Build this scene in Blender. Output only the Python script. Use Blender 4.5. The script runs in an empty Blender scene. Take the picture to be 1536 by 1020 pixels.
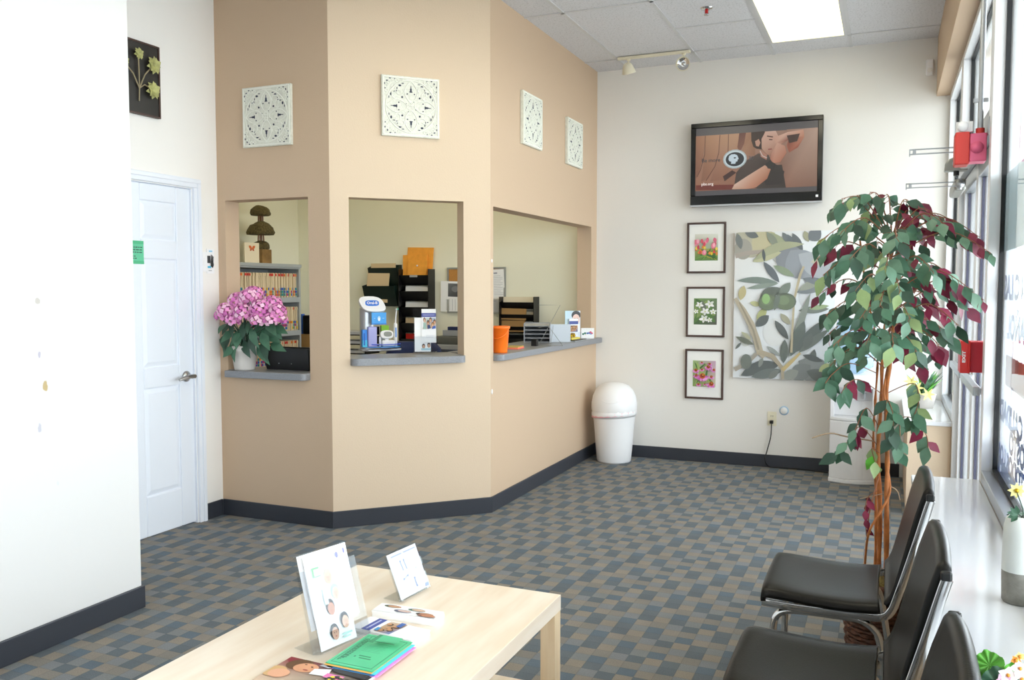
import bpy, math, random
from mathutils import Vector, Matrix, noise
random.seed(7)
PI = math.pi
C = bpy.context.scene.collection
SC = bpy.context.scene

# ------------------------------------------------------------------ camera
FPX = 1309.65
H = 1.43
YAW, PITCH = 0.40592, 0.058543
fwd = Vector((-math.sin(YAW)*math.cos(PITCH), math.cos(YAW)*math.cos(PITCH), -math.sin(PITCH)))
rgt = Vector((math.cos(YAW), math.sin(YAW), 0))
upv = rgt.cross(fwd)
EYE = Vector((0, 0, H))
cam = bpy.data.cameras.new('camera')
cam.sensor_width = 36.0
cam.lens = FPX/1536*36.0
cam.clip_start = 0.05
cam.clip_end = 200
camo = bpy.data.objects.new('camera', cam)
C.objects.link(camo)
camo.matrix_world = Matrix((( rgt.x, upv.x, -fwd.x, 0), (rgt.y, upv.y, -fwd.y, 0), (rgt.z, upv.z, -fwd.z, H), (0, 0, 0, 1)))
SC.camera = camo

def ray(px, py):
    return rgt*((px-768)/FPX) - upv*((py-510)/FPX) + fwd
def atx(px, py, X):
    d = ray(px, py); return EYE + d*(X/d.x)
def aty(px, py, Y):
    d = ray(px, py); return EYE + d*(Y/d.y)
def atz(px, py, Z):
    d = ray(px, py); return EYE + d*((Z-H)/d.z)

# ------------------------------------------------------------------ materials
def lin(c):
    return c/12.92 if c <= 0.04045 else ((c+0.055)/1.055)**2.4
def hx(s, a=1.0):
    return (lin(int(s[0:2], 16)/255), lin(int(s[2:4], 16)/255), lin(int(s[4:6], 16)/255), a)

MATS = {}
def mat(name, col='cccccc', rough=0.6, metal=0.0, spec=0.5, bump=0, bscale=60, var=0, vscale=8, coat=0, emit=None, estr=0, aniso=None, trans=0):
    if name in MATS: return MATS[name]
    m = bpy.data.materials.new(name); m.use_nodes = True
    nt = m.node_tree; b = nt.nodes['Principled BSDF']
    c = hx(col) if isinstance(col, str) else col
    b.inputs['Base Color'].default_value = c
    b.inputs['Roughness'].default_value = rough
    b.inputs['Metallic'].default_value = metal
    b.inputs['Specular IOR Level'].default_value = spec
    if coat: b.inputs['Coat Weight'].default_value = coat
    if trans: b.inputs['Transmission Weight'].default_value = trans
    if emit:
        b.inputs['Emission Color'].default_value = hx(emit); b.inputs['Emission Strength'].default_value = estr
    tc = None
    if bump or var:
        tc = nt.nodes.new('ShaderNodeTexCoord')
    if bump:
        n = nt.nodes.new('ShaderNodeTexNoise'); n.inputs['Scale'].default_value = bscale; n.inputs['Detail'].default_value = 3
        nt.links.new(tc.outputs['Object'], n.inputs['Vector'])
        bp = nt.nodes.new('ShaderNodeBump'); bp.inputs['Strength'].default_value = bump; bp.inputs['Distance'].default_value = 0.01
        nt.links.new(n.outputs['Fac'], bp.inputs['Height']); nt.links.new(bp.outputs['Normal'], b.inputs['Normal'])
    if var:
        n = nt.nodes.new('ShaderNodeTexNoise'); n.inputs['Scale'].default_value = vscale; n.inputs['Detail'].default_value = 4
        nt.links.new(tc.outputs['Object'], n.inputs['Vector'])
        r = nt.nodes.new('ShaderNodeMapRange'); r.inputs['From Min'].default_value = 0.3; r.inputs['From Max'].default_value = 0.7
        r.inputs['To Min'].default_value = 1-var; r.inputs['To Max'].default_value = 1+var
        nt.links.new(n.outputs['Fac'], r.inputs['Value'])
        mx = nt.nodes.new('ShaderNodeVectorMath'); mx.operation = 'SCALE'; mx.inputs[0].default_value = c[:3]
        nt.links.new(r.outputs['Result'], mx.inputs['Scale']); nt.links.new(mx.outputs['Vector'], b.inputs['Base Color'])
    MATS[name] = m
    return m

def print_mat(name, rough=0.5, emit=0.0, coat=0):
    m = bpy.data.materials.new(name); m.use_nodes = True
    nt = m.node_tree; b = nt.nodes['Principled BSDF']
    a = nt.nodes.new('ShaderNodeVertexColor'); a.layer_name = 'Col'
    if emit:
        b.inputs['Base Color'].default_value = (0.01, 0.01, 0.01, 1)
        nt.links.new(a.outputs['Color'], b.inputs['Emission Color']); b.inputs['Emission Strength'].default_value = emit
    else:
        nt.links.new(a.outputs['Color'], b.inputs['Base Color'])
    b.inputs['Roughness'].default_value = rough
    if coat: b.inputs['Coat Weight'].default_value = coat
    MATS[name] = m
    return m

def glass_mat(name, ior=1.45, tint=(0.97, 0.985, 0.98, 1)):
    m = bpy.data.materials.new(name); m.use_nodes = True
    nt = m.node_tree; nt.nodes.clear()
    o = nt.nodes.new('ShaderNodeOutputMaterial')
    t = nt.nodes.new('ShaderNodeBsdfTransparent'); t.inputs['Color'].default_value = tint
    g = nt.nodes.new('ShaderNodeBsdfGlossy'); g.inputs['Roughness'].default_value = 0.0
    g.inputs['Color'].default_value = (0.95, 0.97, 0.97, 1)
    geo = nt.nodes.new('ShaderNodeNewGeometry')
    mr = nt.nodes.new('ShaderNodeMapRange'); mr.inputs['To Min'].default_value = ior; mr.inputs['To Max'].default_value = 1/ior
    nt.links.new(geo.outputs['Backfacing'], mr.inputs['Value'])
    f = nt.nodes.new('ShaderNodeFresnel'); nt.links.new(mr.outputs['Result'], f.inputs['IOR'])
    mx = nt.nodes.new('ShaderNodeMixShader')
    nt.links.new(f.outputs['Fac'], mx.inputs['Fac']); nt.links.new(t.outputs[0], mx.inputs[1]); nt.links.new(g.outputs[0], mx.inputs[2])
    nt.links.new(mx.outputs[0], o.inputs['Surface'])
    MATS[name] = m
    return m

def tint_mat(name, col, mixf=0.5, rough=0.1):
    """translucent coloured film or plastic: part transparent, part diffuse/glossy"""
    m = bpy.data.materials.new(name); m.use_nodes = True
    nt = m.node_tree; b = nt.nodes['Principled BSDF']
    b.inputs['Base Color'].default_value = hx(col); b.inputs['Roughness'].default_value = rough
    t = nt.nodes.new('ShaderNodeBsdfTransparent')
    mx = nt.nodes.new('ShaderNodeMixShader'); mx.inputs['Fac'].default_value = mixf
    o = nt.nodes['Material Output']
    nt.links.new(t.outputs[0], mx.inputs[1]); nt.links.new(b.outputs[0], mx.inputs[2]); nt.links.new(mx.outputs[0], o.inputs['Surface'])
    MATS[name] = m
    return m

# wall paints
mat('paint_white', 'efece8', 0.75, bump=0.06, bscale=90, spec=0.3)
mat('paint_back', 'e8e5e0', 0.75, bump=0.06, bscale=90, spec=0.3)
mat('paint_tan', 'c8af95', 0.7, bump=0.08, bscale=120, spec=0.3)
mat('paint_tan_light', 'd5c0a7', 0.7, bump=0.08, bscale=120, spec=0.3)  # tan paint with the center wall's window light put into its colour
mat('paint_office', 'ecead6', 0.8, bump=0.05, bscale=90, spec=0.3)
mat('door_paint', 'e6ebf4', 0.35, bump=0.02, bscale=60)
mat('trim_paint', 'e8ecf4', 0.35)
mat('cove_base', '34373f', 0.4, bump=0.03)
mat('grid_white', 'c9c9cb', 0.5)
mat('counter_gray', '85878c', 0.35, var=0.16, vscale=180)
mat('ledge_white', 'e9ecf2', 0.12, coat=0.3)
mat('alu', 'b4b8bd', 0.35, 0.8)
mat('alu_white', 'e9ebef', 0.35, 0.15)
mat('alu_dark', '4a4a60', 0.5)
mat('gasket', '15161a', 0.6)
mat('chrome', 'd6d8da', 0.09, 1.0)
mat('brushed_steel', 'b2b2b0', 0.28, 1.0)
mat('vinyl_black', '100f0e', 0.30, bump=0.06, bscale=260, spec=0.2)
mat('plastic_black', '0c0c0e', 0.35)
mat('plastic_white', 'f0f0f2', 0.3)
mat('plastic_gloss_black', '070708', 0.12)
mat('red_plastic', 'd8201c', 0.4)
mat('red_box', 'd03b33', 0.5, bump=0.05)
mat('pink_box', 'ec6c92', 0.5)
mat('paper', 'f4f4f4', 0.6)
mat('paper_cream', 'e9ddc2', 0.7)
mat('manila', 'd9c19a', 0.7)
mat('kraft', 'a98350', 0.8)
mat('orange_env', 'eda23a', 0.7, var=0.08, vscale=20)
mat('cork', 'b98343', 0.9, bump=0.3, bscale=200, var=0.12, vscale=120)
mat('orange_plastic', 'ff7a1c', 0.35)
mat('wood_frame', '4a3630', 0.4)
mat('terracotta_white', 'd5cfc9', 0.8, bump=0.2, bscale=40, var=0.05)
mat('leaf_green', '456e55', 0.5, var=0.25, vscale=14)
mat('leaf_mid', '62866e', 0.5, var=0.2, vscale=14)
mat('leaf_pale', '8aa06a', 0.5, var=0.2, vscale=14)
mat('leaf_dark', '33503f', 0.5, var=0.25, vscale=14)
mat('leaf_burgundy', '7a1838', 0.5, var=0.3, vscale=18)
mat('leaf_bright', '5fae3c', 0.45, var=0.15, vscale=20)
mat('bark', 'b06a34', 0.7, bump=0.6, bscale=30, var=0.3, vscale=25)
mat('twig', '8a5a40', 0.8)
mat('twig_dry', 'a18a70', 0.8)
mat('wicker', '55301c', 0.6, bump=0.7, bscale=60, var=0.35, vscale=50)
mat('moss', '7a6a3a', 0.9, bump=1.0, bscale=80, var=0.5, vscale=50)
mat('topiary', '5d5230', 0.95, bump=1.0, bscale=120, var=0.45, vscale=60)
mat('yellow', 'f2e06a', 0.6)
mat('gold', 'b79a2c', 0.3, 0.9)
mat('blue', '2f67c8', 0.45)
mat('blue_bright', '2e8ae6', 0.35)
mat('navy', '1d2a52', 0.7)
mat('green_tag', '8fc83a', 0.6)
mat('teal_green', '4ccf9c', 0.7)
mat('cyan_paper', '59dbe6', 0.7)
mat('pink_paper', 'f29be0', 0.7)
mat('orange_paper', 'f0b25c', 0.7)
mat('dark_green_plastic', '12241f', 0.3)
mat('gray_plastic', '9fa1a5', 0.45)
mat('gray_cabinet', 'a9aeaf', 0.5)
mat('cooler_white', 'e8e8ea', 0.35)
mat('silver_plastic', 'b7babf', 0.3, 0.5)
mat('cream_plastic', 'e7e0c8', 0.4)
mat('ceramic_white', 'e2e6e2', 0.35, bump=0.05, bscale=30, var=0.05)
mat('ceramic_gray', '8b8880', 0.6, bump=0.3, bscale=60, var=0.15, vscale=40)
mat('petal_white', 'fff4f4', 0.6)
mat('petal_pink', 'e58fc8', 0.6, var=0.25, vscale=30)
mat('petal_rose', 'cf6cb4', 0.6, var=0.25, vscale=30)
mat('petal_light', 'f4c3dd', 0.6)
mat('petal_orange', 'f0a040', 0.6)
mat('petal_yellow', 'f5eb9a', 0.6)
mat('concrete', 'c9c7c2', 0.9, var=0.06, vscale=2)
mat('acrylic', (1, 1, 1, 1), 0.02)
glass_mat('glass', 1.22)
glass_mat('acrylic_clear', 1.3, (0.93, 0.94, 0.95, 1))
tint_mat('film_blue', 'a6d6f0', 0.93, 0.4)
tint_mat('blue_clear', '3f9df2', 0.75, 0.08)
tint_mat('lilac_clear', 'b9b8f4', 0.7, 0.08)
tint_mat('bottle_blue', 'a9d2f2', 0.5, 0.05)
print_mat('print', 0.45)
print_mat('canvas_print', 0.75)
print_mat('screen', 0.2, emit=0.62)

# table wood: pale birch with soft grain
def wood(name, a, b_, sc=(1.2, 14, 14), rough=0.3):
    m = bpy.data.materials.new(name); m.use_nodes = True
    nt = m.node_tree; b = nt.nodes['Principled BSDF']
    tc = nt.nodes.new('ShaderNodeTexCoord'); mp = nt.nodes.new('ShaderNodeMapping'); mp.inputs['Scale'].default_value = sc
    n = nt.nodes.new('ShaderNodeTexNoise'); n.inputs['Scale'].default_value = 2.2; n.inputs['Detail'].default_value = 5
    r = nt.nodes.new('ShaderNodeValToRGB')
    r.color_ramp.elements[0].position = 0.35; r.color_ramp.elements[0].color = hx(a)
    r.color_ramp.elements[1].position = 0.65; r.color_ramp.elements[1].color = hx(b_)
    nt.links.new(tc.outputs['Object'], mp.inputs['Vector']); nt.links.new(mp.outputs[0], n.inputs['Vector'])
    nt.links.new(n.outputs['Fac'], r.inputs['Fac']); nt.links.new(r.outputs['Color'], b.inputs['Base Color'])
    b.inputs['Roughness'].default_value = rough
    MATS[name] = m
wood('birch', 'ebdac5', 'f4e8d8', (9, 1.2, 9))
wood('birch_leg', 'e2c49c', 'f0dab8', (12, 12, 1.0), 0.4)

def carpet():
    m = bpy.data.materials.new('carpet'); m.use_nodes = True
    nt = m.node_tree; b = nt.nodes['Principled BSDF']; L = nt.links
    geo = nt.nodes.new('ShaderNodeNewGeometry')
    sep = nt.nodes.new('ShaderNodeSeparateXYZ'); L.new(geo.outputs['Position'], sep.inputs[0])
    def M(op, a, b2=None, c=None):
        n = nt.nodes.new('ShaderNodeMath'); n.operation = op
        for i, v in enumerate((a, b2, c)):
            if v is None: continue
            if isinstance(v, (int, float)): n.inputs[i].default_value = v
            else: L.new(v, n.inputs[i])
        return n.outputs[0]
    cell = 0.0675; celly = 0.062
    fx = M('DIVIDE', M('ADD', sep.outputs['X'], 20), cell); fy = M('DIVIDE', M('ADD', sep.outputs['Y'], 20), celly)
    i = M('FLOOR', fx); j = M('FLOOR', fy)
    off = M('ADD', M('MULTIPLY', j, 2), M('FLOOR', M('DIVIDE', j, 3)))
    idx = M('DIVIDE', M('ADD', M('FLOORED_MODULO', M('ADD', i, off), 8), 0.5), 8)
    r = nt.nodes.new('ShaderNodeValToRGB'); r.color_ramp.interpolation = 'CONSTANT'
    cols = ['88827a', '827e78', '7d8083', '626a71', '8b847a', '656c73', '7d8081', '616d79']
    els = r.color_ramp.elements
    els[0].position = 0; els[0].color = hx(cols[0]); els[1].position = 1/8; els[1].color = hx(cols[1])
    for k in range(2, 8):
        e = els.new(k/8); e.color = hx(cols[k])
    L.new(idx, r.inputs['Fac'])
    nz = nt.nodes.new('ShaderNodeTexNoise'); nz.inputs['Scale'].default_value = 260; nz.inputs['Detail'].default_value = 2
    L.new(geo.outputs['Position'], nz.inputs['Vector'])
    n2 = nt.nodes.new('ShaderNodeTexNoise'); n2.inputs['Scale'].default_value = 7
    L.new(geo.outputs['Position'], n2.inputs['Vector'])
    # thin darker seam around each block
    ex = M('ABSOLUTE', M('SUBTRACT', M('FRACT', fx), 0.5)); ey = M('ABSOLUTE', M('SUBTRACT', M('FRACT', fy), 0.5))
    seam = M('GREATER_THAN', M('MAXIMUM', ex, ey), 0.47)
    k = M('MULTIPLY', M('ADD', 0.62, M('MULTIPLY', nz.outputs['Fac'], 0.76)), M('SUBTRACT', 1.0, M('MULTIPLY', seam, 0.14)))
    k = M('MULTIPLY', k, M('ADD', 0.85, M('MULTIPLY', n2.outputs['Fac'], 0.3)))
    vm = nt.nodes.new('ShaderNodeVectorMath'); vm.operation = 'SCALE'
    L.new(r.outputs['Color'], vm.inputs[0]); L.new(k, vm.inputs['Scale']); L.new(vm.outputs[0], b.inputs['Base Color'])
    bp = nt.nodes.new('ShaderNodeBump'); bp.inputs['Strength'].default_value = 0.5; bp.inputs['Distance'].default_value = 0.004
    L.new(nz.outputs['Fac'], bp.inputs['Height']); L.new(bp.outputs['Normal'], b.inputs['Normal'])
    b.inputs['Roughness'].default_value = 0.95; b.inputs['Specular IOR Level'].default_value = 0.15
    MATS['carpet'] = m
carpet()

def ceiling_tile():
    m = bpy.data.materials.new('ceiling_tile'); m.use_nodes = True
    nt = m.node_tree; b = nt.nodes['Principled BSDF']; L = nt.links
    geo = nt.nodes.new('ShaderNodeNewGeometry')
    n = nt.nodes.new('ShaderNodeTexNoise'); n.inputs['Scale'].default_value = 90; n.inputs['Detail'].default_value = 4
    L.new(geo.outputs['Position'], n.inputs['Vector'])
    r = nt.nodes.new('ShaderNodeValToRGB'); r.color_ramp.elements[0].position = 0.36; r.color_ramp.elements[0].color = hx('bdbdc0')
    r.color_ramp.elements[1].position = 0.46; r.color_ramp.elements[1].color = hx('d4d4d8')
    L.new(n.outputs['Fac'], r.inputs['Fac']); L.new(r.outputs['Color'], b.inputs['Base Color'])
    b.inputs['Roughness'].default_value = 0.95
    MATS['ceiling_tile'] = m
ceiling_tile()

def scuffed_wall():
    """white wall paint with a few chipped and marked spots, as on the near left wall"""
    m = bpy.data.materials.new('paint_scuffed'); m.use_nodes = True
    nt = m.node_tree; b = nt.nodes['Principled BSDF']; L = nt.links
    b.inputs['Roughness'].default_value = 0.75
    geo = nt.nodes.new('ShaderNodeNewGeometry')
    nz = nt.nodes.new('ShaderNodeTexNoise'); nz.inputs['Scale'].default_value = 40
    L.new(geo.outputs['Position'], nz.inputs['Vector'])
    spots = [((56, 452), .012, 'c0bbb6', 0.012), ((59, 533), .008, 'b4b0be', 0.012), ((68, 578), .013, 'bba67a', 0.022), ((60, 596), .008, 'd8d6da', 0.01),
             ((60, 642), .009, 'bcbcc6', 0.018), ((87, 725), .006, 'd6d8de', .01), ((165, 632), .02, 'e2e2e4', .01), ((192, 585), .018, 'e4e3e0', .01)]
    prev = None
    col = hx('dddcdb')
    for (px, py), rad, c, hgt in spots:
        p = atx(px, py, -3.05)
        v = nt.nodes.new('ShaderNodeVectorMath'); v.operation = 'SUBTRACT'; v.inputs[1].default_value = p
        L.new(geo.outputs['Position'], v.inputs[0])
        s = nt.nodes.new('ShaderNodeVectorMath'); s.operation = 'MULTIPLY'; s.inputs[1].default_value = (0, 1/rad, 1/(hgt*1.2))
        L.new(v.outputs[0], s.inputs[0])
        ln = nt.nodes.new('ShaderNodeVectorMath'); ln.operation = 'LENGTH'; L.new(s.outputs[0], ln.inputs[0])
        ad = nt.nodes.new('ShaderNodeMath'); ad.operation = 'MULTIPLY_ADD'; ad.inputs[1].default_value = 1.6; L.new(nz.outputs['Fac'], ad.inputs[0]); L.new(ln.outputs['Value'], ad.inputs[2])
        mr = nt.nodes.new('ShaderNodeMapRange'); mr.inputs['From Min'].default_value = 1.5; mr.inputs['From Max'].default_value = 1.75
        mr.inputs['To Min'].default_value = 1; mr.inputs['To Max'].default_value = 0
        L.new(ad.outputs[0], mr.inputs['Value'])
        mx = nt.nodes.new('ShaderNodeMix'); mx.data_type = 'RGBA'
        L.new(mr.outputs['Result'], mx.inputs[0])
        if prev: L.new(prev, mx.inputs[6])
        else: mx.inputs[6].default_value = col
        mx.inputs[7].default_value = hx(c); prev = mx.outputs[2]
    L.new(prev, b.inputs['Base Color'])
    MATS['paint_scuffed'] = m
scuffed_wall()

# ------------------------------------------------------------------ mesh builder
class MB:
    def __init__(self):
        self.v = []; self.f = []; self.m = []; self.s = []; self.c = {}; self.names = []
    def mi(self, name):
        if name not in self.names: self.names.append(name)
        return self.names.index(name)
    def face(self, pts, mt, smooth=False, col=None):
        b = len(self.v); self.v += [tuple(p) for p in pts]
        self.f.append(list(range(b, b+len(pts)))); self.m.append(self.mi(mt)); self.s.append(smooth)
        if col: self.c[len(self.f)-1] = col
    def grid(self, rows, mt, smooth=True, closed_u=False, closed_v=False, col=None):
        b = len(self.v); nr = len(rows); nc = len(rows[0])
        for r in rows: self.v += [tuple(p) for p in r]
        k = self.mi(mt)
        for i in range(nr if closed_v else nr-1):
            for j in range(nc if closed_u else nc-1):
                i2 = (i+1) % nr; j2 = (j+1) % nc
                self.f.append([b+i*nc+j, b+i*nc+j2, b+i2*nc+j2, b+i2*nc+j]); self.m.append(k); self.s.append(smooth)
                if col: self.c[len(self.f)-1] = col
    def prism(self, poly, z0, z1, mt, side=None):
        """vertical prism over a 2-D polygon (counter-clockwise)"""
        n = len(poly); b = len(self.v)
        self.v += [(p[0], p[1], z0) for p in poly] + [(p[0], p[1], z1) for p in poly]
        k = self.mi(mt); ks = self.mi(side or mt)
        self.f.append([b+i for i in range(n)][::-1]); self.m.append(k); self.s.append(False)
        self.f.append([b+n+i for i in range(n)]); self.m.append(k); self.s.append(False)
        for i in range(n):
            j = (i+1) % n
            self.f.append([b+i, b+j, b+n+j, b+n+i]); self.m.append(ks); self.s.append(False)
    def extrude(self, poly3, vec, mt, smooth_side=False):
        n = len(poly3); b = len(self.v); vec = Vector(vec)
        self.v += [tuple(p) for p in poly3] + [tuple(Vector(p)+vec) for p in poly3]
        k = self.mi(mt)
        self.f.append([b+i for i in range(n)][::-1]); self.m.append(k); self.s.append(False)
        self.f.append([b+n+i for i in range(n)]); self.m.append(k); self.s.append(False)
        for i in range(n):
            j = (i+1) % n
            self.f.append([b+i, b+j, b+n+j, b+n+i]); self.m.append(k); self.s.append(smooth_side)
    def box(self, x0, x1, y0, y1, z0, z1, mt):
        self.prism([(x0, y0), (x1, y0), (x1, y1), (x0, y1)], z0, z1, mt)
    def tube(self, pts, r, mt, n=10, cap=True):
        pts = [Vector(p) for p in pts]; m = len(pts)
        rs = r if isinstance(r, (list, tuple)) else [r]*m
        tans = []
        for i in range(m):
            a = pts[max(0, i-1)]; b = pts[min(m-1, i+1)]; t = (b-a)
            tans.append(t.normalized() if t.length > 1e-9 else Vector((0, 0, 1)))
        t0 = tans[0]; ref = Vector((0, 0, 1)) if abs(t0.z) < 0.9 else Vector((1, 0, 0))
        nrm = t0.cross(ref).normalized(); rows = []
        for i in range(m):
            t = tans[i]; nrm = (nrm - t*nrm.dot(t)).normalized(); bn = t.cross(nrm)
            rows.append([pts[i]+(nrm*math.cos(2*PI*k/n)+bn*math.sin(2*PI*k/n))*rs[i] for k in range(n)])
        self.grid(rows, mt, True, closed_u=True)
        if cap:
            self.face(rows[0][::-1], mt); self.face(rows[-1], mt)
    def cyl(self, p0, p1, r, mt, n=16, r2=None):
        self.tube([p0, p1], [r, r if r2 is None else r2], mt, n)
    def lathe(self, prof, mt, c=(0, 0, 0), n=28, sx=1, sy=1, capb=True, capt=True, a0=0):
        rows = []
        for (r, z) in prof:
            rows.append([(c[0]+sx*r*math.cos(a0+2*PI*k/n), c[1]+sy*r*math.sin(a0+2*PI*k/n), c[2]+z) for k in range(n)])
        self.grid(rows, mt, True, closed_u=True)
        if capb: self.face(rows[0][::-1], mt)
        if capt: self.face(rows[-1], mt)
    def ball(self, c, r, mt, n=14, m=9, sx=1, sy=1, sz=1, wob=0):
        rows = []
        for i in range(m+1):
            th = PI*i/m
            row = []
            for k in range(n):
                ph = 2*PI*k/n
                d = Vector((math.sin(th)*math.cos(ph), math.sin(th)*math.sin(ph), -math.cos(th)))
                rr = r*(1+wob*noise.noise(d*2.5+Vector(c)*9)) if wob else r
                row.append((c[0]+sx*rr*d.x, c[1]+sy*rr*d.y, c[2]+sz*rr*d.z))
            rows.append(row)
        self.grid(rows, mt, True, closed_u=True)
    def leaf(self, base, d, nrm, L, W, mt, bend=0.25, fold=0.15, nseg=5):
        """a pointed leaf blade: starts at base, grows along d, faces nrm, droops by bend"""
        d = Vector(d).normalized(); nrm = Vector(nrm); nrm = (nrm-d*nrm.dot(d))
        nrm = nrm.normalized() if nrm.length > 1e-6 else d.orthogonal().normalized()
        s = d.cross(nrm)
        prof = [0.0, 0.62, 1.0, 0.82, 0.42, 0.0] if nseg == 5 else [0.0, 1.0, 0.75, 0.0]
        rows = []
        k = len(prof)-1
        for i, w in enumerate(prof):
            t = i/k
            c = Vector(base)+d*(L*t)-nrm*(bend*L*t*t)
            hw = W/2*w
            rows.append([c-s*hw+nrm*(fold*hw), c, c+s*hw+nrm*(fold*hw)])
        self.grid(rows, mt, True)
    def build(self, name, parent=None, bevel=0, segs=2, thick=0, kind=None, weld=False):
        me = bpy.data.meshes.new(name)
        me.from_pydata([tuple(x) for x in self.v], [], self.f)
        for nme in self.names: me.materials.append(MATS[nme])
        me.polygons.foreach_set('material_index', self.m); me.polygons.foreach_set('use_smooth', self.s)
        if self.c:
            at = me.color_attributes.new('Col', 'FLOAT_COLOR', 'CORNER')
            for p in me.polygons:
                cc = self.c.get(p.index)
                if cc is None: cc = (0.8, 0.8, 0.8, 1)
                for q, li in enumerate(p.loop_indices):
                    at.data[li].color = cc[q % len(cc)] if isinstance(cc, list) else cc
        me.update()
        o = bpy.data.objects.new(name, me); C.objects.link(o)
        if parent is not None: o.parent = parent
        if bevel:
            md = o.modifiers.new('bevel', 'BEVEL'); md.width = bevel; md.segments = segs; md.limit_method = 'ANGLE'; md.angle_limit = 0.7
        if thick:
            md = o.modifiers.new('solid', 'SOLIDIFY'); md.thickness = thick; md.offset = 0
        if kind: o['kind'] = kind
        return o

def thing(name, label, cat, loc=(0, 0, 0), rz=0, group=None, rx=0, ry=0):
    o = bpy.data.objects.new(name, None); C.objects.link(o)
    o.empty_display_size = 0.1
    o.location = loc; o.rotation_euler = (rx, ry, rz); o['label'] = label; o['category'] = cat
    if group: o['group'] = group
    return o
def tag(o, label, cat, group=None):
    o['label'] = label; o['category'] = cat
    if group: o['group'] = group
    return o
def struct(o):
    o['kind'] = 'structure'; return o
def copytree(o, parent=None):
    c = o.copy(); C.objects.link(c)
    if parent is not None: c.parent = parent
    for ch in list(o.children): copytree(ch, c)
    return c

# text laid out in the local x-z plane facing -y (or given basis), as a mesh
def text_mesh(s, size, mt, origin, ux, uz, parent, name='lettering', depth=0.0006, bold=0.0, align='CENTER', xs=1.0):
    cu = bpy.data.curves.new('t', 'FONT'); cu.body = s; cu.size = size; cu.extrude = depth/2; cu.offset = bold; cu.align_x = align; cu.align_y = 'CENTER'
    cu.resolution_u = 3
    to = bpy.data.objects.new('t', cu); C.objects.link(to)
    dg = bpy.context.evaluated_depsgraph_get()
    me = bpy.data.meshes.new_from_object(to.evaluated_get(dg))
    bpy.data.objects.remove(to); bpy.data.curves.remove(cu)
    ux = Vector(ux).normalized(); uz = Vector(uz).normalized(); un = ux.cross(uz)
    o0 = Vector(origin)
    for v in me.vertices:
        v.co = o0+ux*(v.co.x*xs)+uz*v.co.y+un*v.co.z
    me.materials.clear(); me.materials.append(MATS[mt])
    me.name = name
    o = bpy.data.objects.new(name, me); C.objects.link(o)
    if parent is not None: o.parent = parent
    return o

# flat printed picture: layered coloured shapes in the (u, v) unit square
class Art:
    def __init__(self, o, ux, uz, w, h, mt='print', eps=0.00025):
        self.b = MB(); self.o = Vector(o); self.ux = Vector(ux).normalized(); self.uz = Vector(uz).normalized()
        self.n = self.ux.cross(self.uz); self.w = w; self.h = h; self.mt = mt; self.k = 0; self.eps = eps
    def P(self, u, v):
        return self.o+self.ux*(u*self.w)+self.uz*(v*self.h)+self.n*(self.k*self.eps)
    def poly(self, pts, col):
        self.k += 1
        cc = [hx(c) for c in col] if isinstance(col, list) else hx(col)
        self.b.face([self.P(max(0, min(1, u)), max(0, min(1, v))) for u, v in pts], self.mt, col=cc)
    def rect(self, u0, u1, v0, v1, col):
        self.poly([(u0, v0), (u1, v0), (u1, v1), (u0, v1)], col)
    def ell(self, u, v, ru, rv, col, rot=0, n=18):
        c, s = math.cos(rot), math.sin(rot); asp = self.w/self.h
        pts = []
        for k in range(n):
            a = 2*PI*k/n; x = ru*math.cos(a); y = rv*math.sin(a)/asp
            pts.append((u+x*c-y*s, v+(x*s+y*c)*asp))
        self.poly(pts, col)
    def leaf(self, u0, v0, u1, v1, w, col, bow=0.0, n=8):
        """lens shape from one point to the other, w relative to its length"""
        asp = self.w/self.h
        dx, dy = u1-u0, (v1-v0)/asp; L = math.hypot(dx, dy) or 1e-6; nx, ny = -dy/L, dx/L
        up, dn = [], []
        for k in range(n+1):
            t = k/n; b_ = bow*L*math.sin(PI*t); ww = w*L*math.sin(PI*t)**0.8*0.5 if 0 < k < n else 0
            x = u0+dx*t+nx*b_; y = v0/asp+dy*t+ny*b_
            up.append((x+nx*ww, (y+ny*ww)*asp)); dn.append((x-nx*ww, (y-ny*ww)*asp))
        self.poly(up+dn[::-1][1:-1], col)
    def line(self, pts, w, col):
        asp = self.w/self.h; l, r = [], []
        ws = w if isinstance(w, (list, tuple)) else [w]*len(pts)
        for i, (u, v) in enumerate(pts):
            a = pts[max(0, i-1)]; b_ = pts[min(len(pts)-1, i+1)]
            dx, dy = b_[0]-a[0], (b_[1]-a[1])/asp; q = math.hypot(dx, dy) or 1e-6
            nx, ny = -dy/q*ws[i]/2, dx/q*ws[i]/2
            l.append((u+nx, v+ny*asp)); r.append((u-nx, v-ny*asp))
        for i in range(len(pts)-1):
            self.poly([r[i], r[i+1], l[i+1], l[i]], col)
    def build(self, name, parent):
        return self.b.build(name, parent)

mat('sign_blue', '1a66dc', 0.4)
mat('sign_pale', 'f2f6fa', 0.4)
mat('sign_purple', '3d33c9', 0.4)
mat('sign_red', 'e89a8c', 0.5)
mat('diffuser', 'f4f2e2', 0.5, emit='fff6d8', estr=5.0)
mat('diffuser_dim', 'f0ecd0', 0.5, emit='fff4c4', estr=1.35)  # same kind of panel as the rest, glow dimmed and warmed to render cream
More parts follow.
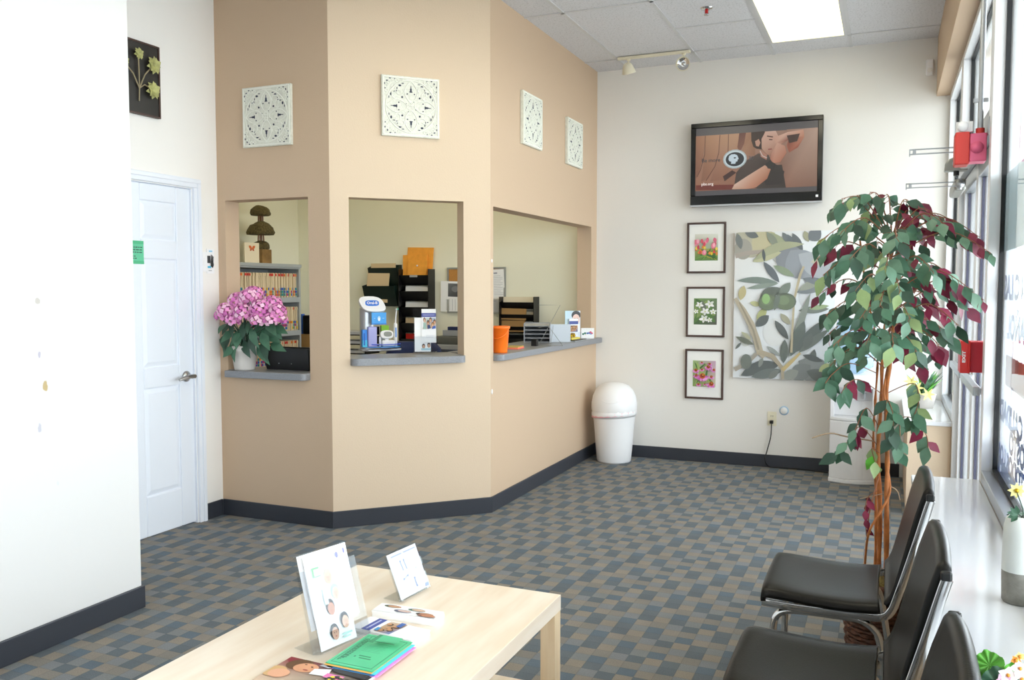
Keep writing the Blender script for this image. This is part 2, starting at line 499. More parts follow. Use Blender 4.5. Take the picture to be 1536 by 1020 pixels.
# ================================================================== THE SETTING
CZ = 3.265            # ceiling height
XW = 0.385            # inner face of the storefront frames
XG = 0.440            # glass plane
YB = 7.20             # back wall
Y1 = 4.31             # left reception wall face
XD = -3.85            # wall with the interior door
XL = -3.05            # near left wall
X3 = -2.305           # right reception wall face
T = 0.125
YR = -4.2             # wall behind the viewer
W2A = Vector((-3.015, Y1, 0)); L2 = 1.004
W2B = Vector((-2.305, Y1+0.71, 0))
MI = T*math.tan(PI/8)

fl = MB(); fl.box(-5.6, XG+0.06, YR-0.1, YB+0.1, -0.08, 0.0, 'carpet')
struct(fl.build('floor'))
ce = MB(); ce.box(-5.6, XG+0.06, YR-0.1, YB+0.1, CZ, CZ+0.05, 'ceiling_tile')
ceil = struct(ce.build('ceiling'))
# T-bar grid
gr = MB()
def bar(x0, x1, y0, y1): gr.box(x0, x1, y0, y1, CZ-0.006, CZ+0.001, 'grid_white')
gw = 0.012
XS = [-2.62, -2.03, -1.43, -0.862, -0.298]
rowsY = [6.87-0.645*k for k in range(0, 17)]
for x in XS[1:]: bar(x-gw, x+gw, YR, YB)
for k, y in enumerate(rowsY):
    if k % 2 == 0:
        bar(-2.62, -2.03, y-gw, y+gw); bar(-2.03, -1.43, y-gw, y+gw)
        bar(-0.862, -0.298, y-gw, y+gw); bar(-0.298, 0.3, y-gw, y+gw)
    bar(-1.43, -0.862, y-gw, y+gw)
struct(gr.build('ceiling_grid', ceil))

# walls
def wall(name, pieces, mt, parent=None):
    b = MB()
    for poly, z0, z1 in pieces: b.prism(poly, z0, z1, mt)
    return struct(b.build(name, parent))
def R(x0, x1, y0, y1): return [(x0, y0), (x1, y0), (x1, y1), (x0, y1)]
wall('wall_left', [(R(XL-0.13, XL, YR, 2.88), 0, CZ)], 'paint_scuffed')
wall('wall_back', [(R(-5.6, XG+0.06, YB, YB+0.12), 0, CZ)], 'paint_back')
wall('wall_behind', [(R(XL-0.13, XG+0.06, YR-0.12, YR), 0, CZ)], 'paint_white')
# door wall: opening for the leaf
DY0, DY1, DZ = 3.235, 4.09, 2.03
wall('wall_hallway', [(R(XD-0.12, XD, 2.2, DY0), 0, CZ), (R(XD-0.12, XD, DY1, Y1+T), 0, CZ), (R(XD-0.12, XD, DY0, DY1), DZ, CZ),
                      (R(XD, XL-0.13, 2.1, 2.2), 0, CZ)], 'paint_white')
# reception walls
OZ1 = 1.975
a0, a1 = -3.79, -3.168
C1, C2, C3 = 0.925, 1.015, 1.012      # counter tops
CT = 0.042
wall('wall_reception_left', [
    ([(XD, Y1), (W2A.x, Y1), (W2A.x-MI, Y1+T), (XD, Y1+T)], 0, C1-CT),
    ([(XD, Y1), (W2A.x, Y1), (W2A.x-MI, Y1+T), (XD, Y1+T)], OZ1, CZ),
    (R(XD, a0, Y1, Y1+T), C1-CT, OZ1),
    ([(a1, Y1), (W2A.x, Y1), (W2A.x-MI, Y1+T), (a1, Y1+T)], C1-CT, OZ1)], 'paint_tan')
d2 = Vector((0.7071, 0.7071, 0)); n2 = Vector((-0.7071, 0.7071, 0))
def w2(s, t): p = W2A+d2*s+n2*t; return (p.x, p.y)
s0, s1 = 0.112, 0.826
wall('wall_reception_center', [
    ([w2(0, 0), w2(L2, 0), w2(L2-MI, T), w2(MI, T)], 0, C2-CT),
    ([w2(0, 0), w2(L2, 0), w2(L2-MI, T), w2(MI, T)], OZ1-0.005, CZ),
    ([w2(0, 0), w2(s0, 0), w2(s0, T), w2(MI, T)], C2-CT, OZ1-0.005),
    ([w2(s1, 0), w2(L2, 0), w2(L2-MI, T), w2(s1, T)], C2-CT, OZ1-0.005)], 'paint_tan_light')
b0, b1 = 5.062, 7.055
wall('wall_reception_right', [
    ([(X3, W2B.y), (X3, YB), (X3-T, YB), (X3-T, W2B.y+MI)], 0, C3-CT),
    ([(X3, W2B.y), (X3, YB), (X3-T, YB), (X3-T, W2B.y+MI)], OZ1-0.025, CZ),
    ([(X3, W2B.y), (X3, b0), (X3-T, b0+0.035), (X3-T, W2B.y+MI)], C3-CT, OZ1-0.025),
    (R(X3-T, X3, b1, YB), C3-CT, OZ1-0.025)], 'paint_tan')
# little white adhesive dots left on the reception wall
for i, (p, r) in enumerate(((atx(735, 391, X3), 0.012), (atx(728, 590, X3), 0.017))):
    b = MB(); b.ball((X3+0.002, max(p.y, 5.035), p.z), r, 'plastic_white', 10, 6, sx=0.3, sy=0.5)
    tag(b.build('adhesive_dot'), ['small white adhesive dot on the tan wall beside the long opening', 'small white adhesive dot on the tan corner below the counters'][i], 'dot')
# office
wall('wall_office_left', [(R(-5.52, -5.40, 4.4, YB), 0, CZ)], 'paint_office')
wall('wall_office_front', [(R(-5.52, XD-0.12, Y1, Y1+T), 0, CZ)], 'paint_office')
wall('wall_office_back', [([(-5.40, YB-0.02), (X3-T, YB-0.02), (X3-T, YB), (-5.40, YB)], 0, CZ)], 'paint_office')

# header above the storefront
wall('trim_1', [(R(0.295, XG+0.06, YR, YB), 2.84, CZ)], 'paint_tan')

wall('wall_right', [(R(XW-0.001, XG+0.06, YR, 4.262), 0, 0.597), (R(XW-0.001, XG+0.06, 6.03, YB), 0, 0.597)], 'paint_tan_light')
# baseboards (rubber cove base)
BH = 0.105
def base(name, poly):
    b = MB(); b.prism(poly, 0, BH-0.004, 'cove_base')
    return struct(b.build(name, bevel=0.003, segs=2))
BT = 0.012
base('baseboard_left', R(XL, XL+BT, YR, 2.88+BT))
base('baseboard_left_end', R(XL-0.13, XL, 2.88, 2.88+BT))
base('baseboard_hallway', R(XD, XD+BT, DY1+0.062, Y1-BT))
t8 = BT*math.tan(PI/8)
base('baseboard_reception_left', [(XD+BT, Y1-BT), (W2A.x+t8, Y1-BT), (W2A.x, Y1), (XD, Y1)])
base('baseboard_reception_center', [w2(-t8*0, -0.0), w2(t8*0-0.005, -BT), w2(L2+t8, -BT), w2(L2, 0)])
base('baseboard_reception_right', [(X3, W2B.y), (X3+BT, W2B.y-t8), (X3+BT, YB-BT), (X3, YB)])
base('baseboard_back', R(X3, 0.11, YB-BT, YB))

# ---- interior door (six panels) with casing
def panel_door():
    g = thing('door_1', '', '', (XD, 0, 0), PI/2)
    del g['label']; del g['category']; g['kind'] = 'structure'
    x0, x1 = DY0, DY1       # local x = world y, local y = into the wall
    b = MB(); b.box(x0+0.003, x1-0.003, 0.022, 0.055, 0.008, DZ-0.003, 'door_paint')
    cols = [(x0+0.115, x0+0.385), (x1-0.385, x1-0.115)]
    rws = [(0.24, 0.86), (0.98, 1.60), (1.71, 1.93)]
    # raised frame: stiles and rails in front of the slab
    b.box(x0+0.003, cols[0][0], 0.012, 0.03, 0.008, DZ-0.003, 'door_paint')
    b.box(cols[0][1], cols[1][0], 0.012, 0.03, 0.008, DZ-0.003, 'door_paint')
    b.box(cols[1][1], x1-0.003, 0.012, 0.03, 0.008, DZ-0.003, 'door_paint')
    zs = [0.008]+[z for r in rws for z in r]+[DZ-0.003]
    for i in range(0, len(zs), 2):
        for c0, c1 in cols: b.box(c0, c1, 0.012, 0.03, zs[i], zs[i+1], 'door_paint')
    leaf = b.build('door_leaf', g, bevel=0.006, segs=2); leaf['kind'] = 'structure'
    for c0, c1 in cols:
        for z0, z1 in rws:
            q = MB(); i = 0.028
            rows = []
            for d, y in ((0.004, 0.0225), (0.03, 0.0145)):
                rows.append([(c0+d, y, z0+d), (c1-d, y, z0+d), (c1-d, y, z1-d), (c0+d, y, z1-d)])
            q.grid(rows, 'door_paint', False, closed_u=True); q.face(rows[1], 'door_paint')
            q.build('door_panel', leaf)
    # casing
    b = MB()
    w = 0.058
    def prof(x_a, x_b, z_a, z_b): b.box(x_a, x_b, -0.018, 0.002, z_a, z_b, 'trim_paint')
    prof(x0-w, x0-0.004, 0, DZ+0.004); prof(x1+0.004, x1+w, 0, DZ+0.004); prof(x0-w, x1+w, DZ+0.0045, DZ+w)
    b.box(x1+0.03, x1+w-0.002, -0.025, -0.0185, 0, DZ+0.029, 'trim_paint'); b.box(x0-w, x1+w-0.002, -0.025, -0.0185, DZ+0.03, DZ+w-0.002, 'trim_paint')
    b.box(x0-0.004, x0+0.003, 0.0, 0.06, 0, DZ, 'trim_paint'); b.box(x1-0.003, x1+0.004, 0.0, 0.06, 0, DZ, 'trim_paint'); b.box(x0, x1, 0.0, 0.06, DZ-0.003, DZ+0.004, 'trim_paint')
    c = b.build('door_casing', g, bevel=0.003); c['kind'] = 'structure'
    # lever handle
    hx_, hz = x1-0.062, 0.905
    b = MB(); b.lathe([(0.0, -0.004), (0.032, -0.004), (0.033, 0.004), (0.024, 0.010), (0.013, 0.014), (0.012, 0.045), (0.012, 0.05)], 'brushed_steel', n=24)
    for i, v in enumerate(b.v): b.v[i] = (hx_+v[0], 0.012-v[2], hz+v[1])
    b.tube([(hx_, -0.035, hz), (hx_+0.012, -0.043, hz+0.002), (hx_-0.03, -0.046, hz+0.004), (hx_-0.075, -0.044, hz-0.002), (hx_-0.11, -0.040, hz-0.010)], [0.011, 0.013, 0.012, 0.010, 0.008], 'brushed_steel', 12)
    h = b.build('door_handle', g); h['label'] = 'brushed metal lever handle'
panel_door()

# ---- wide window ledges
def ledge(name, y0, y1, label):
    g = thing(name, label, 'ledge', (0.25, (y0+y1)/2, 0))
    b = MB(); b.box(0.115-0.25, XW+0.002-0.25, y0-(y0+y1)/2, y1-(y0+y1)/2, 0.572, 0.6, 'ledge_white')
    b.build('ledge_top', g, bevel=0.006, segs=3)
    b = MB(); b.box(0.135-0.25, XW-0.003-0.25, y0+0.015-(y0+y1)/2, y1-0.015-(y0+y1)/2, 0.0, 0.573, 'paint_tan_light')
    b.build('ledge_base', g)
ledge('window_ledge', YR+0.01, 4.262, 'long low tan ledge with glossy white top behind the black chairs')
ledge('window_ledge', 6.03, YB-0.003, 'short low tan ledge with white top in the far window corner')

# ---- storefront: frames, panes, lettering
def mull(b, y0, y1, z0, z1, x0=XW, x1=XG+0.055, mt='alu_white'):
    b.box(x0, x1, y0, y1, z0, z1, mt)
def win(name, y0, y1, z0, z1, fr=0.045, bot=0.05, gz=None):
    g = thing(name, '', '', (XG, (y0+y1)/2, z0)); del g['label']; del g['category']; g['kind'] = 'structure'
    oy = (y0+y1)/2
    def L(b):
        b.v = [(v[0]-XG, v[1]-oy, v[2]-z0) for v in b.v]; return b
    b = MB(); mull(b, y0, y0+fr, z0, z1); mull(b, y1-fr, y1, z0, z1)
    b.box(XW, XG+0.055, y0+fr, y1-fr, z0, z0+bot, 'alu'); b.box(XW, XG+0.055, y0+fr, y1-fr, z1-fr, z1, 'alu_white')
    o = L(b).build('window_frame', g, bevel=0.003); o['kind'] = 'structure'
    b = MB(); e = 0.012
    b.box(XG-0.012, XG+0.012, y0+fr-0.001, y0+fr+e, z0+bot, z1-fr, 'gasket'); b.box(XG-0.012, XG+0.012, y1-fr-e, y1-fr+0.001, z0+bot, z1-fr, 'gasket')
    b.box(XG-0.012, XG+0.012, y0+fr, y1-fr, z0+bot-0.001, z0+bot+e, 'gasket'); b.box(XG-0.012, XG+0.012, y0+fr, y1-fr, z1-fr-e, z1-fr+0.001, 'gasket')
    o = L(b).build('window_gasket', g); o['kind'] = 'structure'
    b = MB(); b.box(XG-0.003, XG+0.003, y0+fr, y1-fr, z0+bot, z1-fr, 'glass')
    o = L(b).build('window_glass', g); o['kind'] = 'structure'
    return g, oy
g1, oy1 = win('window_1', 2.20, 4.255, 0.60, 2.84)
win('window_4', 0.15, 2.20, 0.60, 2.84)
win('window_5', -1.9, 0.15, 0.60, 2.84)
win('window_6', -4.15, -1.9, 0.60, 2.84)
win('window_2', 4.29, 5.99, 2.17, 2.84, 0.04, 0.04)
win('window_3', 6.04, YB-0.004, 0.60, 2.84)
b = MB(); mull(b, 4.255, 4.29, 0.0, 2.84); mull(b, 5.99, 6.04, 0.0, 2.84); b.box(XW-0.005, XG+0.055, 4.29, 5.99, 2.09, 2.17, 'alu'); 
struct(b.build('trim_2', bevel=0.003))
# storefront doors
def glassdoor(name, y0, y1, hinge_hi):
    g = thing(name, '', '', (XG, (y0+y1)/2, 0)); del g['label']; del g['category']; g['kind'] = 'structure'
    oy = (y0+y1)/2
    def L(b): b.v = [(v[0]-XG, v[1]-oy, v[2]) for v in b.v]; return b
    x0, x1 = XG-0.028, XG+0.022
    b = MB(); s = 0.055
    b.box(x0, x1, y0, y0+s, 0.01, 2.085, 'alu_white'); b.box(x0, x1, y1-s, y1, 0.01, 2.085, 'alu_white')
    b.box(x0, x1, y0+s, y1-s, 0.01, 0.20, 'alu'); b.box(x0, x1, y0+s, y1-s, 2.0, 2.085, 'alu')
    o = L(b).build('door_frame', g, bevel=0.003); o['kind'] = 'structure'
    b = MB(); b.box(XG-0.009, XG+0.009, y0+s-0.001, y0+s+0.014, 0.2, 2.0, 'alu_dark'); b.box(XG-0.009, XG+0.009, y1-s-0.014, y1-s+0.001, 0.2, 2.0, 'alu_dark')
    o = L(b).build('door_gasket', g); o['kind'] = 'structure'
    b = MB(); b.box(XG-0.003, XG+0.003, y0+s, y1-s, 0.2, 2.0, 'glass'); o = L(b).build('door_glass', g); o['kind'] = 'structure'
    # horizontal push bar
    b = MB(); b.box(x0-0.055, x0-0.025, y0+0.06, y1-0.06, 0.955, 0.995, 'alu')
    for y in (y0+0.09, y1-0.09): b.box(x0-0.03, x0+0.002, y-0.012, y+0.012, 0.96, 0.99, 'alu')
    o = L(b).build('push_bar', g, bevel=0.004)
    return g
glassdoor('door_2', 4.295, 5.135, False)
glassdoor('door_3', 5.145, 5.985, True)

# window film band and mirrored sign lettering on the near window (reads correctly from outside)
b = MB()
zt, zb = 1.98, 1.60
b.box(XG+0.0035, XG+0.0045, 2.26, 4.205, 1.585, 1.905, 'film_blue')
b.v = [(v[0]-XG, v[1]-oy1, v[2]-0.60) for v in b.v]
o = b.build('window_film', g1); o['label'] = 'pale blue film band'
def sign(s, size, mt, y_end, z, xs=1.0, nm='lettering', bold=0.0):
    # the reader stands outside (looks toward -x): right is +y... so the word's last letter is nearest the far mullion
    o = text_mesh(s, size, mt, (XG+0.006-XG, y_end-oy1, z-0.60), (0, 1, 0), (0, 0, 1), g1, nm, bold=bold, align='RIGHT', xs=xs)
    return o
mat('sign_blue', '1a66dc', 0.4); mat('sign_pale', 'f2f6fa', 0.4); mat('sign_purple', '3d33c9', 0.4); mat('sign_red', 'e89a8c', 0.5)
sign('SALUD', 0.26, 'sign_pale', 4.17, 1.74, 1.0, bold=0.008)
sign('SIN C LAS', 0.13, 'sign_blue', 4.16, 1.43, 1.35, bold=0.006)
sign('ESPAÑOL', 0.13, 'sign_blue', 4.02, 1.275, 1.35, bold=0.006)
b = MB(); b.box(XG+0.0035, XG+0.0045, 2.9, 4.0, 1.045, 1.165, 'sign_red'); b.v = [(v[0]-XG, v[1]-oy1, v[2]-0.60) for v in b.v]
b.build('window_film', g1)
sign('PLANES', 0.12, 'sign_purple', 4.03, 1.115, 1.35, bold=0.006)
sign('DE CALIDAD', 0.115, 'sign_blue', 4.17, 0.925, 1.35, bold=0.006)
sign('COSTO', 0.115, 'sign_blue', 3.85, 0.835, 1.35, bold=0.006)
sign('A TODOS LOS', 0.10, 'sign_blue', 4.18, 0.745, 1.35, bold=0.006)
sign('MIEMBROS', 0.085, 'sign_blue', 4.19, 0.685, 1.35, bold=0.006)

# outside: pavement and a pale kerb far off
b = MB(); b.box(XG+0.06, 30, -25, 40, -0.12, -0.04, 'concrete'); struct(b.build('pavement'))
b = MB(); b.box(XG+0.06, 3.2, -8, 12, 3.1, 3.4, 'paint_white'); struct(b.build('walkway_canopy'))

# ---- light
w = bpy.data.worlds.new('world'); SC.world = w; w.use_nodes = True
bg = w.node_tree.nodes['Background']; bg.inputs['Color'].default_value = (0.86, 0.93, 1.0, 1); bg.inputs['Strength'].default_value = 8.0
def portal(y0, y1, z0, z1):
    l = bpy.data.lights.new('window_portal', 'AREA'); l.shape = 'RECTANGLE'; l.size = z1-z0; l.size_y = y1-y0
    l.cycles.is_portal = True
    o = bpy.data.objects.new('window_portal', l); C.objects.link(o)
    o.location = (XG+0.08, (y0+y1)/2, (z0+z1)/2); o.rotation_euler = (0, PI/2, 0)
portal(YR, 4.27, 0.6, 2.84); portal(4.28, 6.0, 0.02, 2.84); portal(6.0, 7.2, 0.6, 2.84)

# fluorescent ceiling fixtures
mat('diffuser', 'f4f2e2', 0.5, emit='fff6d8', estr=5.0)
mat('diffuser_dim', 'f0ecd0', 0.5, emit='fff4c4', estr=1.35)
def ceiling_light(x0, x1, y0, y1, label, z=CZ, dm='diffuser'):
    g = thing('ceiling_light', label, 'light', ((x0+x1)/2, (y0+y1)/2, z-0.012))
    wx, wy = (x1-x0)/2, (y1-y0)/2
    b = MB(); t = 0.022
    b.box(-wx, wx, -wy, -wy+t, 0, 0.014, 'grid_white'); b.box(-wx, wx, wy-t, wy, 0, 0.014, 'grid_white')
    b.box(-wx, -wx+t, -wy+t, wy-t, 0, 0.014, 'grid_white'); b.box(wx-t, wx, -wy+t, wy-t, 0, 0.014, 'grid_white')
    b.build('light_frame', g)
    b = MB(); b.box(-wx+t, wx-t, -wy+t, wy-t, 0.004, 0.012, dm); b.build('diffuser', g)
    return g
ceiling_light(-0.862+gw, -0.298-gw, 5.58+gw, 6.87-gw, 'glowing fluorescent ceiling panel above the far end of the room', dm='diffuser_dim')
ceiling_light(-0.862+gw, -0.298-gw, 3.0, 4.29, 'fluorescent ceiling panel above the chairs')
ceiling_light(-2.03+gw, -1.43-gw, 3.0, 4.29, 'fluorescent ceiling panel above the coffee table')
ceiling_light(-1.43+gw, -0.862-gw, 0.42, 1.7, 'fluorescent ceiling panel near the room entrance')
ceiling_light(-4.4, -3.8, 5.2, 6.4, 'fluorescent ceiling panel inside the reception office, nearer the file shelf')
ceiling_light(-3.3, -2.75, 5.4, 6.6, 'fluorescent ceiling panel inside the reception office, nearer the long counter')  # second office panel, out of view, added to brighten the office

SC.view_settings.view_transform = 'Standard'; SC.view_settings.look = 'None'
SC.view_settings.gamma = 1; SC.view_settings.use_curve_mapping = False
SC.view_settings.exposure = 0.13
SC.cycles.max_bounces = 10; SC.cycles.diffuse_bounces = 6; SC.cycles.transparent_max_bounces = 16
SC.cycles.sample_clamp_indirect = 8
SC.cycles.caustics_reflective = False; SC.cycles.caustics_refractive = False

mat('plaque_body', 'dcdcd0', 0.7, bump=0.4, bscale=70, var=0.08, vscale=60)
mat('plaque_relief', 'e9e9df', 0.6)
mat('plaque_hole', '3b3f50', 0.9)
mat('panel_dark', '2b2926', 0.45)
mat('relief_green', 'a9a86a', 0.5, var=0.3, vscale=30, bump=0.3)
mat('relief_stem', '9c8f70', 0.6)
mat('notice_green', '63c49a', 0.6)
mat('ink', '3c5a52', 0.7)
mat('screen_ink', '3a3c40', 0.5, emit='3a3c40', estr=0.5)
mat('screen_pale', 'c8c0bc', 0.5, emit='c8c0bc', estr=0.5)
mat('mat_board', 'efefec', 0.8)
mat('canvas_edge', 'dfe0e2', 0.8)
mat('sticker_blue', 'a8cdea', 0.5)
mat('liner_pink', 'f2b8c6', 0.5)
mat('closer_gray', '9a9a94', 0.4, 0.4)
mat('red_side', 'c4283c', 0.5)
# ================================================================== THINGS
# ---- ornate square plaques on the tan walls
def plaque(label, p0, rz):
    """p0: world point of the centre at the wall face"""
    g = thing('wall_plaque', label, 'plaque', p0, rz, 'ornate square plaques on the tan reception walls')
    S = 0.178
    b = MB()
    k = 0.010
    b.box(-S, S, -0.022, -0.002, -S, S, 'plaque_body')
    # raised scrollwork
    r = MB()
    y = -0.0235
    def arc(cx, cz, rad, a_0, a_1, w=0.0028, n=14):
        r.tube([(cx+rad*math.cos(a_0+(a_1-a_0)*i/n), y, cz+rad*math.sin(a_0+(a_1-a_0)*i/n)) for i in range(n+1)], w, 'plaque_relief', 6)
    for s in (-1, 1):
        r.box(s*(S-k)-0.004, s*(S-k)+0.004, y-0.003, y+0.003, -S+k, S-k, 'plaque_relief')
        r.box(-S+k, S-k, y-0.003, y+0.003, s*(S-k)-0.004, s*(S-k)+0.004, 'plaque_relief')
    arc(0, 0, 0.155, 0, 2*PI, 0.003, 48)
    for q in range(4):
        a = q*PI/2
        ca, sa = math.cos(a), math.sin(a)
        def RT(x, z): return (x*ca-z*sa, x*sa+z*ca)
        # petal outlines from the centre to the edge
        for s in (-1, 1):
            pts = []
            for i in range(13):
                t = i/12; x = 0.02+0.13*t; z = s*0.038*math.sin(PI*t)**0.8
                X_, Z_ = RT(x, z); pts.append((X_, y, Z_))
            r.tube(pts, 0.0026, 'plaque_relief', 6)
            # curled scroll in each quadrant
            pts = []
            for i in range(18):
                t = i/17; th = 0.9+t*4.4; rad = 0.040*(1-t*0.72)
                x = 0.092+rad*math.cos(th)*s; z = 0.060+rad*math.sin(th)
                if s < 0: x, z = z+0.0, x-0.0
                X_, Z_ = RT(x, z); pts.append((X_, y, Z_))
            r.tube(pts, 0.0026, 'plaque_relief', 6)
        # small scroll loops in each corner
        for (cx, cz) in ((0.135, 0.135), (0.152, 0.112), (0.112, 0.152), (0.15, 0.088), (0.088, 0.15)):
            X_, Z_ = RT(cx, cz)
            arc(X_, Z_, 0.0095, 0, 2*PI, 0.0022, 10)
        X_, Z_ = RT(0.0, 0.018); arc(X_, Z_, 0.011, 0, 2*PI, 0.0022, 10)
    r.build('plaque_scrollwork', g)
    # dark pierced holes
    h = b
    def hole(cx, cz, rx_, rz_, rot=0):
        pts = []
        for i in range(10):
            t = 2*PI*i/10; x = rx_*math.cos(t); z = rz_*math.sin(t)
            pts.append((cx+x*math.cos(rot)-z*math.sin(rot), -0.0236, cz+x*math.sin(rot)+z*math.cos(rot)))
        h.extrude(pts, (0, 0.001, 0), 'plaque_hole')
    for q in range(4):
        a = q*PI/2; ca, sa = math.cos(a), math.sin(a)
        for (cx, cz, r1, r2) in ((0.098, 0, 0.013, 0.006), (0.114, 0, 0.012, 0.0022), (0.088, 0, 0.004, 0.011), (0.122, 0.068, 0.006, 0.009), (0.068, 0.122, 0.009, 0.006), (0.054, 0.054, 0.006, 0.006), (0.075, 0.022, 0.004, 0.004), (0.075, -0.022, 0.004, 0.004),
                                (0.145, 0.145, 0.004, 0.007), (0.160, 0.128, 0.003, 0.006), (0.128, 0.160, 0.006, 0.003), (0.158, 0.10, 0.003, 0.005), (0.10, 0.158, 0.005, 0.003), (0.09, 0.09, 0.010, 0.0028), (0.016, 0.03, 0.004, 0.003), (0.105, 0.085, .008, .0025), (0.085, 0.105, .0025, .008), (0.135,0.05,.0025,.008),(0.05,0.135,.008,.0025)):
            hole(cx*ca-cz*sa, cx*sa+cz*ca, r1, r2, a)
    h.build('plaque_panel', g)
mat('plaque_body', 'dcdcd0', 0.7, bump=0.4, bscale=70, var=0.08, vscale=60)
mat('plaque_relief', 'e9e9df', 0.6)
mat('plaque_hole', '3b3f50', 0.9)
p = aty(403, 175, Y1); plaque('ornate white plaque above the pink hydrangea window', (p.x, Y1, p.z), 0)
def on2(px, py):
    d = ray(px, py); nn = Vector((1, -1, 0)); return EYE+d*(((W2A-EYE).dot(nn))/d.dot(nn))
p = on2(615, 161.5); plaque('ornate white plaque on the middle tan wall above the toothbrush window', p, PI/4)
p = atx(795, 182, X3); plaque('ornate white plaque on the right tan wall, nearer of two', (X3, p.y, p.z), PI/2)
p = atx(859, 215.5, X3); plaque('ornate white plaque on the right tan wall, nearest the ceiling corner', (X3, p.y, p.z), PI/2)

# ---- dark framed flower relief on the hallway wall
p = atx(211, 120, XD)
y1_ = atx(235, 120, XD).y
g = thing('flower_relief_panel', 'dark panel with pale green sculpted flowers high on the hallway wall', 'wall art', (XD, y1_-0.21, 2.595), PI/2)
b = MB(); b.box(-0.21, 0.21, -0.02, -0.001, -0.2, 0.2, 'panel_dark'); b.build('panel_board', g, bevel=0.003)
mat('panel_dark', '2b2926', 0.45); 
b = MB(); fr = 0.008
for s in (-1, 1):
    b.box(s*0.206-0.005, s*0.206+0.005, -0.026, -0.019, -0.2, 0.2, 'wood_frame'); b.box(-0.2, 0.2, -0.026, -0.019, s*0.196-0.005, s*0.196+0.005, 'wood_frame')
b.build('panel_frame', g)
b = MB()
mat('relief_green', 'a9a86a', 0.5, var=0.3, vscale=30, bump=0.3); mat('relief_stem', '9c8f70', 0.6)
st = (0.05, -0.03, -0.13)
for tx, tz in ((0.045, 0.125), (0.15, 0.085), (0.14, -0.055), (-0.06, 0.06)):
    b.tube([st, (0.052, -0.032, -0.06), (0.05+(tx-0.05)*0.4, -0.036, -0.02+(tz+0.02)*0.4), (tx, -0.036, tz)], 0.004, 'relief_stem', 6)
for tx, tz, r in ((0.045, 0.125, 0.028), (0.15, 0.085, 0.042), (0.14, -0.055, 0.042), (-0.06, 0.06, 0.03)):
    for k in range(11):
        a = 2*PI*k/11
        b.leaf((tx, -0.04, tz), (math.cos(a), -0.4-0.3*(k % 2), math.sin(a)), (0, -1, 0), r*1.15, r*1.1, 'relief_green', 0.4, 0.3)
b.build('relief_flowers', g)['label'] = 'pale green sculpted flowers on stems'

# ---- hallway wall: light switch, hand sign; notice on door
p = atx(304.5, 392, XD)
g = thing('light_switch', 'white light switch plate beside the hallway door casing', 'switch', (XD, p.y+0.012, 1.595), PI/2)
b = MB(); b.box(-0.02, 0.02, -0.006, -0.0005, -0.06, 0.06, 'plastic_white'); b.build('switch_plate', g, bevel=0.002)
b = MB(); b.box(-0.008, 0.008, -0.010, -0.005, -0.025, 0.025, 'plastic_white'); b.build('switch_rocker', g, bevel=0.001)
p = atx(315, 392, XD)
g = thing('hand_sign', 'small white sign with a black hand picture beside the hallway door', 'sign', (XD, p.y, 1.60), PI/2)
b = MB(); b.box(-0.032, 0.032, -0.004, -0.0005, -0.075, 0.075, 'plastic_white'); b.build('sign_plate', g)
A = Art((-0.032, -0.0045, -0.075), (1, 0, 0), (0, 0, 1), 0.064, 0.15)
A.rect(0.3, 0.75, 0.88, 0.94, '7fc6e6'); A.rect(0.05, 0.48, 0.42, 0.72, '2b2d31')
for k in range(4): A.line([(0.52+0.09*k, 0.38), (0.55+0.1*k, 0.55+0.04*k), (0.6+0.09*k, 0.78-0.03*k)], 0.07, '23262b')
A.poly([(0.45, 0.3), (0.75, 0.22), (0.9, 0.35), (0.8, 0.55), (0.5, 0.5)], '2a2d32')
A.rect(0.05, 0.5, 0.22, 0.3, '4cb4d8'); A.rect(0.15, 0.6, 0.1, 0.13, '9aa0a6')
A.build('sign_print', g)
pd = [atx(192, 361, XD), atx(218, 395, XD)]
g = thing('door_notice', 'green paper notice taped to the white hallway door', 'notice', (XD, pd[1].y-0.11, (pd[0].z+pd[1].z)/2), PI/2)
b = MB(); b.box(-0.11, 0.11, 0.0098, 0.0115, -0.065, 0.065, 'notice_green'); mat('notice_green', '63c49a', 0.6); b.build('notice_sheet', g)
A = Art((-0.11, 0.0095, -0.065), (1, 0, 0), (0, 0, 1), 0.22, 0.13)
A.rect(0, 1, 0.86, 1, '4ab382'); A.rect(0, 1, 0, 0.14, '4ab382')
A.build('notice_border', g)
for k, s in enumerate(('PLEASE HAVE A SEAT', 'WE WILL CALL YOU', 'THANK YOU')):
    text_mesh(s, 0.019, 'ink', (0.02, 0.0088, 0.032-0.026*k), (1, 0, 0), (0, 0, 1), g, 'notice_text') if k == 9 else None
mat('ink', '3c5a52', 0.7)
b = MB()
for k, z in enumerate((0.028, 0.014, 0.0, -0.022, -0.034)):
    x = -0.07
    while x < 0.10-(0.05 if k > 2 else 0):
        wd = random.uniform(0.008, 0.022); b.box(x, x+wd, 0.009, 0.0096, z-0.003, z+0.003, 'ink'); x += wd+0.005
b.build('notice_lettering', g)

